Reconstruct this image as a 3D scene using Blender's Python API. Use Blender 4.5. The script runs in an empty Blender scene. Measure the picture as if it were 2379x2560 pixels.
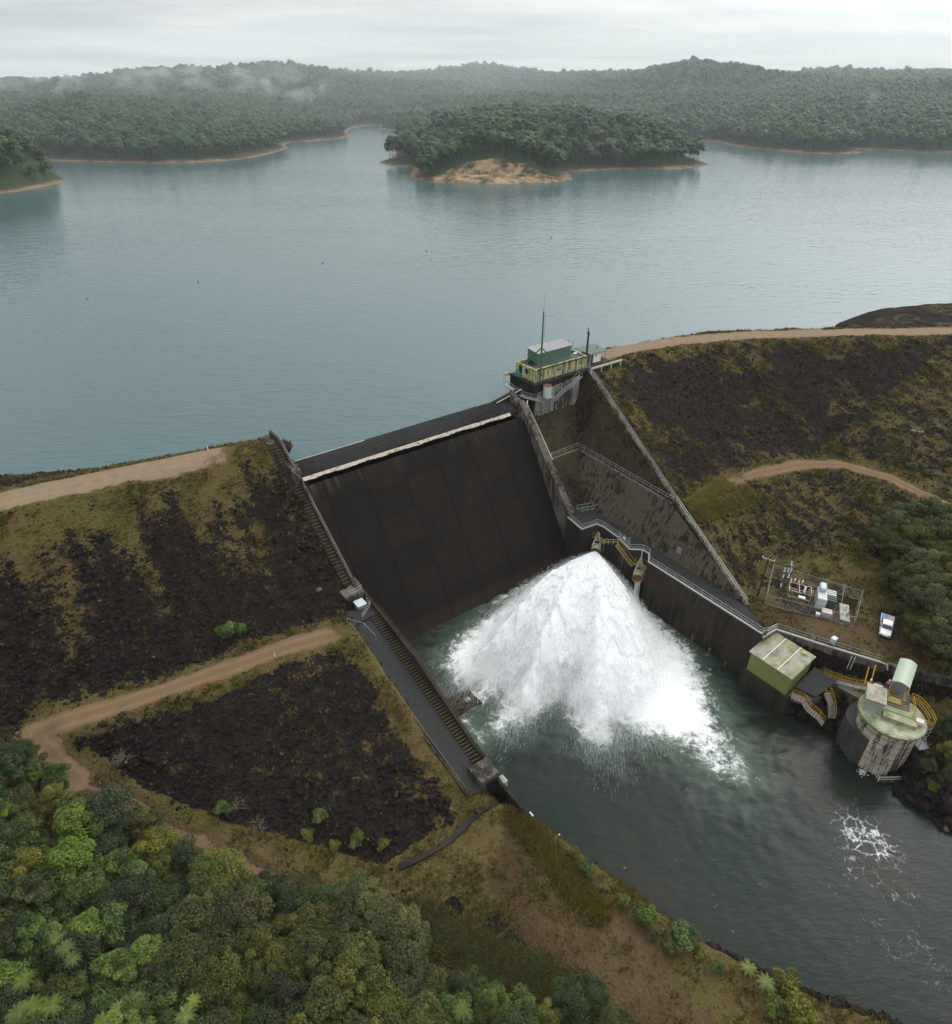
import bpy, bmesh, math, random
import numpy as np
from mathutils import Vector, Matrix, geometry

# ------------------------------------------------------------------ camera, world, sun, exposure
SC = bpy.context.scene
COL = SC.collection
CAMZ = 84.0
FPX, YH, SD = 1670.0, 212.0, 2379.0 / 1848.0       # focal length (px), horizon row, working-pixel scale
PITCH = math.atan((1280.0 - YH) / FPX)
cd = bpy.data.cameras.new('camera')
cam = bpy.data.objects.new('camera', cd)
COL.objects.link(cam)
cam.location = (0, 0, CAMZ)
cam.rotation_euler = (math.pi / 2 - PITCH, 0, 0)
cd.sensor_fit = 'HORIZONTAL'
cd.sensor_width = 36.0
cd.lens = 36.0 * FPX / 2379.0
cd.clip_start = 0.5
cd.clip_end = 20000
SC.camera = cam
SC.view_settings.view_transform = 'Standard'
SC.view_settings.look = 'None'
SC.view_settings.exposure = 0.0
SC.view_settings.gamma = 1.0
SC.render.engine = 'CYCLES'
SC.cycles.max_bounces = 8
SC.cycles.diffuse_bounces = 5
SC.cycles.glossy_bounces = 3
SC.cycles.transparent_max_bounces = 24
SC.cycles.volume_bounces = 1
SC.cycles.use_denoising = True

SUN_EL, SUN_AZ = math.radians(42), math.radians(46)   # azimuth clockwise from +Y
sundir = Vector((math.sin(SUN_AZ) * math.cos(SUN_EL), math.cos(SUN_AZ) * math.cos(SUN_EL), math.sin(SUN_EL)))
sl = bpy.data.lights.new('sun', 'SUN')
sl.energy = 0.5
sl.angle = math.radians(25)
sl.color = (1.0, 0.95, 0.86)
sl.specular_factor = 0.25
so = bpy.data.objects.new('sun', sl)
COL.objects.link(so)
so.rotation_euler = (-sundir).to_track_quat('-Z', 'Y').to_euler()
so.location = (60, 60, 300)

class NT:
    """small wrapper for building node trees"""
    def __init__(s, tree):
        s.t = tree
    def n(s, kind, props=None, **ins):
        nd = s.t.nodes.new(kind)
        for k, v in (props or {}).items():
            setattr(nd, k, v)
        for k, v in ins.items():
            key = int(k[1:]) if k[0] == 'i' and k[1:].isdigit() else k.replace('_', ' ')
            s.put(nd.inputs[key], v)
        return nd
    def put(s, sock, v):
        if isinstance(v, bpy.types.NodeSocket):
            s.t.links.new(v, sock)
        elif isinstance(v, bpy.types.Node):
            s.t.links.new(v.outputs[0], sock)
        else:
            if isinstance(v, (tuple, list)) and len(v) == 3 and sock.type == 'RGBA':
                v = (*v, 1)
            sock.default_value = v
    def math(s, op, a, b=0.0, c=None, clamp=False):
        nd = s.n('ShaderNodeMath', {'operation': op, 'use_clamp': clamp}, i0=a, i1=b)
        if c is not None:
            s.put(nd.inputs[2], c)
        return nd.outputs[0]
    def vmath(s, op, a, b=(0, 0, 0)):
        nd = s.n('ShaderNodeVectorMath', {'operation': op}, i0=a)
        s.put(nd.inputs[3] if op == 'SCALE' else nd.inputs[1], b)
        return nd.outputs['Value'] if op in ('DOT_PRODUCT', 'LENGTH', 'DISTANCE') else nd.outputs[0]
    def mix(s, f, a, b):
        nd = s.n('ShaderNodeMix', {'data_type': 'RGBA'})
        s.put(nd.inputs[0], f); s.put(nd.inputs[6], a); s.put(nd.inputs[7], b)
        return nd.outputs[2]
    def noise(s, vec, scale, detail=4.0, rough=0.55, dist=0.0):
        return s.n('ShaderNodeTexNoise', None, Vector=vec, Scale=scale, Detail=detail, Roughness=rough, Distortion=dist).outputs[0]
    def voro(s, vec, scale, out='Distance', feature='F1'):
        return s.n('ShaderNodeTexVoronoi', {'feature': feature}, Vector=vec, Scale=scale).outputs[out]
    def mapr(s, v, a, b, c=0.0, d=1.0, smooth=False):
        nd = s.n('ShaderNodeMapRange', {'interpolation_type': 'SMOOTHSTEP' if smooth else 'LINEAR'}, i0=v, i1=a, i2=b, i3=c, i4=d)
        return nd.outputs[0]
    def attr(s, name, out='Fac'):
        return s.n('ShaderNodeAttribute', {'attribute_name': name}).outputs[out]
    def mapping(s, vec, loc=(0, 0, 0), rot=(0, 0, 0), scale=(1, 1, 1)):
        return s.n('ShaderNodeMapping', None, Vector=vec, Location=loc, Rotation=rot, Scale=scale).outputs[0]

world = bpy.data.worlds.new('World')
SC.world = world
world.use_nodes = True
w = NT(world.node_tree)
w.t.nodes.clear()
sky = w.n('ShaderNodeTexSky', {'sky_type': 'NISHITA', 'sun_disc': False, 'sun_elevation': SUN_EL, 'sun_rotation': SUN_AZ,
                               'altitude': 700.0, 'air_density': 1.0, 'dust_density': 2.0, 'ozone_density': 1.0})
gen = w.n('ShaderNodeTexCoord').outputs['Generated']
dirv = w.vmath('NORMALIZE', gen)
sep = w.n('ShaderNodeSeparateXYZ', None, Vector=dirv)
zz = w.math('ADD', w.math('MAXIMUM', sep.outputs[2], 0.0), 0.055)
px = w.math('DIVIDE', sep.outputs[0], zz)
py = w.math('DIVIDE', sep.outputs[1], zz)
pl = w.n('ShaderNodeCombineXYZ', None, X=w.math('MULTIPLY', px, 0.8), Y=w.math('MULTIPLY', py, 1.25), Z=0.0).outputs[0]
n1 = w.noise(pl, 0.16, 6.0, 0.55, 0.6)
n2 = w.noise(w.mapping(pl, (3.1, 1.7, 0)), 0.5, 6.0, 0.6, 0.3)
cl = w.mapr(w.math('ADD', w.math('MULTIPLY', n1, 0.68), w.math('MULTIPLY', n2, 0.32)), 0.38, 0.62, 0.0, 1.0, True)
dsun = w.math('MAXIMUM', w.vmath('DOT_PRODUCT', dirv, tuple(sundir)), 0.0)
glow = w.math('ADD', w.math('MULTIPLY', w.math('POWER', dsun, 3.0), 3.2), w.math('MULTIPLY', w.math('POWER', dsun, 8.0), 30.0))   # thin cloud round the hidden sun
hz = w.mapr(sep.outputs[2], 0.0, 0.13, 1.0, 0.0, True)          # pale band above the horizon
lum = w.math('ADD', w.math('MULTIPLY', cl, 3.2), 3.0)
lum = w.math('ADD', lum, glow)
lum = w.math('ADD', lum, w.math('MULTIPLY', hz, 0.7))
lum = w.math('ADD', lum, w.math('MULTIPLY', w.mapr(sep.outputs[2], 0.09, 0.5, 0.0, 1.0, True), 3.7))      # overcast sky: brighter overhead
cloudc = w.vmath('SCALE', w.mix(cl, (0.965, 0.995, 1.0), (1.0, 1.0, 0.985)), lum)
skyc = w.mix(0.94, sky.outputs[0], cloudc)
bg = w.n('ShaderNodeBackground', None, Color=skyc, Strength=0.138)
w.n('ShaderNodeOutputWorld', None, Surface=bg)

# ------------------------------------------------------------------ frames of reference
OX, OY = -32.1, 101.5                        # left end of the spillway crest, plan
AX = math.radians(36.5)
AV = np.array([math.cos(AX), math.sin(AX)])  # along the dam
NV = np.array([math.sin(AX), -math.cos(AX)]) # downstream
LAKE = 27.5
def L(s, t, z=0.0):
    return Vector((OX + s * AV[0] + t * NV[0], OY + s * AV[1] + t * NV[1], z))
def ray(u, v):
    x = u * SD - 1189.5; y = v * SD - 1280.0
    return np.array([x, math.cos(PITCH) * FPX - math.sin(PITCH) * y, -(math.sin(PITCH) * FPX + math.cos(PITCH) * y)])
def W(u, v, z):
    """survey point: where the sight line (u, v) meets the level z"""
    r = ray(u, v); k = (z - CAMZ) / r[2]
    return Vector((r[0] * k, r[1] * k, z))
def WY(u, v, y):
    """survey point on the sight line (u, v) at forward distance y"""
    r = ray(u, v); k = y / r[1]
    return Vector((r[0] * k, y, CAMZ + r[2] * k))
def st(p):
    d = np.array([p[0] - OX, p[1] - OY]); return float(d @ AV), float(d @ NV)
def WS(u, v, z):
    p = W(u, v, z); s, t = st(p); return (s, t, z)

def hashn(ix, iy, seed):
    h = np.sin(ix * 127.1 + iy * 311.7 + seed * 74.7) * 43758.5453
    return h - np.floor(h)
def vnoise(x, y, seed=0):
    x = np.asarray(x, float); y = np.asarray(y, float)
    ix = np.floor(x); iy = np.floor(y); fx = x - ix; fy = y - iy
    fx = fx * fx * (3 - 2 * fx); fy = fy * fy * (3 - 2 * fy)
    a = hashn(ix, iy, seed); b = hashn(ix + 1, iy, seed); c = hashn(ix, iy + 1, seed); d = hashn(ix + 1, iy + 1, seed)
    return (a * (1 - fx) + b * fx) * (1 - fy) + (c * (1 - fx) + d * fx) * fy
def fbm(x, y, seed=0, octv=4, gain=0.5):
    r = 0; amp = 1; tot = 0
    for k in range(octv):
        r = r + amp * vnoise(x * 2 ** k + 17.3 * k, y * 2 ** k - 9.1 * k, seed + k); tot += amp; amp *= gain
    return r / tot
def sstep(a, b, x):
    t = np.clip((x - a) / (b - a), 0, 1); return t * t * (3 - 2 * t)
def polydist(px, py, pts, closed=False):
    """distance from points to a polyline"""
    d = np.full(np.shape(px), 1e9)
    P = list(pts) + ([pts[0]] if closed else [])
    for (x0, y0), (x1, y1) in zip(P[:-1], P[1:]):
        dx, dy = x1 - x0, y1 - y0; l2 = dx * dx + dy * dy + 1e-9
        t = np.clip(((px - x0) * dx + (py - y0) * dy) / l2, 0, 1)
        d = np.minimum(d, np.hypot(px - x0 - t * dx, py - y0 - t * dy))
    return d
def inpoly(px, py, pts):
    r = np.zeros(np.shape(px), bool); n = len(pts)
    for i in range(n):
        x0, y0 = pts[i]; x1, y1 = pts[(i + 1) % n]
        c = (y0 > py) != (y1 > py)
        with np.errstate(divide='ignore', invalid='ignore'):
            xi = (x1 - x0) * (py - y0) / (y1 - y0 + 1e-12) + x0
        r ^= c & (px < xi)
    return r

# ------------------------------------------------------------------ object helpers
def props(o, label=None, cat=None, group=None, kind=None):
    for k, v in (('label', label), ('category', cat), ('group', group), ('kind', kind)):
        if v: o[k] = v
    return o
def thing(name, label, cat, loc, group=None):
    o = bpy.data.objects.new(name, None)
    o.empty_display_size = 0.5
    COL.objects.link(o); o.location = loc
    return props(o, label, cat, group)
def mesh_np(name, verts, faces, mat=None, parent=None, smooth=False, attrs=None, link=True):
    """verts (n,3) world coords, faces (m,k) ints all the same k"""
    verts = np.asarray(verts, np.float64); faces = np.asarray(faces, np.int32)
    base = np.array(parent_base(parent))
    me = bpy.data.meshes.new(name)
    n, m, k = len(verts), len(faces), faces.shape[1]
    me.vertices.add(n); me.vertices.foreach_set('co', (verts - base).astype(np.float32).ravel())
    me.loops.add(m * k); me.loops.foreach_set('vertex_index', faces.ravel())
    me.polygons.add(m)
    me.polygons.foreach_set('loop_start', np.arange(0, m * k, k, dtype=np.int32))
    if smooth: me.polygons.foreach_set('use_smooth', np.ones(m, bool))
    me.update(calc_edges=True)
    for an, av in (attrs or {}).items():
        a = me.attributes.new(an, 'FLOAT', 'POINT'); a.data.foreach_set('value', np.asarray(av, np.float32))
    if mat: me.materials.append(mat)
    o = bpy.data.objects.new(name, me)
    if link: COL.objects.link(o)
    if parent: o.parent = parent
    return o
def parent_base(p):
    b = Vector((0, 0, 0))
    while p is not None:
        b = b + p.location; p = p.parent
    return b

class MB:
    """collects simple solids in world coordinates and links them as ONE mesh object"""
    def __init__(s):
        s.v = []; s.f = []
    def add(s, vs, fs):
        b = len(s.v); s.v += [Vector(v) for v in vs]; s.f += [tuple(i + b for i in f) for f in fs]; return s
    def hexa(s, p):      # 8 corners: bottom loop 0-3, top loop 4-7
        return s.add(p, [(3, 2, 1, 0), (4, 5, 6, 7), (0, 1, 5, 4), (1, 2, 6, 5), (2, 3, 7, 6), (3, 0, 4, 7)])
    def lbox(s, s0, s1, t0, t1, z0, z1):     # box in dam coordinates
        return s.hexa([L(s0, t0, z0), L(s1, t0, z0), L(s1, t1, z0), L(s0, t1, z0), L(s0, t0, z1), L(s1, t0, z1), L(s1, t1, z1), L(s0, t1, z1)])
    def obox(s, c, ux, hx, hy, z0, z1):     # box about c with heading ux (2-D unit)
        ux = Vector((ux[0], ux[1], 0)).normalized(); uy = Vector((-ux.y, ux.x, 0)); c = Vector((c[0], c[1], 0))
        q = [c - ux * hx - uy * hy, c + ux * hx - uy * hy, c + ux * hx + uy * hy, c - ux * hx + uy * hy]
        return s.hexa([p + Vector((0, 0, z0)) for p in q] + [p + Vector((0, 0, z1)) for p in q])
    def prism(s, pts, z0, z1):
        n = len(pts)
        zs0 = z0 if hasattr(z0, '__len__') else [z0] * n
        zs1 = z1 if hasattr(z1, '__len__') else [z1] * n
        vs = [Vector((p[0], p[1], a)) for p, a in zip(pts, zs0)] + [Vector((p[0], p[1], a)) for p, a in zip(pts, zs1)]
        fs = [tuple(range(n - 1, -1, -1)), tuple(range(n, 2 * n))] + [(i, (i + 1) % n, n + (i + 1) % n, n + i) for i in range(n)]
        return s.add(vs, fs)
    def beam(s, p, q, w=0.1, h=0.1, up=(0, 0, 1)):
        p, q = Vector(p), Vector(q); d = (q - p)
        if d.length < 1e-6: return s
        d.normalize(); upv = Vector(up)
        x = d.cross(upv)
        if x.length < 1e-3: x = d.cross(Vector((1, 0, 0)))
        x.normalize(); y = x.cross(d)
        a = [x * -w / 2 + y * -h / 2, x * w / 2 + y * -h / 2, x * w / 2 + y * h / 2, x * -w / 2 + y * h / 2]
        return s.hexa([p + k for k in a] + [q + k for k in a])
    def tube(s, p, q, r, n=6, r2=None):
        p, q = Vector(p), Vector(q); d = (q - p)
        if d.length < 1e-6: return s
        d.normalize(); x = d.orthogonal().normalized(); y = d.cross(x); r2 = r if r2 is None else r2
        vs = []
        for c, rr in ((p, r), (q, r2)):
            for i in range(n):
                a = 2 * math.pi * i / n; vs.append(c + (x * math.cos(a) + y * math.sin(a)) * rr)
        return s.add(vs, [tuple(range(n - 1, -1, -1)), tuple(range(n, 2 * n))] + [(i, (i + 1) % n, n + (i + 1) % n, n + i) for i in range(n)])
    def path(s, pts, r, n=6):
        for a, b in zip(pts[:-1], pts[1:]): s.tube(a, b, r, n)
        return s
    def lathe(s, c, prof, n=24):
        """prof: list of (r, z) bottom to top"""
        c = Vector(c); vs = []; fs = []
        for r, z in prof:
            for i in range(n):
                a = 2 * math.pi * i / n; vs.append(c + Vector((r * math.cos(a), r * math.sin(a), z)))
        for k in range(len(prof) - 1):
            for i in range(n):
                j = (i + 1) % n; fs.append((k * n + i, k * n + j, (k + 1) * n + j, (k + 1) * n + i))
        fs.append(tuple(range(n - 1, -1, -1))); fs.append(tuple((len(prof) - 1) * n + i for i in range(n)))
        return s.add(vs, fs)
    def blob(s, c, r, sc=(1, 1, 1), sub=1, rough=0.0, seed=0):
        bm = bmesh.new(); bmesh.ops.create_icosphere(bm, subdivisions=sub, radius=1.0)
        rnd = random.Random(seed)
        vs = [Vector((v.co.x * sc[0], v.co.y * sc[1], v.co.z * sc[2])) * r * (1 + rough * (rnd.random() - 0.5)) + Vector(c) for v in bm.verts]
        fs = [tuple(v.index for v in f.verts) for f in bm.faces]; bm.free()
        return s.add(vs, fs)
    def build(s, name, mat, parent=None, bevel=0.0, smooth=False, base=None):
        b = parent_base(parent) if base is None else Vector(base)
        me = bpy.data.meshes.new(name)
        me.from_pydata([tuple(v - b) for v in s.v], [], s.f)
        bm = bmesh.new(); bm.from_mesh(me)
        bmesh.ops.recalc_face_normals(bm, faces=bm.faces)
        if bevel:
            bmesh.ops.bevel(bm, geom=[e for e in bm.edges if e.is_manifold and e.calc_face_angle(0) > 0.6], offset=bevel, segments=1, affect='EDGES')
        if smooth:
            for f in bm.faces: f.smooth = True
        bm.to_mesh(me); bm.free()
        me.materials.append(mat)
        o = bpy.data.objects.new(name, me); COL.objects.link(o)
        if parent is not None: o.parent = parent
        elif base is not None: o.location = base
        return o
def dup(root, loc, rotz=0.0, scale=1.0, label=None, group=None):
    r = root.copy(); COL.objects.link(r); r.location = loc; r.rotation_euler = (0, 0, rotz); r.scale = (scale,) * 3
    if label: r['label'] = label
    if group: r['group'] = group
    for ch in list(root.children):
        c = ch.copy(); COL.objects.link(c); c.parent = r
        for g in ch.children:
            d = g.copy(); COL.objects.link(d); d.parent = c
    return r
def lerp(a, b, f): return Vector(a) * (1 - f) + Vector(b) * f
# ------------------------------------------------------------------ materials
def mat_new(name):
    m = bpy.data.materials.new(name); m.use_nodes = True
    t = NT(m.node_tree); t.t.nodes.clear(); return m, t
def finish(t, col, rough=0.8, spec=0.2, metal=0.0, bump=None, bstr=0.4, bdist=0.1, alpha=None):
    b = t.n('ShaderNodeBsdfPrincipled', None, Base_Color=col, Roughness=rough, Metallic=metal)
    b.inputs['Specular IOR Level'].default_value = spec
    if alpha is not None: t.put(b.inputs['Alpha'], alpha)
    if bump is not None:
        t.put(b.inputs['Normal'], t.n('ShaderNodeBump', None, Height=bump, Strength=bstr, Distance=bdist))
    t.n('ShaderNodeOutputMaterial', None, Surface=b)
    return b
def coords(t): return t.n('ShaderNodeNewGeometry').outputs['Position']
def damco(t):
    """position turned into the dam's own axes"""
    return t.mapping(coords(t), rot=(0, 0, -AX))

def m_plain(name, col, rough=0.7, metal=0.0, var=0.25, scale=3.0, spec=0.3):
    m, t = mat_new(name); p = coords(t)
    n = t.noise(p, scale, 5, 0.6); n2 = t.noise(p, scale * 7, 3, 0.6)
    f = t.math('ADD', t.math('MULTIPLY', n, 0.7), t.math('MULTIPLY', n2, 0.3))
    c = t.mix(t.mapr(f, 0.3, 0.7), tuple(x * (1 - var) for x in col), tuple(min(1, x * (1 + var)) for x in col))
    finish(t, c, rough, spec, metal, n2, 0.2, 0.02); return m
def m_concrete(name, col, dark=(0.02, 0.019, 0.018), stain=0.5, moss=0.0, streak=0.6, lines=None, brown=(0.035, 0.024, 0.016), scale=1.0):
    """weathered concrete: vertical run-off streaks, lift lines, black lichen, moss"""
    m, t = mat_new(name); p = damco(t)
    big = t.noise(p, 0.12 * scale, 5, 0.6); fine = t.noise(p, 2.5 * scale, 6, 0.7)
    run = t.noise(t.mapping(p, scale=(1.3, 1.3, 0.08)), 1.0 * scale, 5, 0.65)
    f = t.math('ADD', t.math('MULTIPLY', t.math('SUBTRACT', big, 0.5), 1.1), t.math('MULTIPLY', t.math('SUBTRACT', run, 0.5), 1.9 * streak))
    f = t.math('ADD', f, t.math('MULTIPLY', t.math('SUBTRACT', fine, 0.5), 0.6))
    c0 = t.mix(fine, tuple(x * 0.6 for x in col), tuple(x * 1.4 for x in col))
    c = t.mix(t.mapr(f, 0.16 - 0.36 * stain, 0.36 - 0.36 * stain, 0, 1, True), c0, dark)
    wash = t.noise(t.mapping(p, (3, 8, 2), scale=(1.0, 1.0, 0.12)), 2.4 * scale, 5, 0.7)
    c = t.mix(t.math('MULTIPLY', t.mapr(wash, 0.56, 0.70), 0.45), c, tuple(min(1, x * 2.0 + .01) for x in col))
    c = t.mix(t.math('MULTIPLY', t.mapr(t.noise(p, 0.5, 4, 0.6), 0.5, 0.75), 0.5), c, brown)
    if moss: c = t.mix(t.math('MULTIPLY', t.mapr(t.noise(t.mapping(p, (7, 3, 1)), 0.35, 6, 0.65), 0.45, 0.7, 0, 1, True), moss), c, (0.04, 0.042, 0.012))
    bump = fine
    if lines:
        sp = t.n('ShaderNodeSeparateXYZ', None, Vector=p)
        zf = t.math('FRACT', t.math('DIVIDE', sp.outputs[2], lines))
        ln = t.mapr(t.math('ABSOLUTE', t.math('SUBTRACT', zf, 0.5)), 0.465, 0.5)
        c = t.mix(t.math('MULTIPLY', ln, 0.45), c, dark)
    finish(t, c, 0.9, 0.10, 0, bump, 0.35, 0.05); return m
def m_corr(name, col, axis=(1, 0, 0), pitch=0.35, rough=0.5, dirt=(0.06, 0.05, 0.04), dirty=0.3, patch=None):
    """ribbed metal sheet; ribs counted along the given dam axis"""
    m, t = mat_new(name); p = damco(t)
    d = t.vmath('DOT_PRODUCT', p, axis)
    ph = t.math('MULTIPLY', d, 2 * math.pi / pitch)
    wv = t.math('SINE', ph)
    n = t.noise(p, 0.7, 6, 0.65); fine = t.noise(p, 5.0, 4, 0.6)
    c = t.mix(fine, tuple(x * 0.85 for x in col), tuple(min(1, x * 1.15) for x in col))
    if patch: c = t.mix(t.mapr(t.noise(t.mapping(p, (4, 9, 2)), 0.45, 5, 0.6), 0.42, 0.6, 0, 1, True), c, patch)
    c = t.mix(t.math('MULTIPLY', t.mapr(n, 0.42, 0.68, 0, 1, True), dirty), c, dirt)
    c = t.mix(t.mapr(wv, -1.0, -0.2, 0.6, 0.0), c, tuple(x * 0.4 for x in col))
    finish(t, c, rough, 0.35, 0, wv, 0.5, 0.05); return m
def m_leaf(name, dark, light, trans=0.25, vary=0.35, hue=0.015):
    m, t = mat_new(name)
    rnd = t.n('ShaderNodeObjectInfo').outputs['Random']
    tint = t.attr('tint')
    c = t.mix(tint, dark, light)
    hsv = t.n('ShaderNodeHueSaturation', None, Color=c)
    t.put(hsv.inputs['Hue'], t.mapr(rnd, 0, 1, 0.5 - hue, 0.5 + hue))
    t.put(hsv.inputs['Saturation'], t.mapr(t.math('FRACT', t.math('MULTIPLY', rnd, 7.3)), 0, 1, 0.85, 1.1))
    t.put(hsv.inputs['Value'], t.mapr(t.math('FRACT', t.math('MULTIPLY', rnd, 3.7)), 0, 1, 1 - vary, 1 + vary))
    d = t.n('ShaderNodeBsdfPrincipled', None, Base_Color=hsv, Roughness=0.5)
    d.inputs['Specular IOR Level'].default_value = 0.25
    tr = t.n('ShaderNodeBsdfTranslucent', None, Color=hsv)
    mx = t.n('ShaderNodeMixShader', None, i0=trans, i1=d, i2=tr)
    t.n('ShaderNodeOutputMaterial', None, Surface=mx); return m

M = {}
M['galv'] = m_plain('galvanised_steel', (0.29, 0.295, 0.29), 0.45, 0.3, 0.2)
M['white_rail'] = m_plain('white_rail_paint', (0.42, 0.42, 0.39), 0.5)
M['dark_steel'] = m_plain('dark_steel', (0.06, 0.065, 0.07), 0.55)
M['grey_steel'] = m_plain('grey_steel', (0.2, 0.21, 0.22), 0.5)
M['yellow'] = m_plain('yellow_safety_paint', (0.42, 0.235, 0.02), 0.5)
M['dull_yellow'] = m_plain('worn_yellow_paint', (0.22, 0.17, 0.06), 0.6)
M['mast_green'] = m_plain('green_mast_paint', (0.045, 0.12, 0.045), 0.5)
M['valve_paint'] = m_plain('pale_valve_paint', (0.40, 0.39, 0.22), 0.6, var=0.35)
M['valve_grey'] = m_plain('valve_grey', (0.33, 0.36, 0.33), 0.6)
M['rust'] = m_plain('rusty_steel', (0.14, 0.06, 0.035), 0.8)
M['white'] = m_plain('white_paint', (0.75, 0.75, 0.74), 0.5, var=0.08)
M['carwhite'] = m_plain('vehicle_white', (0.80, 0.81, 0.82), 0.25, var=0.03, spec=0.5)
M['glass'] = m_plain('dark_glass', (0.02, 0.025, 0.03), 0.08, spec=0.6)
M['rubber'] = m_plain('black_rubber', (0.02, 0.02, 0.02), 0.8)
M['wood'] = m_plain('dark_timber', (0.035, 0.028, 0.022), 0.85)
M['deadwood'] = m_plain('bleached_wood', (0.11, 0.09, 0.066), 0.9)
M['bark'] = m_plain('bark', (0.10, 0.085, 0.065), 0.9)
M['blue'] = m_plain('blue_plastic', (0.02, 0.16, 0.55), 0.4)
M['orange'] = m_plain('hi_vis_orange', (0.75, 0.13, 0.02), 0.7)
M['navy'] = m_plain('navy_cloth', (0.02, 0.025, 0.05), 0.8)
M['skin'] = m_plain('skin', (0.42, 0.25, 0.17), 0.6, var=0.1)
M['pink'] = m_plain('pale_pink_sheet', (0.55, 0.46, 0.43), 0.6)
M['redins'] = m_plain('red_brown_porcelain', (0.40, 0.11, 0.08), 0.3)
M['trans_grey'] = m_plain('transformer_grey', (0.42, 0.47, 0.46), 0.45, var=0.12)
M['pale_green'] = m_plain('pale_green_canopy_sheet', (0.31, 0.37, 0.28), 0.4, var=0.06, scale=1.0)
M['slab'] = m_plain('bare_concrete_pad', (0.36, 0.36, 0.34), 0.85)
M['kerb'] = m_plain('white_kerb', (0.36, 0.36, 0.34), 0.7, var=0.2)
M['teal'] = m_plain('teal_tarpaulin', (0.015, 0.13, 0.12), 0.5)
M['amber'] = m_plain('amber_canvas', (0.42, 0.24, 0.03), 0.6)
M['barrier'] = m_plain('pale_green_barrier', (0.50, 0.56, 0.36), 0.6)
M['paleplate'] = m_plain('cream_concrete_kerb', (0.50, 0.44, 0.33), 0.8, var=0.25)
M['spill'] = None
M['conc_dark'] = m_concrete('black_lichen_concrete', (0.034, 0.028, 0.022), (0.015, 0.0135, 0.012), stain=0.55, moss=0.15, lines=1.5)
M['conc_wall'] = m_concrete('weathered_wall_concrete', (0.036, 0.027, 0.017), (0.009, 0.0075, 0.0055), stain=0.6, moss=0.25, lines=1.5)
M['conc_lower'] = m_concrete('pale_streaked_wall_concrete', (0.078, 0.066, 0.050), (0.018, 0.015, 0.011), stain=0.42, moss=0.2, streak=1.1, lines=1.5)
M['conc_moss'] = m_concrete('mossy_concrete', (0.036, 0.030, 0.018), (0.012, 0.0105, 0.008), stain=0.6, moss=0.75, lines=1.5)
M['conc_light'] = m_concrete('streaked_grey_concrete', (0.25, 0.235, 0.205), (0.045, 0.042, 0.04), stain=0.75, streak=1.1, lines=1.2)
M['conc_black'] = m_concrete('black_stained_concrete', (0.02, 0.02, 0.021), (0.010, 0.010, 0.011), stain=0.6)
M['asphalt'] = m_concrete('dark_apron_concrete', (0.030, 0.030, 0.031), (0.020, 0.020, 0.021), stain=0.3, brown=(0.04, 0.035, 0.028), moss=0.05)
M['conc_mid'] = m_concrete('grey_concrete', (0.11, 0.10, 0.085), (0.025, 0.022, 0.019), stain=0.6, moss=0.15)
M['conc_step'] = m_concrete('step_concrete', (0.050, 0.042, 0.028), (0.03, 0.026, 0.02), stain=0.4, moss=0.5)
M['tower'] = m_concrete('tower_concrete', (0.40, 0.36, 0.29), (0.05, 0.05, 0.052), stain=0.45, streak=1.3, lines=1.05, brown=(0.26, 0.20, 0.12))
M['tower_dark'] = m_concrete('tower_shaded_concrete', (0.05, 0.052, 0.052), (0.02, 0.02, 0.02), stain=0.3)  # dark copy of the tower concrete, with the collar's shade put into the colour
M['yellowwall'] = m_concrete('pale_yellow_mouldy_wall', (0.44, 0.45, 0.23), (0.05, 0.048, 0.03), stain=0.55, streak=1.25, brown=(0.30, 0.28, 0.12), moss=0.2, scale=1.8)
M['deck'] = m_plain('dark_roof_deck', (0.075, 0.075, 0.078), 0.8, var=0.4)
M['greenshed'] = m_corr('green_ribbed_wall', (0.085, 0.165, 0.115), (1, 0, 0), 0.5, dirty=0.1)
M['greenshed_t'] = m_corr('green_ribbed_end_wall', (0.085, 0.165, 0.115), (0, 1, 0), 0.5, dirty=0.1)
M['greyroof'] = m_corr('grey_ribbed_roof', (0.24, 0.24, 0.25), (1, 0, 0), 0.45, dirty=0.25)
M['olivewall'] = m_corr('olive_ribbed_wall', (0.19, 0.215, 0.06), (0, 1, 0), 0.28, dirty=0.1)
M['mossroof'] = m_corr('mossy_ribbed_roof', (0.34, 0.33, 0.26), (0, 1, 0), 0.3, dirty=0.75, dirt=(0.075, 0.065, 0.045), patch=(0.24, 0.25, 0.08))
M['towerroof'] = m_corr('lichened_ribbed_tower_roof', (0.36, 0.37, 0.27), (0.80, 0.60, 0), 0.34, dirty=0.7, dirt=(0.09, 0.085, 0.05), patch=(0.24, 0.27, 0.12))
M['towerroof_side'] = m_corr('ribbed_hut_wall', (0.30, 0.36, 0.31), (0.6, -0.8, 0), 0.3, dirty=0.2)

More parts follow.
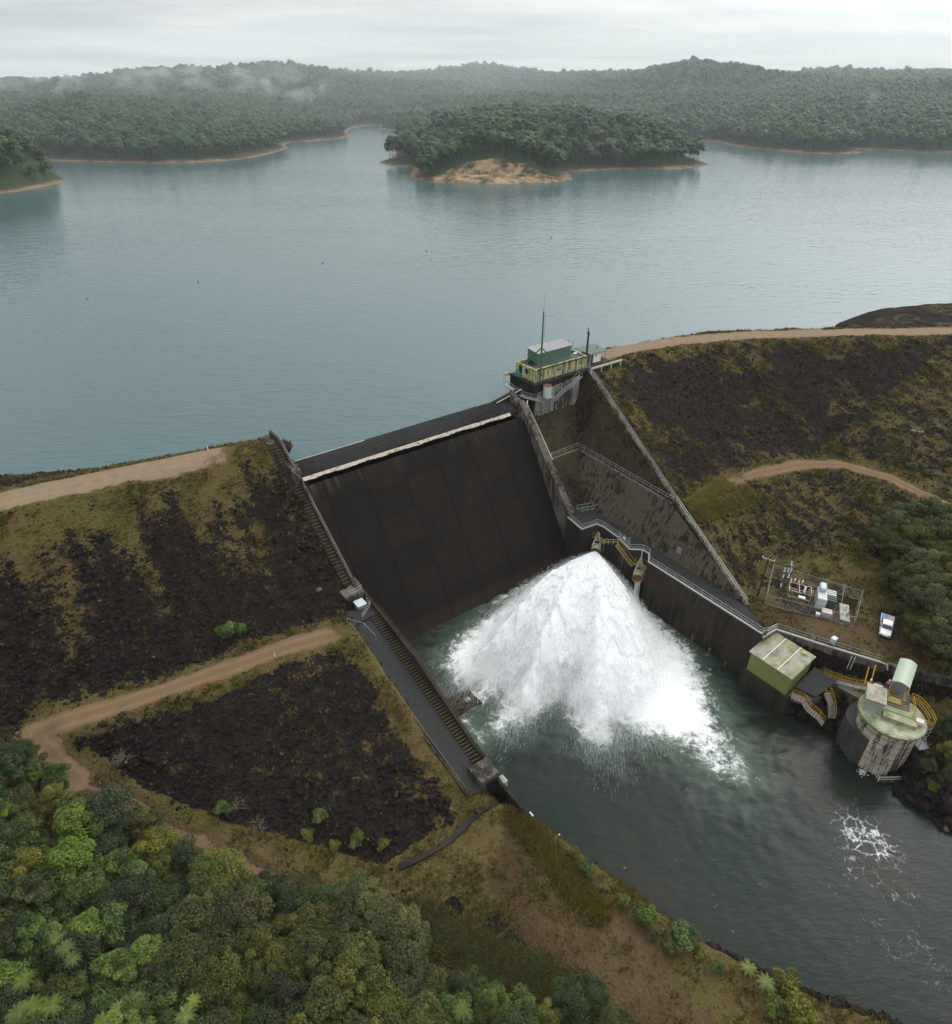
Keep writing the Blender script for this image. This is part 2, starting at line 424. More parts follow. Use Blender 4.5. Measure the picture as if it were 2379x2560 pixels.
# spillway face: nearly black concrete with lift lines, contraction joints, brown and charcoal panels
m, t = mat_new('spillway_face'); p = damco(t); M['spill'] = m
sp = t.n('ShaderNodeSeparateXYZ', None, Vector=p)
big = t.noise(p, 0.10, 4, 0.55); fine = t.noise(p, 3.0, 6, 0.75); med = t.noise(t.mapping(p, scale=(0.25, 1, 1)), 0.9, 5, 0.7)
cell = t.n('ShaderNodeCombineXYZ', None, X=t.math('FLOOR', t.math('DIVIDE', sp.outputs[0], 7.6)), Y=0.0, Z=t.math('FLOOR', t.math('DIVIDE', sp.outputs[2], 4.6))).outputs[0]
cr = t.n('ShaderNodeTexWhiteNoise', {'noise_dimensions': '3D'}, Vector=cell).outputs[0]
c = t.mix(t.math('ADD', t.math('MULTIPLY', fine, 0.6), t.math('MULTIPLY', med, 0.4)), (0.007, 0.0057, 0.0045), (0.027, 0.0215, 0.0165))
c = t.mix(t.math('MULTIPLY', t.mapr(t.math('ADD', t.math('MULTIPLY', big, 0.6), t.math('MULTIPLY', cr, 0.4)), 0.40, 0.60, 0, 1, True), 0.65), c, (0.0105, 0.010, 0.0095))
c = t.mix(t.mapr(sp.outputs[2], 1.0, 3.2, 0.7, 0.0, True), c, (0.032, 0.022, 0.017))
run = t.noise(t.mapping(p, scale=(1.6, 0.05, 0.05)), 1.0, 5, 0.7)
c = t.mix(t.math('MULTIPLY', t.mapr(sp.outputs[2], 24.0, 27.2, 0, .75), t.mapr(run, 0.52, 0.72)), c, (0.10, 0.078, 0.05))
xf = t.math('ADD', t.math('DIVIDE', sp.outputs[0], 7.6), t.math('MULTIPLY', t.noise(p, 0.5), 0.03))
jl = t.mapr(t.math('ABSOLUTE', t.math('SUBTRACT', t.math('FRACT', xf), 0.5)), 0.484, 0.496)
zl = t.mapr(t.math('ABSOLUTE', t.math('SUBTRACT', t.math('FRACT', t.math('DIVIDE', sp.outputs[2], 1.15)), 0.5)), 0.45, 0.5)
c = t.mix(t.math('MULTIPLY', jl, 0.85), c, (0.003, 0.0028, 0.0025))
c = t.mix(t.math('MULTIPLY', zl, t.mapr(t.noise(p, 0.3), 0.35, 0.6, 0.05, 0.6)), c, (0.009, 0.008, 0.007))
finish(t, c, 0.92, 0.08, 0, fine, 0.4, 0.06)

# leached white strip
m, t = mat_new('leached_lime_strip'); p = damco(t); M['lime'] = m
n = t.noise(t.mapping(p, scale=(0.6, 1.5, 1.5)), 2.2, 6, 0.7)
c = t.mix(t.mapr(n, 0.36, 0.5), (0.10, 0.08, 0.06), (0.42, 0.375, 0.30))
finish(t, c, 0.9, 0.2, 0, n, 0.3, 0.05)

# ground of the dam site
m, t = mat_new('dam_ground'); M['ground'] = m
p = coords(t)
ro, gr, di = t.attr('road'), t.attr('grass'), t.attr('dirt')
nz = t.noise(p, 0.55, 7, 0.68); nf = t.noise(p, 3.2, 6, 0.72); nb = t.noise(p, 0.09, 5, 0.6)
vc = t.n('ShaderNodeTexVoronoi', {'feature': 'F1'}, Vector=p, Scale=2.6)
vd = vc.outputs['Distance']; vcol = t.n('ShaderNodeSeparateColor', None, i0=vc.outputs['Color']).outputs[0]
rock = t.mix(vcol, (0.0065, 0.005, 0.0042), (0.0225, 0.0172, 0.0140))
rock = t.mix(t.math('MULTIPLY', t.mapr(nz, 0.45, 0.7), 0.6), rock, (0.027, 0.018, 0.0135))
rock = t.mix(t.math('MULTIPLY', t.mapr(vd, 0.55, 0.8), 0.8), rock, (0.006, 0.005, 0.005))
rock = t.mix(t.mapr(t.noise(p, 5.5, 3, 0.8), 0.68, 0.76), rock, (0.17, 0.13, 0.11))
grc = t.mix(nf, (0.034, 0.027, 0.011), (0.145, 0.104, 0.039))
grc = t.mix(t.mapr(nb, 0.42, 0.7), grc, t.mix(nf, (0.030, 0.030, 0.009), (0.130, 0.115, 0.032)))
grc = t.mix(t.math('MULTIPLY', t.mapr(nz, 0.5, 0.75), 0.6), grc, (0.075, 0.047, 0.022))
dirt = t.mix(nf, (0.032, 0.020, 0.0095), (0.080, 0.051, 0.025))
dirt = t.mix(t.math('MULTIPLY', t.mapr(nb, 0.45, 0.7), 0.7), dirt, (0.11, 0.074, 0.038))
roadc = t.mix(t.math('ADD', t.math('MULTIPLY', nf, 0.5), t.math('MULTIPLY', nz, 0.5)), (0.078, 0.050, 0.027), (0.195, 0.127, 0.074))
rut = t.attr('rut')
roadc = t.mix(t.math('MULTIPLY', t.mapr(t.math('ADD', rut, t.math('MULTIPLY', t.math('SUBTRACT', nz, 0.5), 1.4)), 0.35, 0.9), 0.4), roadc, (0.235, 0.150, 0.092))
roadc = t.mix(t.mapr(t.noise(p, 1.1, 6, 0.7), 0.52, 0.72, 0, 0.65), roadc, (0.095, 0.060, 0.034))
hz2 = t.n('ShaderNodeSeparateXYZ', None, Vector=p).outputs[2]
roadc = t.mix(t.math('MULTIPLY', t.mapr(hz2, 20, 28), 0.72), roadc, t.mix(nz, (0.135, 0.097, 0.065), (0.30, 0.225, 0.155)))
jit = t.math('ADD', t.math('MULTIPLY', t.math('SUBTRACT', nz, 0.5), 1.9), t.math('MULTIPLY', t.math('SUBTRACT', nf, 0.5), 1.5))
gm = t.mapr(t.math('ADD', gr, jit), 0.42, 0.60, 0, 1, True)
dm = t.mapr(t.math('ADD', di, t.math('MULTIPLY', jit, 0.8)), 0.38, 0.62, 0, 1, True)
rm = t.mapr(t.math('ADD', ro, t.math('MULTIPLY', jit, 0.62)), 0.30, 0.72, 0, 1, True)
c = t.mix(gm, rock, grc); c = t.mix(dm, c, dirt)
c = t.mix(rm, c, roadc)
hb = t.math('ADD', t.math('MULTIPLY', t.math('SUBTRACT', 1.0, vd), 0.6), t.math('MULTIPLY', nf, 0.5))
hb = t.math('MULTIPLY', hb, t.mapr(rm, 0, 1, 1, 0.12))
finish(t, c, 0.95, 0.06, 0, hb, 0.8, 0.35)

# loose rock
m, t = mat_new('basalt_rock'); M['rockm'] = m; p = coords(t)
tint = t.attr('tint'); nf = t.noise(p, 2.5, 5, 0.7)
c = t.mix(tint, (0.0065, 0.0052, 0.0045), (0.0285, 0.0225, 0.019)); c = t.mix(t.math('MULTIPLY', nf, 0.35), c, (0.015, 0.012, 0.010))
c = t.mix(t.mapr(tint, 0.86, 0.95), c, (0.12, 0.095, 0.08))
finish(t, c, 0.9, 0.10, 0, nf, 0.3, 0.05)
# grass blades
M['grassm'] = m_leaf('dry_grass', (0.036, 0.029, 0.010), (0.190, 0.138, 0.040), 0.2, 0.05)
M['weedm'] = m_leaf('green_weed', (0.040, 0.044, 0.010), (0.150, 0.145, 0.026), 0.25, 0.2)
M['sunweed'] = m_leaf('bright_yellow_weed', (0.10, 0.092, 0.014), (0.30, 0.26, 0.035), 0.25, 0.05)
# foliage kinds
M['fo_olive'] = m_leaf('foliage_olive', (0.028, 0.037, 0.010), (0.135, 0.142, 0.029))
M['fo_dark'] = m_leaf('foliage_dark', (0.018, 0.030, 0.009), (0.070, 0.098, 0.022))
M['fo_bright'] = m_leaf('foliage_fresh', (0.032, 0.058, 0.012), (0.150, 0.205, 0.038))
M['fo_yellow'] = m_leaf('foliage_yellowish', (0.042, 0.046, 0.007), (0.155, 0.160, 0.018))
M['fo_grey'] = m_leaf('foliage_greygreen', (0.028, 0.040, 0.016), (0.098, 0.122, 0.048))
M['fo_fern'] = m_leaf('fern_fronds', (0.060, 0.092, 0.014), (0.190, 0.235, 0.042))
M['fo_far'] = m_leaf('forest_foliage', (0.014, 0.034, 0.012), (0.064, 0.124, 0.036), 0.15, 0.5, 0.035)

# hill ground and shore
m, t = mat_new('hill_ground'); M['hill'] = m; p = coords(t)
hh = t.math('SUBTRACT', t.n('ShaderNodeSeparateXYZ', None, Vector=p).outputs[2], LAKE)
nz = t.noise(p, 0.05, 6, 0.65); nf = t.noise(p, 0.35, 6, 0.7)
sand = t.mix(nf, (0.10, 0.068, 0.042), (0.33, 0.245, 0.155))
sand = t.mix(t.mapr(t.noise(p, 0.16, 5, 0.7), 0.46, 0.60), sand, (0.085, 0.062, 0.042))
earth = t.mix(nf, (0.035, 0.026, 0.016), (0.075, 0.055, 0.032))
forest = t.mix(nf, (0.014, 0.026, 0.011), (0.04, 0.065, 0.024))
h2 = t.math('ADD', hh, t.math('MULTIPLY', t.math('SUBTRACT', nz, 0.5), 5.0))
bare = t.attr('bare')
c = t.mix(t.mapr(h2, 0.2, 1.6, 0, 1, True), sand, earth); c = t.mix(t.mapr(h2, 1.6, 3.4, 0, 1, True), c, forest)
c = t.mix(t.mapr(t.math('ADD', bare, t.math('SUBTRACT', nz, 0.5)), 0.4, 0.6), c, t.mix(t.mapr(t.noise(p, 0.12, 6, 0.7), 0.42, 0.58), (0.045, 0.036, 0.026), t.mix(nf, (0.22, 0.15, 0.08), (0.46, 0.33, 0.18))))
finish(t, c, 0.95, 0.1, 0, nf, 0.5, 0.6)

# lake
m, t = mat_new('lake_water'); M['lake'] = m; p = coords(t)
pa = t.mapping(p, rot=(0, 0, math.radians(-14)), scale=(0.42, 1.0, 1.0))
w1 = t.noise(pa, 0.42, 1.6, 0.5, 0.4); w2 = t.noise(t.mapping(p, rot=(0, 0, math.radians(22)), scale=(0.5, 1.0, 1)), 0.95, 1.2, 0.5, 0.3)
gust = t.mapr(t.noise(t.mapping(p, scale=(0.3, 1, 1)), 0.012, 4, 0.6), 0.3, 0.65, 0.35, 1.0)
hgt = t.math('ADD', t.math('MULTIPLY', w1, 0.7), t.math('MULTIPLY', w2, 0.3))
bn = t.n('ShaderNodeBump', None, Height=hgt, Strength=t.math('MULTIPLY', gust, 1.0), Distance=0.36)
b = t.n('ShaderNodeBsdfPrincipled', None, Base_Color=(0.056, 0.102, 0.108), Roughness=0.12, IOR=1.33, Normal=bn)
t.n('ShaderNodeOutputMaterial', None, Surface=b)

# tailwater with foam
m, t = mat_new('tail_water'); M['tail'] = m; p = coords(t)
fo = t.attr('foam'); ae = t.attr('aer'); flow = t.mapping(p, rot=(0, 0, math.radians(52)), scale=(0.35, 1.0, 1.0))
an_, ra_ = t.attr('ang'), t.attr('rad')
pol = t.n('ShaderNodeCombineXYZ', None, X=t.math('MULTIPLY', an_, 9.0), Y=t.math('MULTIPLY', ra_, 0.22), Z=0.0).outputs[0]
a1 = t.noise(p, 0.7, 8, 0.75, 0.9); a2 = t.noise(flow, 0.45, 6, 0.65, 0.8); a3 = t.noise(pol, 2.2, 6, 0.7, 0.5)
ed = t.voro(t.vmath('ADD', p, t.vmath('SCALE', t.n('ShaderNodeTexNoise', None, Vector=p, Scale=0.45, Detail=6.0, Roughness=0.65).outputs[1], 2.6)), 0.62, feature='DISTANCE_TO_EDGE')
web = t.mapr(ed, 0.0, 0.085, 1.0, 0.0)
fl = t.math('ADD', t.math('MULTIPLY', t.math('SUBTRACT', a1, 0.5), 1.5), t.math('MULTIPLY', t.math('SUBTRACT', a3, 0.5), 0.8))
fl = t.math('ADD', fl, t.math('MULTIPLY', t.math('SUBTRACT', web, 0.3), t.mapr(t.attr('webby'), 0, 1, 0.10, 0.55)))
fm = t.math('MULTIPLY', t.mapr(t.math('ADD', fo, fl), 0.38, t.mapr(t.attr('webby'), 0, 1, 0.95, 1.25), 0, 1, True), t.mapr(t.attr('webby'), 0, 1, 1.0, 0.8))
spk = t.math('MULTIPLY', t.mapr(t.noise(flow, 0.8, 8, 0.8, 1.5), 0.645, 0.71), t.mapr(t.noise(p, 0.13, 3), 0.40, 0.58, 0, 0.5))
fm = t.math('MAXIMUM', fm, spk)
deep = t.mix(t.mapr(t.noise(p, 0.07, 4), 0.35, 0.65), (0.009, 0.017, 0.0135), (0.018, 0.0205, 0.015))
c = t.mix(t.math('MULTIPLY', t.mapr(t.math('ADD', ae, t.math('MULTIPLY', t.math('SUBTRACT', a2, 0.5), 0.9)), 0.25, 1.05), 0.85), deep, (0.085, 0.125, 0.095))
c = t.mix(fm, c, (0.82, 0.84, 0.84))
hb = t.math('ADD', t.math('MULTIPLY', t.noise(flow, 1.7, 5, 0.62, 0.6), 0.6), t.math('MULTIPLY', fm, 0.35))
hb = t.math('ADD', hb, t.math('MULTIPLY', t.noise(p, 2.6, 3, 0.6), 0.12))
bn = t.n('ShaderNodeBump', None, Height=hb, Strength=0.30, Distance=0.3)
b = t.n('ShaderNodeBsdfPrincipled', None, Base_Color=c, Roughness=t.mapr(fm, 0, 1, 0.16, 0.8), IOR=1.33, Normal=bn)
b.inputs['Specular IOR Level'].default_value = 0.18
t.n('ShaderNodeOutputMaterial', None, Surface=b)

# white water
m, t = mat_new('white_water'); M['spray'] = m
al = t.attr('alpha'); p = coords(t)
an = t.math('ADD', al, t.math('MULTIPLY', t.math('SUBTRACT', t.noise(p, 1.6, 6, 0.75), 0.5), 1.1))
am = t.mapr(an, 0.30, 1.0, 0, 0.97, True)
d = t.n('ShaderNodeBsdfDiffuse', None, Color=(0.96, 0.965, 0.97))
tr = t.n('ShaderNodeBsdfTranslucent', None, Color=(0.9, 0.92, 0.93))
mx = t.n('ShaderNodeMixShader', None, i0=0.5, i1=d, i2=tr)
tp = t.n('ShaderNodeBsdfTransparent')
t.n('ShaderNodeOutputMaterial', None, Surface=t.n('ShaderNodeMixShader', None, i0=am, i1=tp, i2=mx))
m, t = mat_new('spray_droplets'); M['drops'] = m
d = t.n('ShaderNodeBsdfDiffuse', None, Color=(0.96, 0.965, 0.97))
tr = t.n('ShaderNodeBsdfTranslucent', None, Color=(0.92, 0.93, 0.94))
mx = t.n('ShaderNodeMixShader', None, i0=0.5, i1=d, i2=tr)
t.n('ShaderNodeOutputMaterial', None, Surface=t.n('ShaderNodeMixShader', None, i0=0.34, i1=t.n('ShaderNodeBsdfTransparent'), i2=mx))
# chain link
m, t = mat_new('chain_link_mesh'); M['chain'] = m
d = t.n('ShaderNodeBsdfDiffuse', None, Color=(0.30, 0.31, 0.31))
t.n('ShaderNodeOutputMaterial', None, Surface=t.n('ShaderNodeMixShader', None, i0=0.16, i1=t.n('ShaderNodeBsdfTransparent'), i2=d))
# ------------------------------------------------------------------ terrain of the dam site
TIN = []
def tl(pts, step=2.5):
    """a break line: points every few metres"""
    for a, b in zip(pts[:-1], pts[1:]):
        n = max(1, int(math.hypot(a[0] - b[0], a[1] - b[1]) / step))
        for i in range(n):
            f = i / n; TIN.append(tuple(a[k] * (1 - f) + b[k] * f for k in range(3)))
    TIN.append(tuple(pts[-1]))
# left embankment
tl([(-150, -75, 10), (-60, -60, 10), (-2, -38, 12), (40, -30, 10), (75, -30, 10)], 8)
tl([(-150, -46, 27.3), (-60, -33, 27.3), (-41, -28.6, 27.3), (-26, -21.4, 27.3), (-9, -17, 27.3), (-1, -14.5, 27.3)])
tl([(-150, -33, 31), (-60, -18, 31.1), (-41, -14.4, 31.1), (-26.7, -12, 31.1), (-9.4, -9, 31), (-1.2, -8.2, 31)])
tl([(-150, -24, 31), (-60, -11, 31), (-41.6, -7.8, 31), (-33, -6.6, 31), (-8.7, -5.3, 31), (-1.2, -4.5, 31)])
tl([(-1.3, -4, 30.8), (-1.3, 20, 14.8)])
tl([(-150, 20, 12), (-75, 21, 12.2), (-46.5, 17.2, 12.6), (-34, 17.1, 13), (-20.8, 21.0, 13.2), (-4.5, 22.5, 14)])
tl([(-150, 25, 12), (-75, 26, 11.8), (-46, 23.0, 11.8), (-43, 22.6, 12.4), (-26, 26.1, 13), (-8, 27.6, 13.3), (-4.4, 27.8, 14)])
tl([(-4.3, 28, 13.7), (-4.3, 43, 10), (-4.0, 50, 8), (-3.2, 57.5, 6)])
toe = [WS(170, 1450, 10.6), WS(290, 1535, 7.5), WS(450, 1600, 5.8), WS(540, 1620, 5.0), WS(740, 1680, 4.2), WS(890, 1590, 4.4)]
tl(toe); tl([toe[-1], (-3.4, 58.5, 5.6)])
tl([(-150, 60, 14), (-90, 50, 12.5), WS(0, 1500, 11.5)], 6)
trk = [WS(37, 1410, 11.9), WS(76, 1444, 11.3), WS(106, 1474, 10.8), WS(151, 1516, 9.5), WS(269, 1570, 7.3), WS(319, 1602, 6.6), WS(397, 1640, 5.8), WS(504, 1692, 5.0), WS(620, 1745, 4.4), WS(760, 1800, 4.2), WS(850, 1845, 4.2), WS(1000, 1905, 4.0), WS(1200, 1965, 3.6)]
tl(trk)
tl([(-150, 105, 12), WS(0, 1800, 8.5), WS(300, 1800, 6), WS(600, 1900, 5), WS(900, 1980, 4.6)], 5)
tl([(-150, 150, 12), (-60, 150, 8), (0, 150, 5), (30, 150, 3)], 8)
tl([WS(920, 1640, 4.2), WS(1000, 1740, 4.0), WS(1100, 1850, 3.9), WS(1300, 1960, 3.4)])
# low left bank of the tail channel
bank = [(1.6, 59.5), (2.6, 62), (4.6, 66.3), (5.8, 72.1), (8.8, 84.9), (12.7, 93.7), WS(1720, 1989, 0)[:2], (30, 150)]
tl([(s - 1.6, q, 4.4 if q < 64 else 3.4) for s, q in bank])
tl([(s - 0.3, q, 1.0) for s, q in bank]); tl([(s + 1.8, q, -2.5) for s, q in bank])
for q in range(60, 150, 8):
    for s in (18, 26, 34, 40): TIN.append((s + (q - 60) * 0.12, q, -4.0))
# right embankment
crl_us = [(71, -6.2), (76, -6), (83.6, -5.9), (100, -2.5), (116.4, 2.1), (140, 16.4), (168, 35.5), (240, 88)]
crl_ds = [(71, 0.3), (77, 0.5), (88, 1.0), (99, 3.4), (121, 13.2), (159, 38.5), (232, 96)]
tl([(s + 1, q - 14, 18) for s, q in crl_us], 5)
tl([(s + 0.5, q - 5.5, 27.3) for s, q in crl_us]); tl([(s, q, 31) for s, q in crl_us]); tl([(s, q, 31) for s, q in crl_ds])
tl([(70.3, 0.9, 30.9), (64.5, 19.2, 24.6), (59.6, 37.2, 17.8), (54.0, 58.2, 9.8)])
tl([(60.5, 36.0, 18.1), (81, 36.6, 17.2), (97.5, 39.6, 16.2), (105, 44.0, 15.7), (109, 54, 15.2), (108, 64, 15), (104, 80, 15), (110, 120, 15)])
tl([(60.0, 40.2, 17.4), (81, 40.8, 17), (94, 43.5, 16), (100.5, 47.5, 15.6), (104, 56, 15.1), (103, 64, 15), (99, 80, 14.8), (104, 120, 15)])
tl([(54.4, 58.6, 9.4), (59.5, 55.4, 8.9), (66.6, 53.6, 8.7), (75, 56, 8.8), (84, 62, 9.2), (92, 75, 9.5), (95, 100, 9.5), (98, 150, 9.5)])
tl([(50.5, 64.2, 9.3), (53, 64.6, 9.2), (55.6, 70.2, 9.1), (59.5, 78.3, 9.0), (64.8, 86.4, 9.0), (71, 97, 9), (90, 150, 9)])
tl([(50.9, 66.2, 5.2), (53.6, 70.8, 4.6), (57.5, 79, 4.4), (62.8, 87, 4.6), (69, 98, 5), (88, 150, 5)])
for q in ((72, 66, 8.5), (69, 74, 8.5), (62, 70, 8.6), (78, 80, 8.6), (75, 95, 8.8), (60, 62, 8.7)): TIN.append(q)
rb = [(47.9, 71.2), (48.8, 74), (49.6, 77.3), (48.4, 81.5), (50.4, 88.6), WS(1745, 1540, 0)[:2], WS(1848, 1612, 0)[:2], (72, 118), (84, 150)]
tl([(s + 3.2, q, 2.6) for s, q in rb]); tl([(s + 0.3, q, 0.5) for s, q in rb]); tl([(s - 2.2, q, -2.5) for s, q in rb])
TIN += [(150, 150, 15), (240, 150, 20), (180, 100, 15), (140, 75, 15), (240, -60, 10), (150, -60, 10), (240, 20, 12)]
vv = [Vector((a, b)) for a, b, _ in TIN]
ov, oe, of, orig, _, _ = geometry.delaunay_2d_cdt(vv, [], [], 0, 1e-4)
zt = np.array([TIN[o[0]][2] if o else 0 for o in orig])
GS0, GS1, GT0, GT1, GD = -140.0, 230.0, -66.0, 148.0, 0.5
gs = np.arange(GS0, GS1 + 1e-6, GD); gt = np.arange(GT0, GT1 + 1e-6, GD)
GZ = np.full((len(gs), len(gt)), 8.0)
for f in of:
    (x0, y0), (x1, y1), (x2, y2) = ov[f[0]], ov[f[1]], ov[f[2]]; z0, z1, z2 = zt[f[0]], zt[f[1]], zt[f[2]]
    i0 = max(0, int((min(x0, x1, x2) - GS0) / GD)); i1 = min(len(gs) - 1, int((max(x0, x1, x2) - GS0) / GD) + 1)
    j0 = max(0, int((min(y0, y1, y2) - GT0) / GD)); j1 = min(len(gt) - 1, int((max(y0, y1, y2) - GT0) / GD) + 1)
    if i1 < i0 or j1 < j0: continue
    X = gs[i0:i1 + 1, None]; Y = gt[None, j0:j1 + 1]
    den = (y1 - y2) * (x0 - x2) + (x2 - x1) * (y0 - y2)
    if abs(den) < 1e-9: continue
    a = ((y1 - y2) * (X - x2) + (x2 - x1) * (Y - y2)) / den; b = ((y2 - y0) * (X - x2) + (x0 - x2) * (Y - y2)) / den
    ins = (a > -1e-6) & (b > -1e-6) & (a + b < 1 + 1e-6)
    sub = GZ[i0:i1 + 1, j0:j1 + 1]; zz_ = a * z0 + b * z1 + (1 - a - b) * z2
    sub[ins] = zz_[ins]
# soften
for _ in range(2):
    GZ[1:-1, 1:-1] = (GZ[1:-1, 1:-1] * 2 + GZ[:-2, 1:-1] + GZ[2:, 1:-1] + GZ[1:-1, :-2] + GZ[1:-1, 2:]) / 6
S_, T_ = np.meshgrid(gs, gt, indexing='ij')
# ---- ground cover masks
def lines_px(pts): return [WS(u, v, z)[:2] for u, v, z in pts]
road_lines = [([(-150, -28.5), (-60, -14.5), (-41, -11), (-27, -9.2), (-14, -7.4), (-5.0, -6.9)], 2.9),
              ([(72, -3), (78, -2.8), (88, -2.6), (100, 0.4), (118, 7.6), (140, 21), (164, 37.6), (240, 92)], 2.7),
              (lines_px([(655, 1224, 14), (560, 1254, 13.6), (480, 1284, 13.3), (400, 1312, 13.1), (300, 1346, 13), (200, 1378, 12.8), (120, 1402, 12.5), (70, 1420, 12.2), (76, 1444, 11.4), (106, 1474, 10.8), (151, 1516, 9.6)]), 1.75),
              ([tuple(p[:2]) for p in trk[3:9]], 0.55),
              ([(66, 38.2), (81, 38.6), (95.5, 41.4), (103, 46), (106.5, 55), (105, 64), (101, 80)], 1.7)]
ROAD = np.zeros_like(GZ); RUT = np.zeros_like(GZ)
wig2 = fbm(S_ / 3, T_ / 3, 8) - 0.5
for k_, (ln, wd) in enumerate(road_lines):
    d = polydist(S_, T_, ln); a_ = sstep(wd + 0.8, wd - 0.7, d + wig2 * 1.3)
    if k_ == 0: a_ = a_ * (0.12 + 0.88 * sstep(-6, -13, S_ + wig2 * 6))
    if k_ == 2: a_ = a_ * (0.12 + 0.88 * sstep(-3.5, -8, S_ + wig2 * 5))
    if k_ == 4: a_ = a_ * (0.50 + 0.50 * sstep(72, 90, S_ + wig2 * 8))
    ROAD = np.maximum(ROAD, a_); RUT = np.maximum(RUT, np.exp(-((d - 0.85) / 0.42) ** 2) * a_)
wig = fbm(S_ / 9, T_ / 9, 3) - 0.5
streak = fbm(S_ / 3.4, T_ / 28, 11, 4) - 0.5
GRASS = np.zeros_like(GZ); DIRT = np.zeros_like(GZ)
left = S_ < -0.9; right = S_ > 50
onL = left & (T_ > -8) & (T_ < 30)
# upper left slope: grass at the top fading into streaks that run down the slope
GRASS = np.where(left, 0.78 * sstep(4.5, -4, T_ + wig * 5) + 0.50 * sstep(22, 7, T_) * sstep(-.14, .24, streak + wig * .35) + 0.12 * sstep(24, 6, T_), GRASS)
GRASS = np.where(left & (T_ < -4), 0.8, GRASS)
for ln, wd in road_lines[:3] + road_lines[4:]:
    d = polydist(S_, T_, ln); GRASS = np.maximum(GRASS, sstep(wd + 3.4, wd + 0.6, d + wig2 * 2.5) * 0.85)
GRASS = np.where(left & (T_ > 27) & (T_ < 62), np.maximum(np.where(GRASS > 0.3, GRASS, 0), 0.32 * sstep(0.05, 0.3, fbm(S_ / 7, T_ / 7, 21) - 0.45) + 0.85 * sstep(-8.6, -5.6, S_ + wig * 5)), GRASS)
# flats below the toe
toe_l = [tuple(p[:2]) for p in toe]
flat_poly = [(-140, 30), (-75, 27), (-46, 24), toe_l[0], toe_l[1], toe_l[2], toe_l[3], toe_l[4], toe_l[5], (-3, 59), (1, 60)] + [tuple(b[:2]) for b in bank[1:]] + [(30, 149), (-140, 149)]
flat = inpoly(S_, T_, flat_poly)
GRASS = np.where(flat, 0.85, GRASS)
clr = polydist(S_, T_, [WS(1020, 1700, 4)[:2], WS(1100, 1800, 4)[:2], WS(1230, 1920, 4)[:2]])
DIRT = np.maximum(DIRT, np.where(flat, sstep(8.5, 3.0, clr + wig * 6), 0) * 0.85)
d = polydist(S_, T_, [WS(900, 1860, 4)[:2], WS(1020, 1910, 4)[:2], WS(1200, 1965, 4)[:2], WS(1350, 1990, 4)[:2]]); DIRT = np.maximum(DIRT, np.where(flat, sstep(5, 1.0, d + wig2 * 3), 0) * 0.7)
d = polydist(S_, T_, [tuple(p[:2]) for p in trk[3:]]); DIRT = np.maximum(DIRT, sstep(3.0, 0.6, d + wig2 * 2) * 0.62)
d = polydist(S_, T_, [WS(720, 1750, 4.3)[:2], WS(790, 1795, 4.3)[:2]]); GRASS = np.where(flat, GRASS - sstep(2.5, 0.5, d) * 0.8, GRASS)
for a in ((870, 1775), (960, 1800), (1010, 1815), (1130, 1880)):
    p_ = WS(*a, 4.2); GRASS = np.where(flat, GRASS - sstep(2.4, 0.8, np.hypot(S_ - p_[0], (T_ - p_[1]) * 1.6) + wig2 * 2) * 0.9, GRASS)
# right slopes
upR = right & (T_ < 39) & (S_ > 53)
g = sstep(8, 0, polydist(S_, T_, crl_ds) + streak * 10 + wig * 8) * 0.72
wl = polydist(S_, T_, [(70.3, 0.9), (59.6, 37.2), (54, 58)])
g = np.maximum(g, 0.50 * sstep(13, 2, wl + wig * 12) + 0.20 * sstep(0.02, 0.2, streak))
g = np.maximum(g, 0.50 * sstep(0.05, 0.22, fbm(S_ / 12, T_ / 12, 31) - 0.5 + np.clip((S_ - 100) / 40, 0, 0.12)))
GRASS = np.where(right, np.maximum(GRASS, g), GRASS)
lowR = right & (T_ > 40) & (GZ > 8.2)
GRASS = np.where(lowR, np.maximum(GRASS, 0.16 + 0.42 * sstep(0.40, 0.6, fbm(S_ / 8, T_ / 8, 41) + np.clip((S_ - 60) / 70, 0, 0.3)) + 0.3 * sstep(10.5, 9, GZ)), GRASS)
bk = polydist(S_, T_, [(63, 39.0), (68, 38.3), (73, 38.0)]); GRASS = np.maximum(GRASS, sstep(2.4, 0.8, bk) * 0.7)
ter = right & (GZ < 9.5) & (GZ > 8.0)
d = polydist(S_, T_, [(53, 61.5), (58, 66), (64, 74), (68, 78), (74, 82), (84, 92)])
DIRT = np.maximum(DIRT, np.where(right, sstep(6.0, 1.5, d + wig * 5), 0) * 0.9)
lowb = right & (GZ < 6); GRASS = np.where(lowb, np.clip((GZ - 1.6) / 3, 0, 0.75), GRASS); DIRT = np.where(lowb, 0, DIRT)
GRASS = np.where(GZ < 0.9, 0, GRASS); DIRT = np.where(GZ < 0.9, 0, DIRT)
US = np.where(left, T_ < -14, T_ + 0 < -6) & (GZ < 30.2)
GRASS = np.where(US, 0.25, GRASS)
bare_sl = (left & (T_ < 27) & (T_ > -4)) | (right & (GZ > 9.3))
GRASS = GRASS + np.where(bare_sl, (fbm(S_ / 1.8, T_ / 4.5, 191, 4) - .5) * 0.9 * np.clip(GRASS * 2.2, .25, 1), (fbm(S_ / 2.2, T_ / 2.2, 193, 4) - .5) * 0.5 * (GRASS > .05))
GRASS = np.clip(GRASS * np.where(bare_sl, .82, 1), 0, 1.2)
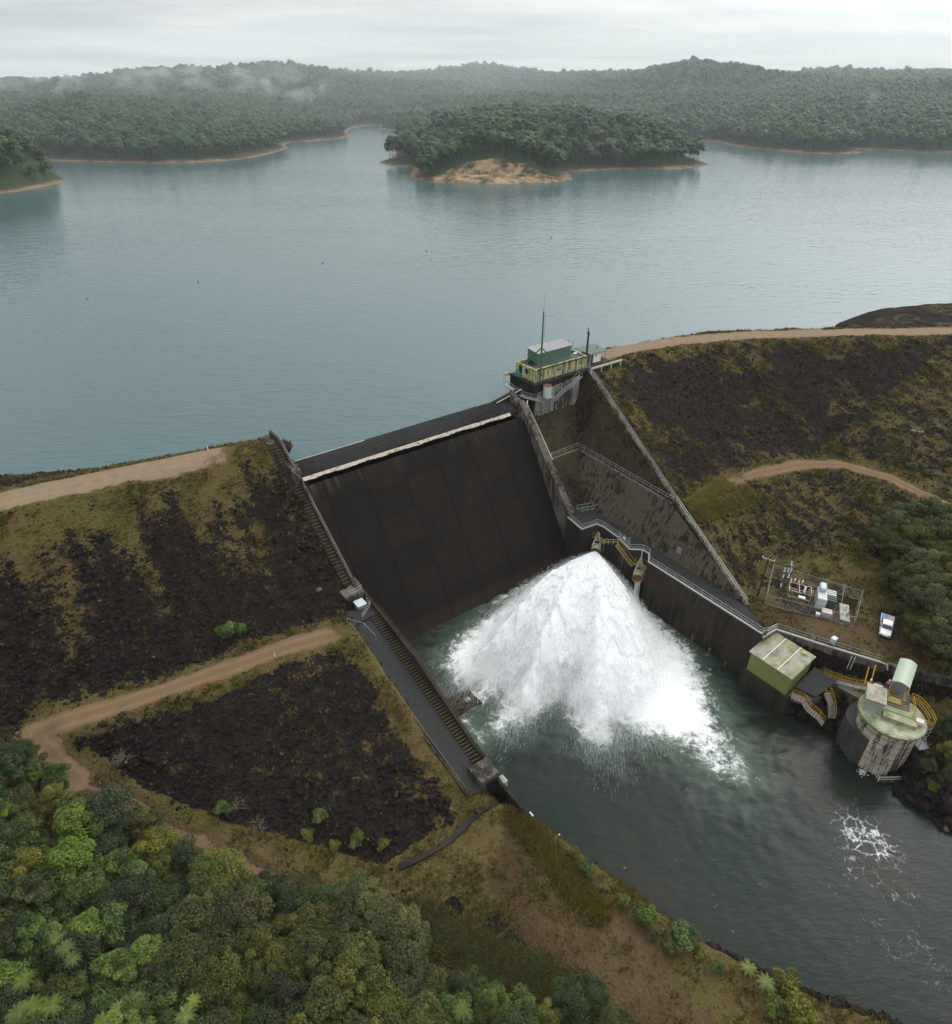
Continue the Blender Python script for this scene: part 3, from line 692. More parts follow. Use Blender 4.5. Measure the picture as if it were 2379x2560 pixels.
# ---- relief and excavation
ROCKY = np.clip(1 - GRASS * 0.8 - ROAD - DIRT, 0, 1)
GZ = GZ + (fbm(S_ / 1.6, T_ / 1.6, 51, 3) - 0.5) * (0.15 + 0.55 * ROCKY) * (1 - ROAD) + (fbm(S_ / 9, T_ / 9, 55, 3) - 0.5) * 0.7 * (1 - ROAD)
exc = ((S_ > -0.7) & (S_ < 52) & (T_ > -7) & (T_ < 24)) | ((S_ > -3.5) & (S_ < 52) & (T_ >= 23.5) & (T_ < 57.5)) | ((S_ > 1.4) & (S_ < 49) & (T_ >= 57) & (T_ < 60))
exc |= inpoly(S_, T_, [(49, -6), (69.2, -6), (69.0, 1.5), (58.4, 37.3), (53.0, 58.0), (50, 63.5), (48, 64)])
exc |= inpoly(S_, T_, [(44, 50), (49.5, 58), (53, 64.9), (55.0, 72), (49.6, 71.4), (44, 71.4)])
GZ = np.where(exc, np.minimum(GZ, -3.0), GZ)
def ground(s, q):
    i = int(np.clip((s - GS0) / GD, 0, len(gs) - 2)); j = int(np.clip((q - GT0) / GD, 0, len(gt) - 2))
    return float(GZ[i, j])
def ground_w(p): return ground(*st(p))
WX = OX + S_ * AV[0] + T_ * NV[0]; WYY = OY + S_ * AV[1] + T_ * NV[1]
ni, nj = GZ.shape
idx = np.arange(ni * nj).reshape(ni, nj)
quads = np.stack([idx[:-1, :-1].ravel(), idx[:-1, 1:].ravel(), idx[1:, 1:].ravel(), idx[1:, :-1].ravel()], 1)
terrain = mesh_np('ground', np.stack([WX.ravel(), WYY.ravel(), GZ.ravel()], 1), quads, M['ground'], smooth=True,
                  attrs={'road': ROAD.ravel(), 'grass': GRASS.ravel(), 'dirt': DIRT.ravel(), 'rut': RUT.ravel()})
props(terrain, 'dark rockfill embankments, tan dirt tracks and grassy flats round the dam', kind='structure')

# ------------------------------------------------------------------ hills and lake
def WL(u, v): p = W(u, v, LAKE); return (p.x, p.y)
main_px = [(-600, 300), (-200, 303), (0, 306), (105, 312), (180, 315), (250, 316), (330, 317), (400, 314), (450, 311), (500, 304), (540, 294), (560, 287), (552, 281), (565, 276), (620, 272), (660, 269), (685, 264), (674, 256), (684, 248), (705, 244.5), (742, 242), (735, 249), (752, 252), (790, 256), (900, 262), (1000, 262), (1150, 264), (1250, 268), (1290, 269), (1345, 271), (1400, 277), (1430, 285), (1500, 291), (1560, 297), (1620, 299), (1676, 296.5), (1655, 290.5), (1700, 291), (1760, 293), (1800, 296), (1848, 296), (2000, 299), (2500, 306)]
main_poly = [WL(*p) for p in main_px] + [(2800, 900), (3800, 1800), (3800, 5200), (-3800, 5200), (-3800, 1500), (-2600, 700)]
isl_px = [(737, 316), (752, 321), (775, 323), (806, 325), (800, 335), (797, 345), (825, 350), (850, 353), (950, 357), (1050, 355), (1085, 353), (1112, 349), (1108, 340), (1095, 334), (1130, 332), (1200, 329), (1260, 328), (1320, 328), (1378, 320), (1352, 310), (1300, 287), (1200, 272), (1050, 268), (900, 272), (810, 280), (770, 286), (760, 291), (772, 296), (764, 302), (768, 308), (745, 311)]
isl_poly = [WL(*p) for p in isl_px]
pro_px = [(-400, 402), (-100, 385), (0, 375), (40, 370), (75, 364), (105, 358), (129, 350), (120, 345), (92, 337), (40, 328), (-100, 323), (-400, 335)]
pro_poly = [WL(*p) for p in pro_px]
ridge = []
def rg(pts, y, can=17):
    for u, v in pts:
        if y > 1500 and v < 158: v = 130 + (v - 130) * 1.5 if v > 130 else v - (130 - v) * .15
        p = WY(u, v, y); ridge.append((p.x, p.y, p.z - can))
rg([(-200, 225), (0, 205), (126, 172), (252, 176), (353, 192), (505, 216)], 980)
rg([(-300, 175), (0, 180), (150, 186), (320, 188), (450, 185)], 1220)
rg([(-300, 155), (0, 153), (60, 144), (150, 152), (210, 156), (260, 141), (330, 132), (430, 135), (480, 129), (540, 121), (600, 125), (680, 137), (760, 142)], 1750)
rg([(560, 190), (640, 205)], 1250); rg([(700, 180), (800, 170), (900, 172), (1000, 168), (1120, 172)], 1480)
rg([(820, 139), (880, 131), (940, 127), (1010, 135), (1080, 140), (1180, 146)], 2300)
rg([(1000, 200), (1150, 200), (1250, 190)], 1180)
rg([(1360, 184), (1440, 178), (1500, 173), (1648, 166), (1748, 168), (1848, 170), (2100, 165)], 1080)
rg([(1400, 165), (1600, 158), (1800, 155)], 1300)
rg([(1230, 141), (1280, 127), (1340, 120), (1400, 130), (1480, 142)], 1620)
rg([(1540, 141), (1600, 135), (1680, 139), (1780, 137), (1848, 142), (2100, 140), (2500, 140)], 1850)
for x in range(-3500, 3600, 700): ridge.append((x, 3600, 85)); ridge.append((x, 4800, 70))
RG = np.array(ridge)
bare_poly = [WL(*p) for p in ((800, 358), (825, 350), (860, 346), (905, 343.5), (960, 342.5), (1020, 344.5), (1070, 348), (1100, 353), (1100, 362), (950, 368))]
def hills(x, y):
    x = np.asarray(x, float); y = np.asarray(y, float)
    num = 0; den = 0
    for rx, ry, rz in RG:
        wgt = 1.0 / (((x - rx) ** 2 + ((y - ry) * 0.8) ** 2) / 1e4 + 0.10) ** 2.8
        num = num + wgt * rz; den = den + wgt
    e = num / den
    gul = (fbm(x / 260, y / 260, 61, 5) - 0.5) * 22
    e = e + gul * np.clip((y - 600) / 500, 0.4, 1)
    dm = polydist(x, y, main_poly[:len(main_px)]); inm = inpoly(x, y, main_poly)
    shv = 0.10 + 0.30 * fbm(x / 70, y / 70, 68)
    zm = LAKE + np.minimum(dm * shv, 3.2) + (np.maximum(e - LAKE - 3, 4)) * (1 - np.exp(-np.maximum(dm - 10, 0) / 190.0))
    z = np.where(inm, zm, LAKE - np.minimum(dm * 0.2, 10))
    di = polydist(x, y, isl_poly, True); ini = inpoly(x, y, isl_poly)
    frt = inpoly(x, y, bare_poly) * sstep(0, 12, polydist(x, y, bare_poly, True))
    zi = LAKE + np.minimum(di * (0.06 + 0.34 * fbm(x / 30, y / 30, 69)), 2.6) + 21 * (1 - np.exp(-np.maximum(di - 14, 0) / 36.0)) * (1 - .86 * frt) + (fbm(x / 40, y / 40, 66) - 0.5) * 3 * sstep(5, 25, di)
    z = np.where(ini, zi, np.where(inm, z, np.maximum(z, LAKE - np.minimum(di * 0.2, 10))))
    dp = polydist(x, y, pro_poly, True); inp = inpoly(x, y, pro_poly)
    zp = LAKE + np.minimum(dp * 0.2, 2.6) + 24 * (1 - np.exp(-np.maximum(dp - 5, 0) / 15.0))
    z = np.where(inp, zp, np.where(inm | ini, z, np.maximum(z, LAKE - np.minimum(dp * 0.2, 10))))
    return z
def barem(x, y):
    return np.where(inpoly(x, y, bare_poly), sstep(0, 5, polydist(x, y, bare_poly, True)), 0) * inpoly(x, y, isl_poly)
def sheet(name, xs, ys, label):
    X, Y = np.meshgrid(xs, ys, indexing='ij'); Z = hills(X, Y)
    a, b = X.shape; ix = np.arange(a * b).reshape(a, b)
    q = np.stack([ix[:-1, :-1].ravel(), ix[1:, :-1].ravel(), ix[1:, 1:].ravel(), ix[:-1, 1:].ravel()], 1)
    keep = (Z.ravel()[q].max(1) > LAKE - 6)
    o = mesh_np(name, np.stack([X.ravel(), Y.ravel(), Z.ravel()], 1), q[keep], M['hill'], smooth=True, attrs={'bare': barem(X, Y).ravel()})
    return props(o, label, kind='structure')
sheet('hills', np.concatenate([np.arange(-2600, -900, 24), np.arange(-900, 1300, 7.0), np.arange(1300, 3000, 24)]),
      np.concatenate([np.arange(380, 1100, 5.0), np.arange(1100, 2400, 12), np.arange(2400, 4200, 60)]), 'forested hills and tan beaches beyond the lake')
# faint far mountains
fm_ = []; ff_ = []
for k, (u, v) in enumerate([(1050, 150), (1110, 138), (1180, 141), (1300, 150), (1420, 140), (1500, 134), (1570, 137), (1640, 129), (1720, 137), (1800, 141), (1950, 146)]):
    p = WY(u, v, 3050); fm_ += [(p.x - 60, 2900, 20), (p.x, 3050, p.z), (p.x + 60, 3200, 20)]
    if k: b = 3 * k; ff_ += [(b - 3, b, b + 1, b - 2), (b - 2, b + 1, b + 2, b - 1)]
props(mesh_np('far_mountains', fm_, ff_, M['fo_far'], smooth=True), 'faint blue mountains behind the right skyline', kind='structure')

# dark rocky mound behind the right crest
md_px = [(1617, 632), (1628, 625), (1650, 617), (1680, 606), (1705, 600), (1745, 596), (1790, 592), (1848, 590), (2000, 590), (2200, 600)]
mpts = [W(u, v, LAKE) for u, v in md_px]
mpoly = [(p.x, p.y) for p in mpts] + [tuple(L(235, 60)[:2]), tuple(L(168, 33)[:2]), tuple(L(150, 20)[:2])]
xs = np.arange(min(p[0] for p in mpoly) - 6, max(p[0] for p in mpoly) + 6, 0.8); ys = np.arange(min(p[1] for p in mpoly) - 6, max(p[1] for p in mpoly) + 6, 0.8)
X, Y = np.meshgrid(xs, ys, indexing='ij'); ins = inpoly(X, Y, mpoly); dd = polydist(X, Y, mpoly[:len(mpts)])
Z = np.where(ins, LAKE - 0.2 + 2.1 * (1 - np.exp(-dd / 3.5)) + (fbm(X / 3, Y / 3, 71) - 0.5) * 1.1 * np.clip(dd / 3, 0, 1), LAKE - np.minimum(dd, 4) * 0.4 - 0.2)
a, b = X.shape; ix = np.arange(a * b).reshape(a, b)
q = np.stack([ix[:-1, :-1].ravel(), ix[1:, :-1].ravel(), ix[1:, 1:].ravel(), ix[:-1, 1:].ravel()], 1)
keep = Z.ravel()[q].max(1) > LAKE - 1.2
g_ = 0.05 + 0.35 * sstep(0.45, 0.6, fbm(X / 8, Y / 8, 75) + np.clip((dd - 6) / 60, 0, 0.12))
mound = mesh_np('shore_terrain', np.stack([X.ravel(), Y.ravel(), Z.ravel()], 1), q[keep], M['ground'], smooth=True,
                attrs={'road': np.zeros(a * b), 'grass': g_.ravel(), 'dirt': np.zeros(a * b), 'rut': np.zeros(a * b)})
props(mound, 'dark rocky mound rising from the lake behind the right crest road', kind='structure')

# lake: bounded by the dam's upstream side
lp = [L(-140, -27), L(-60, -14), L(-30, -9.5), L(-1.0, -6.5), L(-0.5, -1.0), L(48, -1.0), L(52, -3), L(71, -3), L(84, -2.5), L(100, 0.5), L(118, 7.5), L(140, 21), L(165, 38), L(228, 84)]
lv = []; lf = []
for k, p in enumerate(lp):
    an = math.radians(172 - 158 * k / (len(lp) - 1))
    lv += [(p.x, p.y, LAKE), (p.x + 5200 * math.cos(an), p.y + 5200 * math.sin(an), LAKE)]
    if k: lf.append((2 * k - 2, 2 * k, 2 * k + 1, 2 * k - 1))
me = bpy.data.meshes.new('lake_water'); me.from_pydata(lv, [], lf); me.materials.append(M['lake'])
if me.polygons[0].normal.z < 0: me.flip_normals()
lake = bpy.data.objects.new('lake_water', me); COL.objects.link(lake)
props(lake, 'wide rippled grey-teal reservoir behind the dam', kind='structure')

# ------------------------------------------------------------------ tail water with foam
ts = np.arange(-2, 95, 0.35); tt = np.arange(18, 148, 0.35)
TS, TT = np.meshgrid(ts, tt, indexing='ij')
foot = [WS(u, v, 0)[:2] for u, v in ((1115, 1085), (1000, 1165), (930, 1215), (880, 1258), (868, 1290), (900, 1330), (935, 1320), (905, 1366), (985, 1330), (960, 1415), (1010, 1400), (1090, 1345), (1130, 1425), (1170, 1440), (1185, 1390), (1240, 1420), (1330, 1450), (1400, 1500), (1440, 1512), (1430, 1450), (1380, 1340), (1335, 1262), (1270, 1195))]
dF = polydist(TS, TT, foot, True); inF = inpoly(TS, TT, foot)
FO = np.where(inF, 0.62 + np.clip(dF / 7, 0, 0.5), 0.60 * np.exp(-dF / 3.0))
FO = FO * (1 - 0.55 * sstep(55, 69, TT)) + 0.26 * np.exp(-(polydist(TS, TT, [WS(1330, 1400, 0)[:2], WS(1420, 1500, 0)[:2]]) / 5.0) ** 2)
AE = np.clip(0.95 * np.exp(-dF / 5.0), 0, 1)
AE = np.maximum(AE, 0.9 * np.exp(-polydist(TS, TT, [WS(850, 1270, 0)[:2], WS(875, 1310, 0)[:2]]) / 3.0))
sl_ = polydist(TS, TT, [WS(960, 1170, 0)[:2], WS(1030, 1130, 0)[:2], WS(1090, 1095, 0)[:2]])
FO = np.maximum(FO, 0.55 * np.exp(-sl_ / 2.5)); AE = np.maximum(AE, np.exp(-sl_ / 4))
# seam of foam under the left wall
sm = polydist(TS, TT, [WS(890, 1375, 0)[:2], WS(905, 1400, 0)[:2], WS(935, 1440, 0)[:2]]); FO = np.maximum(FO, 0.55 * np.exp(-sm / 1.3)); AE = np.maximum(AE, np.exp(-sm / 2.5))
# boiling eddy by the right bank
ec = WS(1680, 1625, 0); e2 = WS(1690, 1690, 0); e3 = WS(1770, 1850, 0)
for (c_, rx, ry, am) in ((ec, 4.6, 6.0, 0.52), (e2, 4.5, 7.5, 0.20), (e3, 4, 6.5, 0.15)):
    ds = (TS - c_[0]) * 0.85 - (TT - c_[1]) * 0.3; dt_ = (TS - c_[0]) * 0.35 + (TT - c_[1]) * 0.9
    FO = np.maximum(FO, am * sstep(1.25, 0.45, np.hypot(ds / rx * 1.25, dt_ / ry * 1.25))); AE = np.maximum(AE, 0.55 * am * sstep(1.4, 0.3, np.hypot(ds / rx, dt_ / ry)))
WEB = np.zeros_like(TS)
for c_ in (ec, e2, e3): WEB = np.maximum(WEB, sstep(13, 6, np.hypot(TS - c_[0], TT - c_[1])))
turb = np.clip(np.exp(-dF / 9.0) + inF, 0, 1)
ZW = (fbm(TS / 2.2, TT / 2.2, 81, 3) - 0.5) * (0.05 + 0.9 * turb ** 2) + (fbm(TS / 0.9, TT / 0.9, 85, 2) - 0.5) * (0.03 + 0.3 * turb ** 2)
a, b = TS.shape; ix = np.arange(a * b).reshape(a, b)
q = np.stack([ix[:-1, :-1].ravel(), ix[:-1, 1:].ravel(), ix[1:, 1:].ravel(), ix[1:, :-1].ravel()], 1)
tx = OX + TS * AV[0] + TT * NV[0]; ty = OY + TS * AV[1] + TT * NV[1]
tail = mesh_np('river_water', np.stack([tx.ravel(), ty.ravel(), ZW.ravel()], 1), q, M['tail'], smooth=True, attrs={'foam': np.clip(FO, 0, 1.3).ravel(), 'aer': AE.ravel(), 'ang': np.arctan2(TT - 27.8, TS - 49.0 + 1e-6).ravel(), 'rad': np.hypot(TT - 27.8, TS - 49.0).ravel(), 'webby': WEB.ravel()})
props(tail, 'dark green churning tailwater with white foam below the spillway', kind='structure')
# ------------------------------------------------------------------ the dam
def rails(label, pts, posts=None, mat=None, h=1.05, r=0.035, group=None, name='handrail', nrail=2, cat='handrail', post_r=None, maxposts=90):
    """handrail along a polyline: posts every ~2 m, top rail and mid rail"""
    mat = mat or M['galv']; pts = [Vector(p) for p in pts]
    t = thing(name, label, cat, pts[0], group)
    up = Vector((0, 0, 1))
    for k in range(nrail):
        zf = h * (1 - k / nrail) if nrail > 1 else h
        MB().path([p + up * zf for p in pts], r).build('top_rail' if k == 0 else 'mid_rail', mat, t)
    cnt = 0
    for a, b in zip(pts[:-1], pts[1:]):
        n = max(1, round((b - a).length / (posts or 2.0)))
        for i in range(n + (1 if b is pts[-1] else 0)):
            p = lerp(a, b, i / n); cnt += 1
            if cnt < maxposts: MB().tube(p - up * 0.05, p + up * h, post_r or r, 5).build('post', mat, t)
    return t

dam = thing('concrete_spillway', 'broad black sloping concrete spillway between the two embankments', 'dam', L(24, 4, 27.5))
# body with ogee crest
prof = [(-3.0, 10), (-3.0, 26.9), (-2.2, 27.9), (-1.0, 28.35), (0.4, 28.45), (1.8, 28.3), (3.0, 27.95), (3.9, 27.5)]
mb = MB()
vs = [L(s, q, z) for s in (0.55, 49.2) for q, z in prof]; n = len(prof)
mb.add(vs, [(i, i + 1, n + i + 1, n + i) for i in range(n - 1)] + [tuple(range(n)), tuple(range(2 * n - 1, n - 1, -1))])
mb.build('crest', M['conc_black'], dam)
mb = MB()
mb.add([L(0.3, 3.9, 27.5), L(49.4, 3.9, 27.5), L(49.4, 4.9, 26.65), L(0.3, 4.9, 26.65)], [(0, 1, 2, 3)])
gx = []; face = [(4.9, 26.65), (6.2, 25.0), (9.5, 20.0), (13.4, 14.0), (17.2, 8.0), (20.0, 3.6), (22.6, -0.6), (24.5, -3.0)]
xs_ = np.linspace(0.3, 49.4, 60)
fv = [L(s, q, z) for s in xs_ for q, z in face]; k = len(face)
MB().add(fv, [(i * k + j, (i + 1) * k + j, (i + 1) * k + j + 1, i * k + j + 1) for i in range(59) for j in range(k - 1)]).build('spillway_face', M['spill'], dam)
# ragged lime-white strip under the crest
rs = random.Random(4); sv = []; sf = []
ss = np.linspace(0.5, 45.6, 150)
for i, s in enumerate(ss):
    w0 = 3.75 + 0.1 * math.sin(s * 1.7); w1 = 4.10 + 0.10 * (rs.random() - 0.5) + 0.06 * math.sin(s * .9)
    def fz(q): return 27.5 - (q - 3.9) * 0.85 if q < 4.9 else 26.65 - (q - 4.9) * 1.27
    w0 = 3.68; sv += [L(s, w0, 27.70), L(s, 3.92, 27.52), L(s, min(w1, 4.9), fz(min(w1, 4.9)) + 0.03), L(s, w1 + .1, fz(w1 + .1) + 0.015)]
    if i: b0 = 4 * i; sf += [(b0 - 4 + j, b0 + j, b0 + 1 + j, b0 - 3 + j) for j in range(3)]
MB().add(sv, sf).build('lime_strip', M['lime'], dam)
# black rubber-like crest sill with pale edge line at the water side
MB().lbox(0.6, 16, -2.9, -2.6, 27.0, 27.62).build('sill_edge', M['kerb'], dam)
MB().lbox(16.02, 49, -2.9, -2.6, 27.0, 27.66).build('sill_edge', M['conc_black'], dam)
# small end blocks on the crest
mb = MB(); mb.hexa([L(-0.6, -2.4, 26), L(1.6, -2.6, 26), L(1.4, 3.6, 26), L(-0.6, 3.6, 26), L(-0.6, -2.4, 29.0), L(1.3, -2.5, 28.9), L(0.9, 2.6, 28.7), L(-0.6, 3.4, 28.8)])
mb.build('end_block', M['conc_mid'], dam)
MB().hexa([L(47.6, 0.2, 26), L(49.3, 0.2, 26), L(49.3, 5.4, 25.5), L(47.6, 5.4, 25.8), L(48.6, 0.2, 30.1), L(49.3, 0.2, 30.4), L(49.3, 5.3, 28.3), L(47.9, 5.3, 27.6)]).build('end_block', M['conc_mid'], dam)
MB().hexa([L(44.0, -1.6, 27), L(52.4, -1.6, 27), L(52.4, 0.15, 27), L(44.0, 0.15, 27), L(45.0, -1.4, 28.55), L(52.4, -1.4, 30.0), L(52.4, 0.1, 30.0), L(45.0, 0.1, 28.55)]).build('end_block', M['conc_black'], dam)
MB().tube(L(45.0, 0.12, 28.7), L(51.6, 0.14, 30.15), 0.09).build('cream_edging', M['paleplate'], dam)
# sill in the stilling pool
MB().hexa([L(0.8, 37.2, -2), L(11, 38.0, -2), L(11, 42.4, -2), L(0.8, 42.0, -2), L(0.8, 37.4, 0.55), L(10.2, 38.2, 0.25), L(10.2, 41.6, 0.2), L(0.8, 41.6, 0.6)]).build('pool_sill', M['conc_wall'], dam)

# right-hand pier between spillway and outlet chute
pier = thing('training_wall', 'long sloping concrete dividing wall right of the spillway face', 'wall', L(48.5, 12, 14))
def zpier(q): return 30.6 - (q - 1.0) * 0.55 if q < 5 else 28.4 - (q - 5) * 1.135
mb = MB()
qs = [3.2, 5.0, 9.0, 13.0, 17.0, 20.6]
for a, b in zip(qs[:-1], qs[1:]):
    mb.hexa([L(48.0, a, -2), L(49.9, a, -2), L(49.9, b, -2), L(48.0, b, -2), L(48.05, a, zpier(a)), L(49.6, a, zpier(a)), L(49.6, b, zpier(b)), L(48.05, b, zpier(b))])
mb.build('wall', M['conc_mid'], pier)
MB().path([L(49.75, 4.2, 28.9), L(50.9, 3.0, 28.7)], 0.1).path([L(49.7, 4.2, 28.9), L(49.7, 13.0, 19.5)], 0.09).build('cream_pipe', M['paleplate'], pier)

# left-hand wall with its stair, landing, apron
lw = thing('training_wall', 'dark concrete wall with a stair along the left edge of the spillway', 'wall', L(0, 10, 20))
def zl(q):
    if q < -4.5: return 31.6
    if q < 20: return 31.6 - (q + 4.5) * 0.672
    if q < 38: return 15.1 - (q - 20) * 0.15
    if q < 58: return 12.4 - (q - 38) * 0.34
    return 5.6
mb = MB()
for a, b in zip([-8.5, -4.5, 3.9, 12, 20], [-4.5, 3.9, 12, 20, 21.3]):
    mb.hexa([L(0.1, a, -3), L(0.75, a, -3), L(0.75, b, -3), L(0.1, b, -3), L(0.2, a, zl(a) + .25), L(0.65, a, zl(a) + .25), L(0.65, b, zl(b) + .25), L(0.2, b, zl(b) + .25)])
mb.build('parapet', M['conc_step'], lw)
mb = MB()
for a, b in zip([-8.5, -4.5, 4, 12], [-4.5, 4, 12, 20]):
    mb.hexa([L(-1.9, a, 5), L(0.1, a, 5), L(0.1, b, 5), L(-1.9, b, 5), L(-1.9, a, zl(a) - 0.45), L(0.1, a, zl(a) - 0.45), L(0.1, b, zl(b) - .45), L(-1.9, b, zl(b) - .45)])
mb.build('wall_body', M['conc_dark'], lw)
mb = MB()
for k in range(44):
    q = -3.6 + k * 0.53; z = zl(q)
    mb.lbox(-1.25, 0.02, q, q + 0.30, z - 0.6, z - 0.02)
mb.build('stair', M['conc_step'], lw)
mb = MB(); mb.lbox(-2.3, 0.95, 20.0, 22.4, 13.6, 15.05); mb.lbox(-2.3, 0.2, 18.6, 20.0, 13.0, 15.0); mb.build('landing', M['conc_mid'], lw)
rails('short handrail round the landing half way down the left wall', [L(-1.9, 22.2, 15.1), L(0.7, 22.2, 15.1), L(0.7, 19.6, 15.2)], 1.4)
rails('thin rusty handrail beside the long stair on the left wall', [L(0.42, -8, 31.9), L(0.42, -4.5, 31.9), L(0.42, 19.6, 15.7)], 2.6, M['grey_steel'], r=0.03)
MB().lbox(-1.6, 0.1, -8.6, -4.6, 29, 31.2).build('top_landing', M['conc_mid'], lw)
# pale tank tucked under the landing
tk = thing('control_cabinet', 'pale grey box with rounded lid beneath the landing of the left wall', 'cabinet', L(-0.6, 23.6, 13.2))
MB().lbox(-1.3, 0.15, 22.9, 24.5, 13.0, 14.2).build('box', M['grey_steel'], tk, bevel=0.18)
MB().lbox(-1.4, 0.25, 22.8, 24.6, 14.22, 14.35).build('lid', M['trans_grey'], tk, bevel=0.05)
# lower apron and wall
lo = thing('channel_wall', 'long left channel wall with mossy steps and a black concrete apron', 'wall', L(-1, 40, 8))
mb = MB()
for a, b in zip([21.4, 24, 28, 38, 48, 58, 59.6], [24, 28, 38, 48, 58, 59.6, 62.5]):
    wa = 0.62 + (0.4 if b > 58.5 else 0)
    mb.hexa([L(0.9, a, -4), L(2.3, a, -4), L(2.3, b, -4), L(0.9, b, -4), L(0.9, a, zl(a)), L(1.35, a, zl(a)), L(1.35, b, zl(b)), L(0.9, b, zl(b))])
mb.build('wall', M['conc_dark'], lo)
def zap(q): return 13.4 - max(0, q - 26) * 0.245
mb = MB()
for a, b in zip([24.6, 28, 38, 48], [28, 38, 48, 57.4]):
    za, zb = zap(a), zap(b)
    mb.hexa([L(-4.1, a, za - 4), L(0.9, a, za - 4), L(0.9, b, zb - 4), L(-4.1, b, zb - 4), L(-4.1 + (a - 24) * 0.02, a, za + .25), L(-0.4, a, za), L(-0.4, b, zb), L(-4.1 + (b - 24) * 0.02, b, zb + .25)])
mb.build('apron', M['asphalt'], lo)
mb = MB()
for a, b in zip([24.6, 38, 48], [38, 48, 57.4]):
    mb.hexa([L(-4.35, a, zap(a) - 3), L(-4.1, a, zap(a) - 3), L(-3.85, b, zap(b) - 3), L(-4.1, b, zap(b) - 3), L(-4.35, a, zap(a) + .45), L(-4.08, a, zap(a) + .45), L(-3.6, b, zap(b) + .45), L(-3.85, b, zap(b) + .45)])
mb.build('kerb', M['conc_wall'], lo)
mb = MB()
for k in range(54):
    q = 26.6 + k * 0.52; z = zap(q)
    mb.lbox(-0.5, 0.88, q, q + 0.27, z - 0.2, z + 0.2)
mb.build('stair', M['conc_step'], lo)
MB().hexa([L(-4.3, 23.2, 11), L(0.95, 23.2, 11), L(0.95, 27.0, 11), L(-4.6, 27.4, 11), L(-4.3, 23.2, 13.6), L(0.95, 24.9, 13.55), L(0.95, 26.6, 13.6), L(-4.6, 27.4, 13.6)]).build('platform', M['asphalt'], lo)
mb = MB(); mb.lbox(-1.6, 1.3, 54.3, 57.3, 3, 7.0); mb.build('chamber', M['conc_mid'], lo, bevel=0.06)
MB().lbox(-0.9, 1.0, 57.3, 57.42, 4.4, 6.2).build('chamber_opening', M['conc_black'], lo)
mb = MB()
for k in range(12):
    q = 54.0 + k * 0.45; z = 5.9 - k * 0.12
    mb.lbox(-2.9, -1.75, q, q + 0.24, z - 1.0, z)
mb.build('lower_stair', M['conc_step'], lo)
rails('two-bar handrail on the black platform by the left berm track', [L(-1.9, 26.9, 13.7), L(0.6, 25.0, 13.7), L(0.6, 23.6, 13.7)], 1.3)
rails('long bent handrail dropping from the platform onto the black apron', [L(-4.3, 26.5, 13.9), L(-2.4, 28.3, 13.2), L(-1.9, 31.0, 12.4)], 1.6, r=0.03, nrail=1)
rails('leaning wire fence along the kerb of the black apron', [L(-4.25, 27.5, 13.8), L(-4.2, 38, 10.9), L(-4.0, 48, 8.5), L(-3.7, 57, 6.3)], 3.0, M['grey_steel'], h=1.0, r=0.018, nrail=1, cat='fence', name='wire_fence')
rails('thin rusty rail along the water side of the left channel wall', [L(1.25, 26, 14.2), L(1.25, 38, 12.4), L(1.25, 57, 6.0)], 3.2, M['rust'], h=0.7, r=0.022, nrail=1)
# low bank lining further down
bl = thing('bank_lining', 'dark sloping concrete lining at the foot of the grassy left bank', 'lining', L(4, 66, 1))
bp = [(2.0, 59.6), (2.9, 62), (4.9, 66.3), (6.1, 72.1), (9.1, 84.9), (13.0, 93.7), (15.5, 99.5)]
mb = MB()
for (s0, q0), (s1, q1) in zip(bp[:-1], bp[1:]):
    mb.hexa([L(s0 - 1.9, q0, -1), L(s0 + 1.4, q0, -2.4), L(s1 + 1.4, q1, -2.4), L(s1 - 1.9, q1, -1), L(s0 - 1.7, q0, 2.3 if q0 < 90 else 1.3), L(s0 + 0.0, q0, 0.5), L(s1 + 0.0, q1, 0.5), L(s1 - 1.7, q1, 2.3 if q1 < 90 else 1.3)])
mb.build('lining', M['conc_dark'], bl)
pit = thing('inlet_pit', 'small square grey drain pit at the end of the left apron', 'drain pit', W(970, 1557, 4.3))
p_ = W(970, 1557, 0); MB().obox((p_.x, p_.y), (0.8, 0.6), 0.75, 0.6, 3.6, 4.75).build('pit', M['slab'], pit, bevel=0.05)
MB().obox((p_.x, p_.y), (0.8, 0.6), 0.5, 0.4, 4.755, 4.8).build('grate', M['grey_steel'], pit)
dr = thing('drain_channel', 'narrow wet concrete drain crossing the grass below the left rockfill', 'drain', W(860, 1630, 4.3))
mb = MB(); dpx = [(962, 1562), (925, 1588), (880, 1628), (830, 1660), (775, 1685)]
for a, b in zip(dpx[:-1], dpx[1:]):
    p, q = W(*a, 4.5), W(*b, 4.4); p.z = ground_w(p) + .10; q.z = ground_w(q) + .10; mb.beam(p, q, 0.75, 0.3)
mb.build('channel', M['conc_dark'], dr)

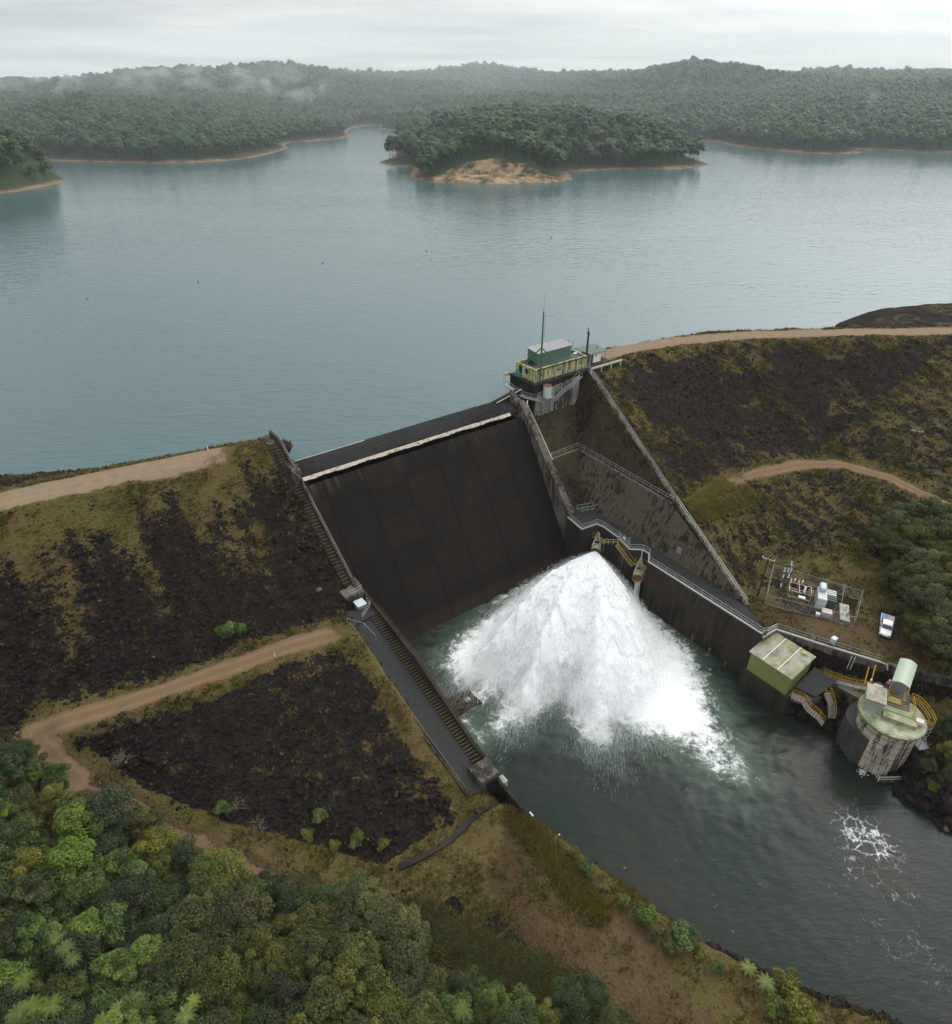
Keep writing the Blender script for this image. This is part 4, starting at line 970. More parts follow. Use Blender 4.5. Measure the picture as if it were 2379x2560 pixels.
# ------------------------------------------------------------------ right-hand chute: raked walls, ledge, walkway, channel wall
rw = thing('retaining_wall', 'tall mossy raked retaining walls stepping down beside the outlet walkway', 'retaining wall', L(57, 12, 14))
def quadstrip(mb, a, b, na=14):
    """ruled surface between two 3-D polylines with the same number of points"""
    b0 = len(mb.v); mb.v += list(a) + list(b); n = len(a)
    mb.f += [(b0 + i, b0 + i + 1, b0 + n + i + 1, b0 + n + i) for i in range(n - 1)]
A0 = L(69.8, 1.1, 30.9); A1 = L(64.5, 18.8, 24.6); A2 = L(58.9, 37.3, 18.0); A3 = L(53.5, 58.2, 10.0)
B0 = L(65.6, 2.2, 23.9); B1 = L(60.0, 10.0, 18.0); B2 = L(58.6, 37.2, 17.9)
mb = MB(); quadstrip(mb, [A0, A1, A2], [B0, lerp(B1, B2, .35), B2]); mb.add([B0, B1, lerp(B1, B2, .35)], [(0, 1, 2)]); mb.build('upper_wall', M['conc_wall'], rw)
mb = MB(); mb.add([L(49.8, 2.2, 24.3), B0, B1, L(49.8, 9.9, 18.0)], [(0, 1, 2, 3)]); mb.build('chute_slope', M['conc_moss'], rw)
mb = MB(); mb.add([L(49.8, 9.9, 18.0), B1, L(59.2, 10.7, 17.95), L(49.8, 10.7, 17.95)], [(0, 1, 2, 3)])
mb.add([B1, B2, L(57.8, 37.2, 17.95), L(59.2, 10.7, 17.95)], [(0, 1, 2, 3)]); mb.build('ledge', M['conc_mid'], rw)
C1 = L(54.3, 18.7, 9.95); C2 = L(53.8, 40, 9.95); C3 = L(53.4, 58, 9.95)
mb = MB(); mb.add([L(49.8, 10.7, 17.95), L(59.2, 10.7, 17.95), C1, L(49.8, 18.7, 9.95)], [(0, 1, 2, 3)]); mb.build('lower_chute_slope', M['conc_moss'], rw)
mb = MB(); mb.add([L(59.2, 10.7, 17.95), L(57.8, 37.2, 17.95), A3, C3, C2, C1], [(0, 1, 4, 5), (1, 2, 3, 4)]); mb.build('lower_wall', M['conc_lower'], rw)
mb = MB()
for a, b in ((A0, A1), (A1, A2), (A2, A3)):
    mb.beam(a + Vector((.25, 0, -.15)), b + Vector((.25, 0, -.15)), 0.9, 0.5)
mb.build('coping', M['conc_mid'], rw)
MB().lbox(54.2, 54.35, 42.6, 43.5, 11.6, 12.8).build('hatch', M['grey_steel'], rw)
# walkway slab and channel wall with two valve bays
cw = thing('outlet_wall', 'right channel wall with dark walkway on top and two stained valve bays', 'wall', L(49.5, 45, 10))
wk = [(48.0, 20.2), (47.2, 25.2), (50.9, 25.6), (51.3, 27.0), (50.9, 31.6), (49.7, 35.4), (51.6, 37.0), (51.6, 38.6), (49.6, 40.2), (49.45, 64.0), (50.3, 64.3), (53.4, 58.1), (53.8, 40), (54.3, 18.7), (49.8, 18.7)]
MB().prism([L(s, q) for s, q in wk], 9.3, 10.0).build('walkway', M['asphalt'], cw)
edge = [(48.0, 20.2), (47.2, 25.2), (50.9, 25.6), (51.3, 27.0), (50.9, 31.6), (49.7, 35.4), (51.6, 37.0), (51.6, 38.6), (49.6, 40.2), (49.45, 64.0)]
mb = MB()
for (s0, q0), (s1, q1) in zip(edge[:-1], edge[1:]):
    mb.add([L(s0, q0, 9.28), L(s1, q1, 9.28), L(s1 - .45, q1, -3), L(s0 - .45, q0, -3)], [(0, 1, 2, 3)])
mb.build('wall_face', M['conc_dark'], cw)
mb = MB(); mb.add([L(48.0, 20.2, 9.28), L(49.8, 18.7, 9.28), L(49.8, 18.7, -3), L(47.5, 20.2, -3)], [(0, 1, 2, 3)]); mb.build('wall_return', M['conc_light'], cw)
MB().lbox(47.35, 47.8, 24.2, 25.15, 1.2, 9.2).lbox(49.6, 50.2, 33.4, 34.4, 2, 9.2).build('pale_buttress', M['conc_mid'], cw)
mb = MB()
for (s0, q0), (s1, q1) in zip(edge[:-1], edge[1:]): mb.beam(L(s0, q0, 10.05), L(s1, q1, 10.05), 0.22, 0.22)
mb.build('white_kerb', M['kerb'], cw)
for q, z in ((52.5, 1.6), (56.2, 1.3), (59.6, 0.9)):
    MB().lbox(48.7, 49.0, q, q + 0.35, -0.5, z).build('depth_marker', M['rust'], cw)
rails('galvanised handrail following the bays of the outlet walkway', [L(s + .12, q, 10.05) for s, q in edge[:-1]] + [L(49.6, 63.9, 10.05)], 2.0)
rails('galvanised handrail along the mossy ledge above the walkway', [L(50.2, 9.95, 18.0), L(59.9, 9.95, 18.0), L(58.5, 37.0, 18.0)], 2.0)
rails('ladder-like handrail climbing the upper retaining wall to the intake', [A0 + Vector((0, 0, .25)), A1 + Vector((0, 0, .25)), A2 + Vector((0, 0, .25))], 1.9, M['grey_steel'], r=0.05)
rails('ladder-like white handrail down the lower end of the retaining wall', [A2 + Vector((0, 0, .25)), A3 + Vector((0, 0, .25))], 1.7, M['white_rail'], r=0.05)
sr = thing('steel_ramp', 'short galvanised access ramp frame lying on the walkway floor', 'ramp', L(52.6, 19.6, 10.1))
mb = MB()
for ds in (0, 1.3): mb.beam(L(51.3 + ds * .3, 19.4 + ds, 10.4), L(54.6 + ds * .3, 20.6 + ds, 10.4), 0.08, 0.08); mb.beam(L(51.3 + ds * .3, 19.4 + ds, 11.2), L(54.6 + ds * .3, 20.6 + ds, 11.2), 0.06, 0.06)
for k in range(4):
    f = k / 3; mb.beam(L(51.3 + 3.3 * f, 19.4 + 1.2 * f, 10.4), L(51.7 + 3.3 * f, 20.7 + 1.2 * f, 10.4), 0.06, 0.06)
    for ds in (0, 1.3): mb.beam(L(51.3 + 3.3 * f + ds * .3, 19.4 + 1.2 * f + ds, 10.0), L(51.3 + 3.3 * f + ds * .3, 19.4 + 1.2 * f + ds, 11.2), 0.06, 0.06)
mb.build('frame', M['galv'], sr)
# access gate frame on the walkway
gt_ = thing('access_gate', 'tall grey mesh gate with a white sign on the walkway rail', 'gate', L(50.3, 33.6, 10))
for q in (32.2, 33.5, 34.8): MB().tube(L(50.2, q, 10), L(50.2, q, 12.2), 0.05).build('post', M['galv'], gt_)
MB().lbox(50.17, 50.23, 32.25, 34.75, 10.2, 11.9).build('panel', M['chain'], gt_)
MB().lbox(50.08, 50.13, 33.3, 33.8, 11.2, 11.6).build('sign_plate', M['white'], gt_)

# ------------------------------------------------------------------ cone valves and their platforms
VDIR = Vector((L(-0.8, 0.6) - L(0, 0)).to_tuple()).normalized()
def valve(loc_st, z, label, pmat):
    base = L(*loc_st, z); t = thing('cone_valve', label, 'valve', base, 'cone valves in the outlet bays')
    d = VDIR; x = d.cross(Vector((0, 0, 1))).normalized(); up = Vector((0, 0, 1))
    mb = MB(); mb.tube(base - d * 2.4, base + d * 0.2, 0.85, 20); mb.build('pipe', M['dark_steel'], t)
    mb = MB()
    # hollow sleeve: outer and inner skins
    for r0, r1, a, b in ((1.0, 1.05, 0.1, 1.35), (0.86, 0.88, 0.3, 1.36)):
        vs = []
        for dd, rr in ((a, r0), (b, r1)):
            for i in range(24):
                an = 2 * math.pi * i / 24; vs.append(base + d * dd + (x * math.cos(an) + up * math.sin(an)) * rr)
        mb.add(vs, [(i, (i + 1) % 24, 24 + (i + 1) % 24, 24 + i) for i in range(24)])
    mb.build('sleeve', pmat, t)
    MB().tube(base + d * 1.22, base + d * 1.4, 1.12, 24).build('flange', pmat, t) if False else None
    MB().tube(base + d * 0.25, base + d * 1.2, 0.82, 20).build('bore', M['rust'], t)
    # tapering A-frame lying over the sleeve
    mb = MB(); top = base - d * 1.6 + up * 2.6; f0 = base + d * 0.9 + up * 1.0 + x * 0.8; f1 = base + d * 0.9 + up * 1.0 - x * 0.8
    mb.beam(f0, top + x * .12, 0.2, 0.2); mb.beam(f1, top - x * .12, 0.2, 0.2)
    for f in (0.2, 0.45, 0.7): mb.beam(lerp(f0, top, f), lerp(f1, top, f), 0.14, 0.14)
    mb.build('a_frame', M['valve_grey'], t)
    MB().blob(top, 0.28, sub=2).build('actuator', M['galv'], t)
    return t
valve((49.7, 27.3), 5.6, 'left cone valve at the head of the great white jet', M['valve_paint'])
valve((50.2, 38.0), 5.4, 'right cone valve, cream with a dark open mouth and no jet', M['valve_paint'])
def platform(s0, s1, q0, q1, z, label):
    t = thing('valve_platform', label, 'platform', L((s0 + s1) / 2, (q0 + q1) / 2, z))
    MB().lbox(s0, s1, q0, q1, z - 0.12, z).build('deck', M['dull_yellow'], t)
    c = [L(s0, q0, z), L(s0, q1, z), L(s1, q1, z), L(s1, q0, z), L(s0, q0, z)]
    for k in range(4):
        MB().tube(c[k] + Vector((0, 0, 1.05)), c[k + 1] + Vector((0, 0, 1.05)), 0.04).tube(c[k] + Vector((0, 0, .55)), c[k + 1] + Vector((0, 0, .55)), 0.03).build('guard_rail', M['dull_yellow'], t)
        MB().tube(c[k], c[k] + Vector((0, 0, 1.1)), 0.04).build('post', M['dull_yellow'], t)
    for s in (s0 + .1, s1 - .1): MB().beam(L(s, q1, z - .2), L(s, q1, z - 2.2), 0.14, 0.14).build('support', M['dull_yellow'], t)
    return t
platform(49.9, 51.3, 25.8, 28.8, 7.4, 'small dull yellow platform round the left valve')
platform(50.1, 51.5, 36.6, 39.4, 7.2, 'small dull yellow platform round the right valve')
st_ = thing('steel_stair', 'worn yellow stair from the walkway gate down to the right valve', 'stair', L(49.9, 33, 9.8))
mb = MB()
for ds in (0, 0.75): mb.beam(L(49.5 - ds, 32.8, 9.8), L(49.9 - ds, 36.8, 7.2), 0.1, 0.26)
for k in range(12): f = k / 11; mb.beam(L(49.5 + .4 * f, 32.8 + 4 * f, 9.75 - 2.6 * f), L(48.75 + .4 * f, 32.8 + 4 * f, 9.75 - 2.6 * f), 0.22, 0.05)
mb.build('flight', M['dull_yellow'], st_)
mb = MB()
for ds in (0, 0.75): mb.tube(L(49.5 - ds, 32.8, 10.8), L(49.9 - ds, 36.8, 8.2), 0.05)
mb.build('stair_rail', M['dull_yellow'], st_)
rails('short pale rail bridge from the walkway gate to the left valve', [L(49.7, 32.6, 9.6), L(49.6, 29.0, 7.6)], 1.2, M['valve_paint'], r=0.05)
MBp = thing('drain_pipe', 'white bent pipe coming down the wall beside the right valve', 'pipe', L(50.9, 40, 9))
MB().path([L(51.2, 37.4, 10.4), L(50.9, 37.5, 10.4), L(50.6, 37.8, 7.4)], 0.09).build('pipe', M['white_rail'], MBp)
# trickle from the idle valve
rn = random.Random(9); mb = MB()
for k in range(70):
    a = L(49.4 + rn.uniform(-.3, .3), 38.7 + rn.uniform(-.5, .5), 4.7); vx = rn.uniform(0.3, 1.6)
    pts = [a + VDIR * vx * tq * 1.2 + Vector((rn.uniform(-.12, .12), rn.uniform(-.12, .12), -4.9 * tq * tq)) for tq in (0, .3, .6, .9)]
    for p0_, p1_ in zip(pts[:-1], pts[1:]): mb.beam(p0_, p1_, 0.035, 0.035)
props(mb.build('leak_spray', M['drops'], base=L(49.4, 38.7, 4.7)), 'thin grey trickle falling from the idle right valve', 'water spray')

# ------------------------------------------------------------------ the jet
p0 = np.array(L(49.0, 27.8, 5.5)); e1 = np.array(VDIR); e3 = np.array([0, 0, 1.0]); e2 = np.cross(e1, e3)
tl_ = math.radians(-3); e1, e3 = e1 * math.cos(tl_) + e3 * math.sin(tl_), e3 * math.cos(tl_) - e1 * math.sin(tl_)
def jet(phi, tau, alpha, v):
    """position along a ballistic path leaving the cone at angle phi round its axis (arrays)"""
    d = np.cos(alpha)[..., None] * e1 + np.sin(alpha)[..., None] * (np.cos(phi)[..., None] * e3 + np.sin(phi)[..., None] * e2)
    kd = 0.05
    g = np.array([0, 0, -9.81])
    ek = (1 - np.exp(-kd * tau)) / kd
    return p0 + d * (0.9 + (v * ek))[..., None] + g * ((tau - ek) / kd)[..., None], d
jt = thing('water_jet', 'huge white umbrella of spray bursting from the left valve into the pool', 'water jet', Vector(p0))
rng = np.random.default_rng(7)
def land_time(phi, alpha, v):
    lo_ = np.zeros_like(phi); hi_ = np.full_like(phi, 6.0)
    for _ in range(26):
        mid = (lo_ + hi_) / 2; z = jet(phi, mid, alpha, v)[0][..., 2]
        up_ = z > 0.0; lo_ = np.where(up_, mid, lo_); hi_ = np.where(up_, hi_, mid)
    return hi_
V0 = 20.6
def vvar(phi): return V0 * (0.92 + 0.26 * (fbm(phi * 2.6 + 5, phi * 0 + 1.5, 91, 3) - 0.3) + 0.10 * (vnoise(phi * 9, phi * 0, 95) - 0.5))
NP_, NT_ = 460, 230
for sh, (al0, vs_, amp) in enumerate(((33.0, 1.0, 0.9), (27.0, 0.96, 1.0), (19.0, 0.9, 1.0))):
    ph = np.linspace(math.radians(-128), math.radians(128), NP_); P, U = np.meshgrid(ph, np.linspace(0, 1, NT_) ** 0.85, indexing='ij')
    al = np.radians(al0) * np.ones_like(P); v = vvar(P + sh * 3.1) * vs_
    TL = land_time(P, al, v); TAU = U * TL
    X, D = jet(P, TAU, al, v)
    # radial offset grows with distance: fine grain near the mouth, billows further out
    dist = np.linalg.norm(X - p0, axis=-1)
    ua, ub = P * 10.0, dist
    big = fbm(ua * 0.42 + sh * 9, ub / 5.2, 101 + sh, 4) - 0.5; fin = fbm(ua * 2.0, ub / 1.5, 111 + sh, 4) - 0.5; str_ = fbm(ua * 5.0, ub / 7.0, 121 + sh, 3) - 0.5
    # scalloped leading fronts: saw-tooth in travel distance, shifted by noise
    ph_ = ub / 4.2 + 3.6 * fbm(ua * 0.5, ub / 14.0, 131 + sh, 4)
    saw = ph_ - np.floor(ph_)
    off = (big * 2.3 + (saw ** 1.6 - 0.35) * 0.42) * sstep(3, 20, dist) + fin * (0.08 + 0.45 * sstep(4, 20, dist)) + str_ * 0.16 * sstep(1, 8, dist)
    nrm = D - (D @ e1)[..., None] * e1; nrm = nrm / np.linalg.norm(nrm, axis=-1, keepdims=True); nrm = nrm + np.array([0, 0, 0.6]); nrm /= np.linalg.norm(nrm, axis=-1, keepdims=True)
    X = X + nrm * (off * amp)[..., None]
    X[..., 2] = np.maximum(X[..., 2], -0.3)
    A_ = 1.25 - sstep(0.72, 1.0, U) * 0.85 + (fbm(ua * 0.7, ub / 3.5, 141 + sh, 4) - 0.5) * 1.8 * sstep(0.25, 0.8, U)
    A_ = np.where(np.abs(P) > math.radians(118), A_ - 0.5, A_)
    ix = np.arange(NP_ * NT_).reshape(NP_, NT_)
    q = np.stack([ix[:-1, :-1].ravel(), ix[:-1, 1:].ravel(), ix[1:, 1:].ravel(), ix[1:, :-1].ravel()], 1)
    mesh_np('spray_sheet', X.reshape(-1, 3), q, M['spray'], jt, smooth=True, attrs={'alpha': A_.ravel()})
# streaming droplets
def streaks(n, seed, mode):
    r = np.random.default_rng(seed)
    if mode == 'body':
        P = r.uniform(math.radians(-122), math.radians(122), n); al = np.radians(r.normal(32, 3.5, n).clip(8, 39)); v = vvar(P) * r.normal(1.0, 0.035, n)
        TL = land_time(P, al, v); u = r.beta(2.2, 1.1, n); tau = u * TL
    else:
        P = r.uniform(math.radians(-122), math.radians(122), n); al = np.radians(r.uniform(8, 36, n)); v = vvar(P) * r.normal(0.98, 0.06, n)
        TL = land_time(P, al, v); tau = TL * r.uniform(0.78, 1.0, n)
    X, D = jet(P, tau, al, v); X2, _ = jet(P, tau + 0.012, al, v); vel = (X2 - X) / 0.012
    sp = np.linalg.norm(vel, axis=1, keepdims=True); dv = vel / sp
    X = X + r.normal(0, 1, (n, 3)) * (0.05 + 0.55 * sstep(0.1, 1, tau / TL))[:, None]
    ln = r.uniform(0.35, 1.5, n)[:, None] * (0.4 + 0.6 * sstep(0.1, 0.7, tau / TL))[:, None]; wd = r.uniform(0.012, 0.036, n)[:, None]
    side = np.cross(dv, r.normal(0, 1, (n, 3))); side /= np.linalg.norm(side, axis=1, keepdims=True) + 1e-9
    V = np.stack([X - dv * ln * .5, X + side * wd, X + dv * ln * .5, X - side * wd], 1)
    V[..., 2] = np.maximum(V[..., 2], 0.05)
    return V.reshape(-1, 3), np.arange(4 * n).reshape(n, 4)
V1, F1 = streaks(190000, 3, 'body'); V2, F2 = streaks(140000, 5, 'land')
# splash-up ring where the sheet lands
n3 = 120000; r3 = np.random.default_rng(11)
P = r3.uniform(math.radians(-120), math.radians(120), n3); al = np.radians(r3.uniform(12, 36, n3)); v = vvar(P) * r3.normal(0.97, 0.05, n3)
TL = land_time(P, al, v); X, D = jet(P, TL, al, v); hd = X[:, :2] - p0[:2]; hd /= np.linalg.norm(hd, axis=1, keepdims=True)
out = r3.exponential(0.9, n3); hgt = np.abs(r3.normal(0, 0.8, n3)) * np.exp(-out / 3.0)
X[:, :2] += hd * out[:, None] + r3.normal(0, .5, (n3, 2)); X[:, 2] = 0.1 + hgt
dv = np.concatenate([hd, r3.normal(0.1, .5, (n3, 1))], 1); dv /= np.linalg.norm(dv, axis=1, keepdims=True)
ln = r3.uniform(.15, .7, n3)[:, None]; wd = r3.uniform(.010, .03, n3)[:, None]; side = np.cross(dv, r3.normal(0, 1, (n3, 3))); side /= np.linalg.norm(side, axis=1, keepdims=True) + 1e-9
V3 = np.stack([X - dv * ln * .5, X + side * wd, X + dv * ln * .5, X - side * wd], 1).reshape(-1, 3)
dr_ = mesh_np('droplets', np.concatenate([V1, V2, V3]), np.arange(len(V1) + len(V2) + len(V3)).reshape(-1, 4), M['drops'], jt)
# ------------------------------------------------------------------ intake tower at the right end of the spillway
it = thing('intake_tower', 'stained concrete intake tower carrying a mouldy pale yellow parapet house beside the lake', 'intake tower', L(61, -2, 24))
MB().hexa([L(53.7, -6.5, 10), L(70.6, -6.5, 10), L(70.6, 2.0, 23), L(53.2, 2.0, 23), L(53.9, -6.5, 30.7), L(70.6, -6.5, 30.7), L(70.6, 1.5, 30.7), L(53.9, 1.5, 30.7)]).build('tower_body', M['conc_black'], it)
# pale streaked panel on the downstream face
MB().hexa([L(53.4, 1.5, 23.2), L(66.3, 1.5, 23.2), L(66.3, 2.25, 23.2), L(53.4, 2.25, 23.2), L(54.6, 1.2, 29.0), L(67.0, 1.2, 30.2), L(67.0, 1.75, 30.2), L(54.6, 1.85, 29.0)]).build('streaked_face', M['conc_light'], it)
MB().lbox(53.7, 70.9, -6.7, 1.75, 30.72, 31.0).build('floor_slab', M['conc_dark'], it)
# parapet walls built round the deck, butted
Z0, Z1 = 31.02, 33.7
MB().lbox(55.0, 70.0, 0.1, 0.45, Z0, Z1).build('front_wall', M['yellowwall'], it)
MB().lbox(55.0, 70.0, -5.9, -5.55, Z0, Z1).build('back_wall', M['yellowwall'], it)
MB().lbox(55.0, 55.35, -5.53, 0.08, Z0, Z1).build('end_wall', M['yellowwall'], it)
MB().lbox(69.65, 70.0, -5.53, 0.08, Z0, Z1).build('end_wall', M['yellowwall'], it)
mb = MB()
for s in (55.0, 57.4, 60.6, 63.8, 67.0, 69.5): MB().lbox(s - .1, s + .35, 0.46, 0.62, Z0, Z1 + .02).build('pilaster', M['yellowwall'], it)
for q in (-5.7, -3.4, -1.4, -.1): MB().lbox(54.82, 54.98, q - .15, q + .25, Z0, Z1 + .02).build('pilaster', M['yellowwall'], it)
MB().lbox(55.36, 69.64, -5.52, 0.07, 33.1, 33.35).build('roof_deck', M['deck'], it)
def win(s0, s1, z0, z1, nm='window'):
    o = MB().lbox(s0, s1, 0.455, 0.50, z0, z1).build(nm, M['grey_steel'], it)
    MB().lbox(s0 + .5, s0 + .95, 0.503, 0.52, z0 + .12, z0 + .4).build('vent', M['glass'], o)
    MB().lbox(s0 - .05, s1 + .05, 0.455, 0.56, z1 + .01, z1 + .1).build('sill', M['yellowwall'], o)
win(56.0, 57.3, 31.9, 32.8); win(61.0, 63.4, 32.0, 32.9); win(67.5, 69.0, 32.1, 33.2)
MB().lbox(54.94, 54.985, -2.9, -1.7, 32.1, 33.2).build('window', M['glass'], it)
MB().lbox(54.94, 54.985, -4.9, -3.9, 31.1, 33.2).build('door', M['conc_black'], it)
mb = MB()
mb.lbox(55.2, 70.2, .5, .9, Z1 - .14, Z1 - .02); mb.build('cornice', M['conc_dark'], it)
# green ribbed shed on the deck
gs_ = thing('machinery_shed', 'dark green ribbed metal shed with grey roof standing on the intake tower deck', 'shed', L(62.5, -4, 33.35))
MB().lbox(57.6, 67.2, -1.95, -1.8, 33.36, 35.95).build('front_wall', M['greenshed'], gs_)
MB().lbox(57.6, 67.2, -5.3, -5.15, 33.36, 36.35).build('back_wall', M['greenshed'], gs_)
MB().hexa([L(57.6, -5.14, 33.36), L(57.75, -5.14, 33.36), L(57.75, -1.96, 33.36), L(57.6, -1.96, 33.36), L(57.6, -5.14, 36.35), L(57.75, -5.14, 36.35), L(57.75, -1.96, 35.95), L(57.6, -1.96, 35.95)]).build('end_wall', M['greenshed_t'], gs_)
MB().hexa([L(67.05, -5.14, 33.36), L(67.2, -5.14, 33.36), L(67.2, -1.96, 33.36), L(67.05, -1.96, 33.36), L(67.05, -5.14, 36.35), L(67.2, -5.14, 36.35), L(67.2, -1.96, 35.95), L(67.05, -1.96, 35.95)]).build('end_wall', M['greenshed_t'], gs_)
MB().hexa([L(57.4, -5.5, 36.38), L(67.4, -5.5, 36.38), L(67.4, -1.65, 35.97), L(57.4, -1.65, 35.97), L(57.4, -5.5, 36.48), L(67.4, -5.5, 36.48), L(67.4, -1.65, 36.07), L(57.4, -1.65, 36.07)]).build('roof', M['greyroof'], gs_)
# mast
ms = thing('radio_mast', 'tall green lattice-legged mast rising from the intake tower', 'mast', L(56.0, 0.9, 31))
mt = L(56.0, 0.9, 31)
MB().tube(mt, mt + Vector((0, 0, 8.2)), 0.2, 10, 0.19).tube(mt + Vector((0, 0, 8.2)), mt + Vector((0, 0, 14.8)), 0.19, 10, 0.13).build('pole', M['mast_green'], ms)
kn = mt + Vector((0, 0, 7.4))
MB().tube(kn, L(56.3, -4.8, 33.4), 0.12, 8).build('leg', M['mast_green'], ms); MB().tube(kn, L(61.2, 0.3, 33.75), 0.12, 8).build('leg', M['mast_green'], ms)
MB().tube(mt + Vector((.0, 0, 14.7)), mt + Vector((.0, 0, 18.5)), 0.04, 6, 0.02).build('antenna', M['dark_steel'], ms)
MB().tube(mt + Vector((.35, 0, 9.5)), mt + Vector((.35, 0, 14.2)), 0.03, 6).beam(mt + Vector((0, 0, 9.6)), mt + Vector((.35, 0, 9.6)), .03, .03).beam(mt + Vector((0, 0, 14)), mt + Vector((.35, 0, 14)), .03, .03).build('cable_tray', M['dark_steel'], ms)
# deck furniture
rails('thin rail around the roof deck of the yellow intake house', [L(57, -0.6, 33.36), L(69.2, -0.6, 33.36), L(69.2, -5, 33.36)], 1.8, M['grey_steel'], r=0.025)
rails('grey rail round the corner ledge below the yellow intake house', [L(53.8, -6.5, 31.0), L(53.8, 1.6, 31.0), L(70.2, 1.6, 31.0)], 2.0, M['grey_steel'], r=0.03)
for k, (s, q) in enumerate(((67.6, -5.0), (68.5, -5.1), (69.2, -4.7), (69.4, -3.6))):
    props(MB().tube(L(s, q, 33.36), L(s, q, 36.0), 0.05, 6).lbox(s - .12, s + .12, q - .12, q + .12, 33.36, 33.46).build('steel_post', M['dark_steel'], base=L(s, q, 33.36)), 'thin dark post standing behind the green shed on the intake deck', 'post', 'posts behind the green shed')
sd = thing('satellite_dish', 'small white dish on the yellow parapet by the pole', 'dish', L(67.6, -.9, 33.9))
MB().tube(L(67.6, -.9, 33.36), L(67.6, -.9, 34.1), .04).build('stand', M['galv'], sd); MB().lathe(L(67.6, -.9, 34.1), [(0.1, 0), (0.32, .12), (0.42, .26), (.38, .26)], 14).build('dish', M['white'], sd)
wi = thing('winch', 'small dark winch on the roof deck by the mast leg', 'winch', L(57.0, -3.4, 33.36))
MB().lbox(56.5, 57.4, -3.8, -3.0, 33.36, 33.6).build('base', M['dark_steel'], wi); MB().tube(L(56.6, -3.4, 33.9), L(57.3, -3.4, 33.9), .3, 12).build('drum', M['navy'], wi)
bt = thing('tarpaulin', 'teal tarpaulin draped over the corner rail of the intake tower', 'tarpaulin', L(54.2, -4.6, 31.2))
MB().hexa([L(53.85, -5.6, 31.01), L(54.7, -5.4, 31.01), L(54.7, -3.4, 31.01), L(53.9, -3.4, 31.01), L(54.0, -5.2, 31.8), L(54.6, -5.2, 32.5), L(54.6, -3.9, 32.2), L(54.1, -3.9, 31.7)]).build('sheet', M['teal'], bt, bevel=.1)
ac = thing('tarpaulin', 'amber canvas bundle sticking out at the lakeside corner of the intake tower', 'tarpaulin', L(53.6, -7.0, 30.6))
MB().hexa([L(52.6, -7.6, 30.6), L(53.9, -7.8, 30.7), L(54.0, -6.75, 30.7), L(52.9, -6.7, 30.5), L(52.8, -7.4, 31.1), L(53.7, -7.5, 31.3), L(53.8, -6.9, 31.3), L(53.0, -6.8, 31.0)]).build('bundle', M['amber'], ac, bevel=.12)
ct = thing('water_tank', 'pale cylindrical tank with rusty rim bracketed to the tower face', 'tank', L(56.4, 2.9, 28.0))
MB().lathe(L(56.4, 2.9, 28.2), [(0.85, 0), (0.85, 2.5)], 20).build('drum', M['trans_grey'], ct); MB().lathe(L(56.4, 2.9, 30.71), [(0.88, 0), (0.88, .12), (.75, .12), (.75, .03)], 20).build('rim', M['rust'], ct)
MB().lbox(55.4, 57.6, 2.2, 3.8, 28.02, 28.18).build('bracket', M['grey_steel'], ct)
# cage and stairs on the face
cg = thing('ladder_cage', 'pale mesh ladder screen fixed to the lower tower face', 'screen', L(55.2, 2.4, 24))
mb = MB()
for s in (54.6, 56.0, 57.6): mb.beam(L(s, 2.45, 23.2), L(s, 2.45, 28.2), .09, .09)
for k in range(6): mb.beam(L(54.6, 2.45, 23.3 + k * .97), L(57.6, 2.45, 23.3 + k * .97), .08, .08)
mb.build('frame', M['galv'], cg); MB().lbox(54.6, 57.6, 2.40, 2.42, 23.2, 28.2).build('mesh_panel', M['chain'], cg)
s2 = thing('steel_stair', 'steep grey stair climbing the streaked face of the intake tower', 'stair', L(58, 2.8, 27))
pts = [L(58.0, 2.9, 27.2), L(61.4, 2.9, 29.0), L(62.4, 2.9, 29.1), L(65.6, 2.9, 30.9)]
mb = MB()
for dq in (0, 0.9):
    for a, b in zip(pts[:-1], pts[1:]): mb.beam(a + Vector((NV[0] * dq, NV[1] * dq, 0)), b + Vector((NV[0] * dq, NV[1] * dq, 0)), .1, .28)
for a, b, n in ((pts[0], pts[1], 11), (pts[2], pts[3], 10)):
    for k in range(n):
        p = lerp(a, b, k / n); mb.beam(p, p + Vector((NV[0] * .9, NV[1] * .9, 0)), .24, .05)
mb.build('flight', M['grey_steel'], s2)
mb = MB()
for dq in (0, 0.9):
    o_ = Vector((NV[0] * dq, NV[1] * dq, 1.0)); mb.path([p + o_ for p in pts], .04)
    for p in pts: mb.tube(p + Vector((NV[0] * dq, NV[1] * dq, 0)), p + o_, .035)
mb.build('stair_rail', M['grey_steel'], s2)
rails('bent blue-grey rail stepping down round the left foot of the intake tower', [L(50.4, -4.4, 30.3), L(51.5, 0.8, 28.8), L(53.8, 3.0, 28.0), L(54.4, 4.4, 26.8)], 1.4, M['grey_steel'], r=0.05)
MB_ = thing('access_bridge', 'narrow grey walkway stepping down round the left foot of the intake tower', 'walkway', L(52, 1, 28))
mb = MB()
for a, b in (((50.4, -4.0, 30.2), (51.6, 1.0, 28.7)), ((51.6, 1.0, 28.7), (54.2, 3.3, 27.9))): mb.beam(L(*a), L(*b), 1.0, .18)
mb.build('deck', M['grey_steel'], MB_)
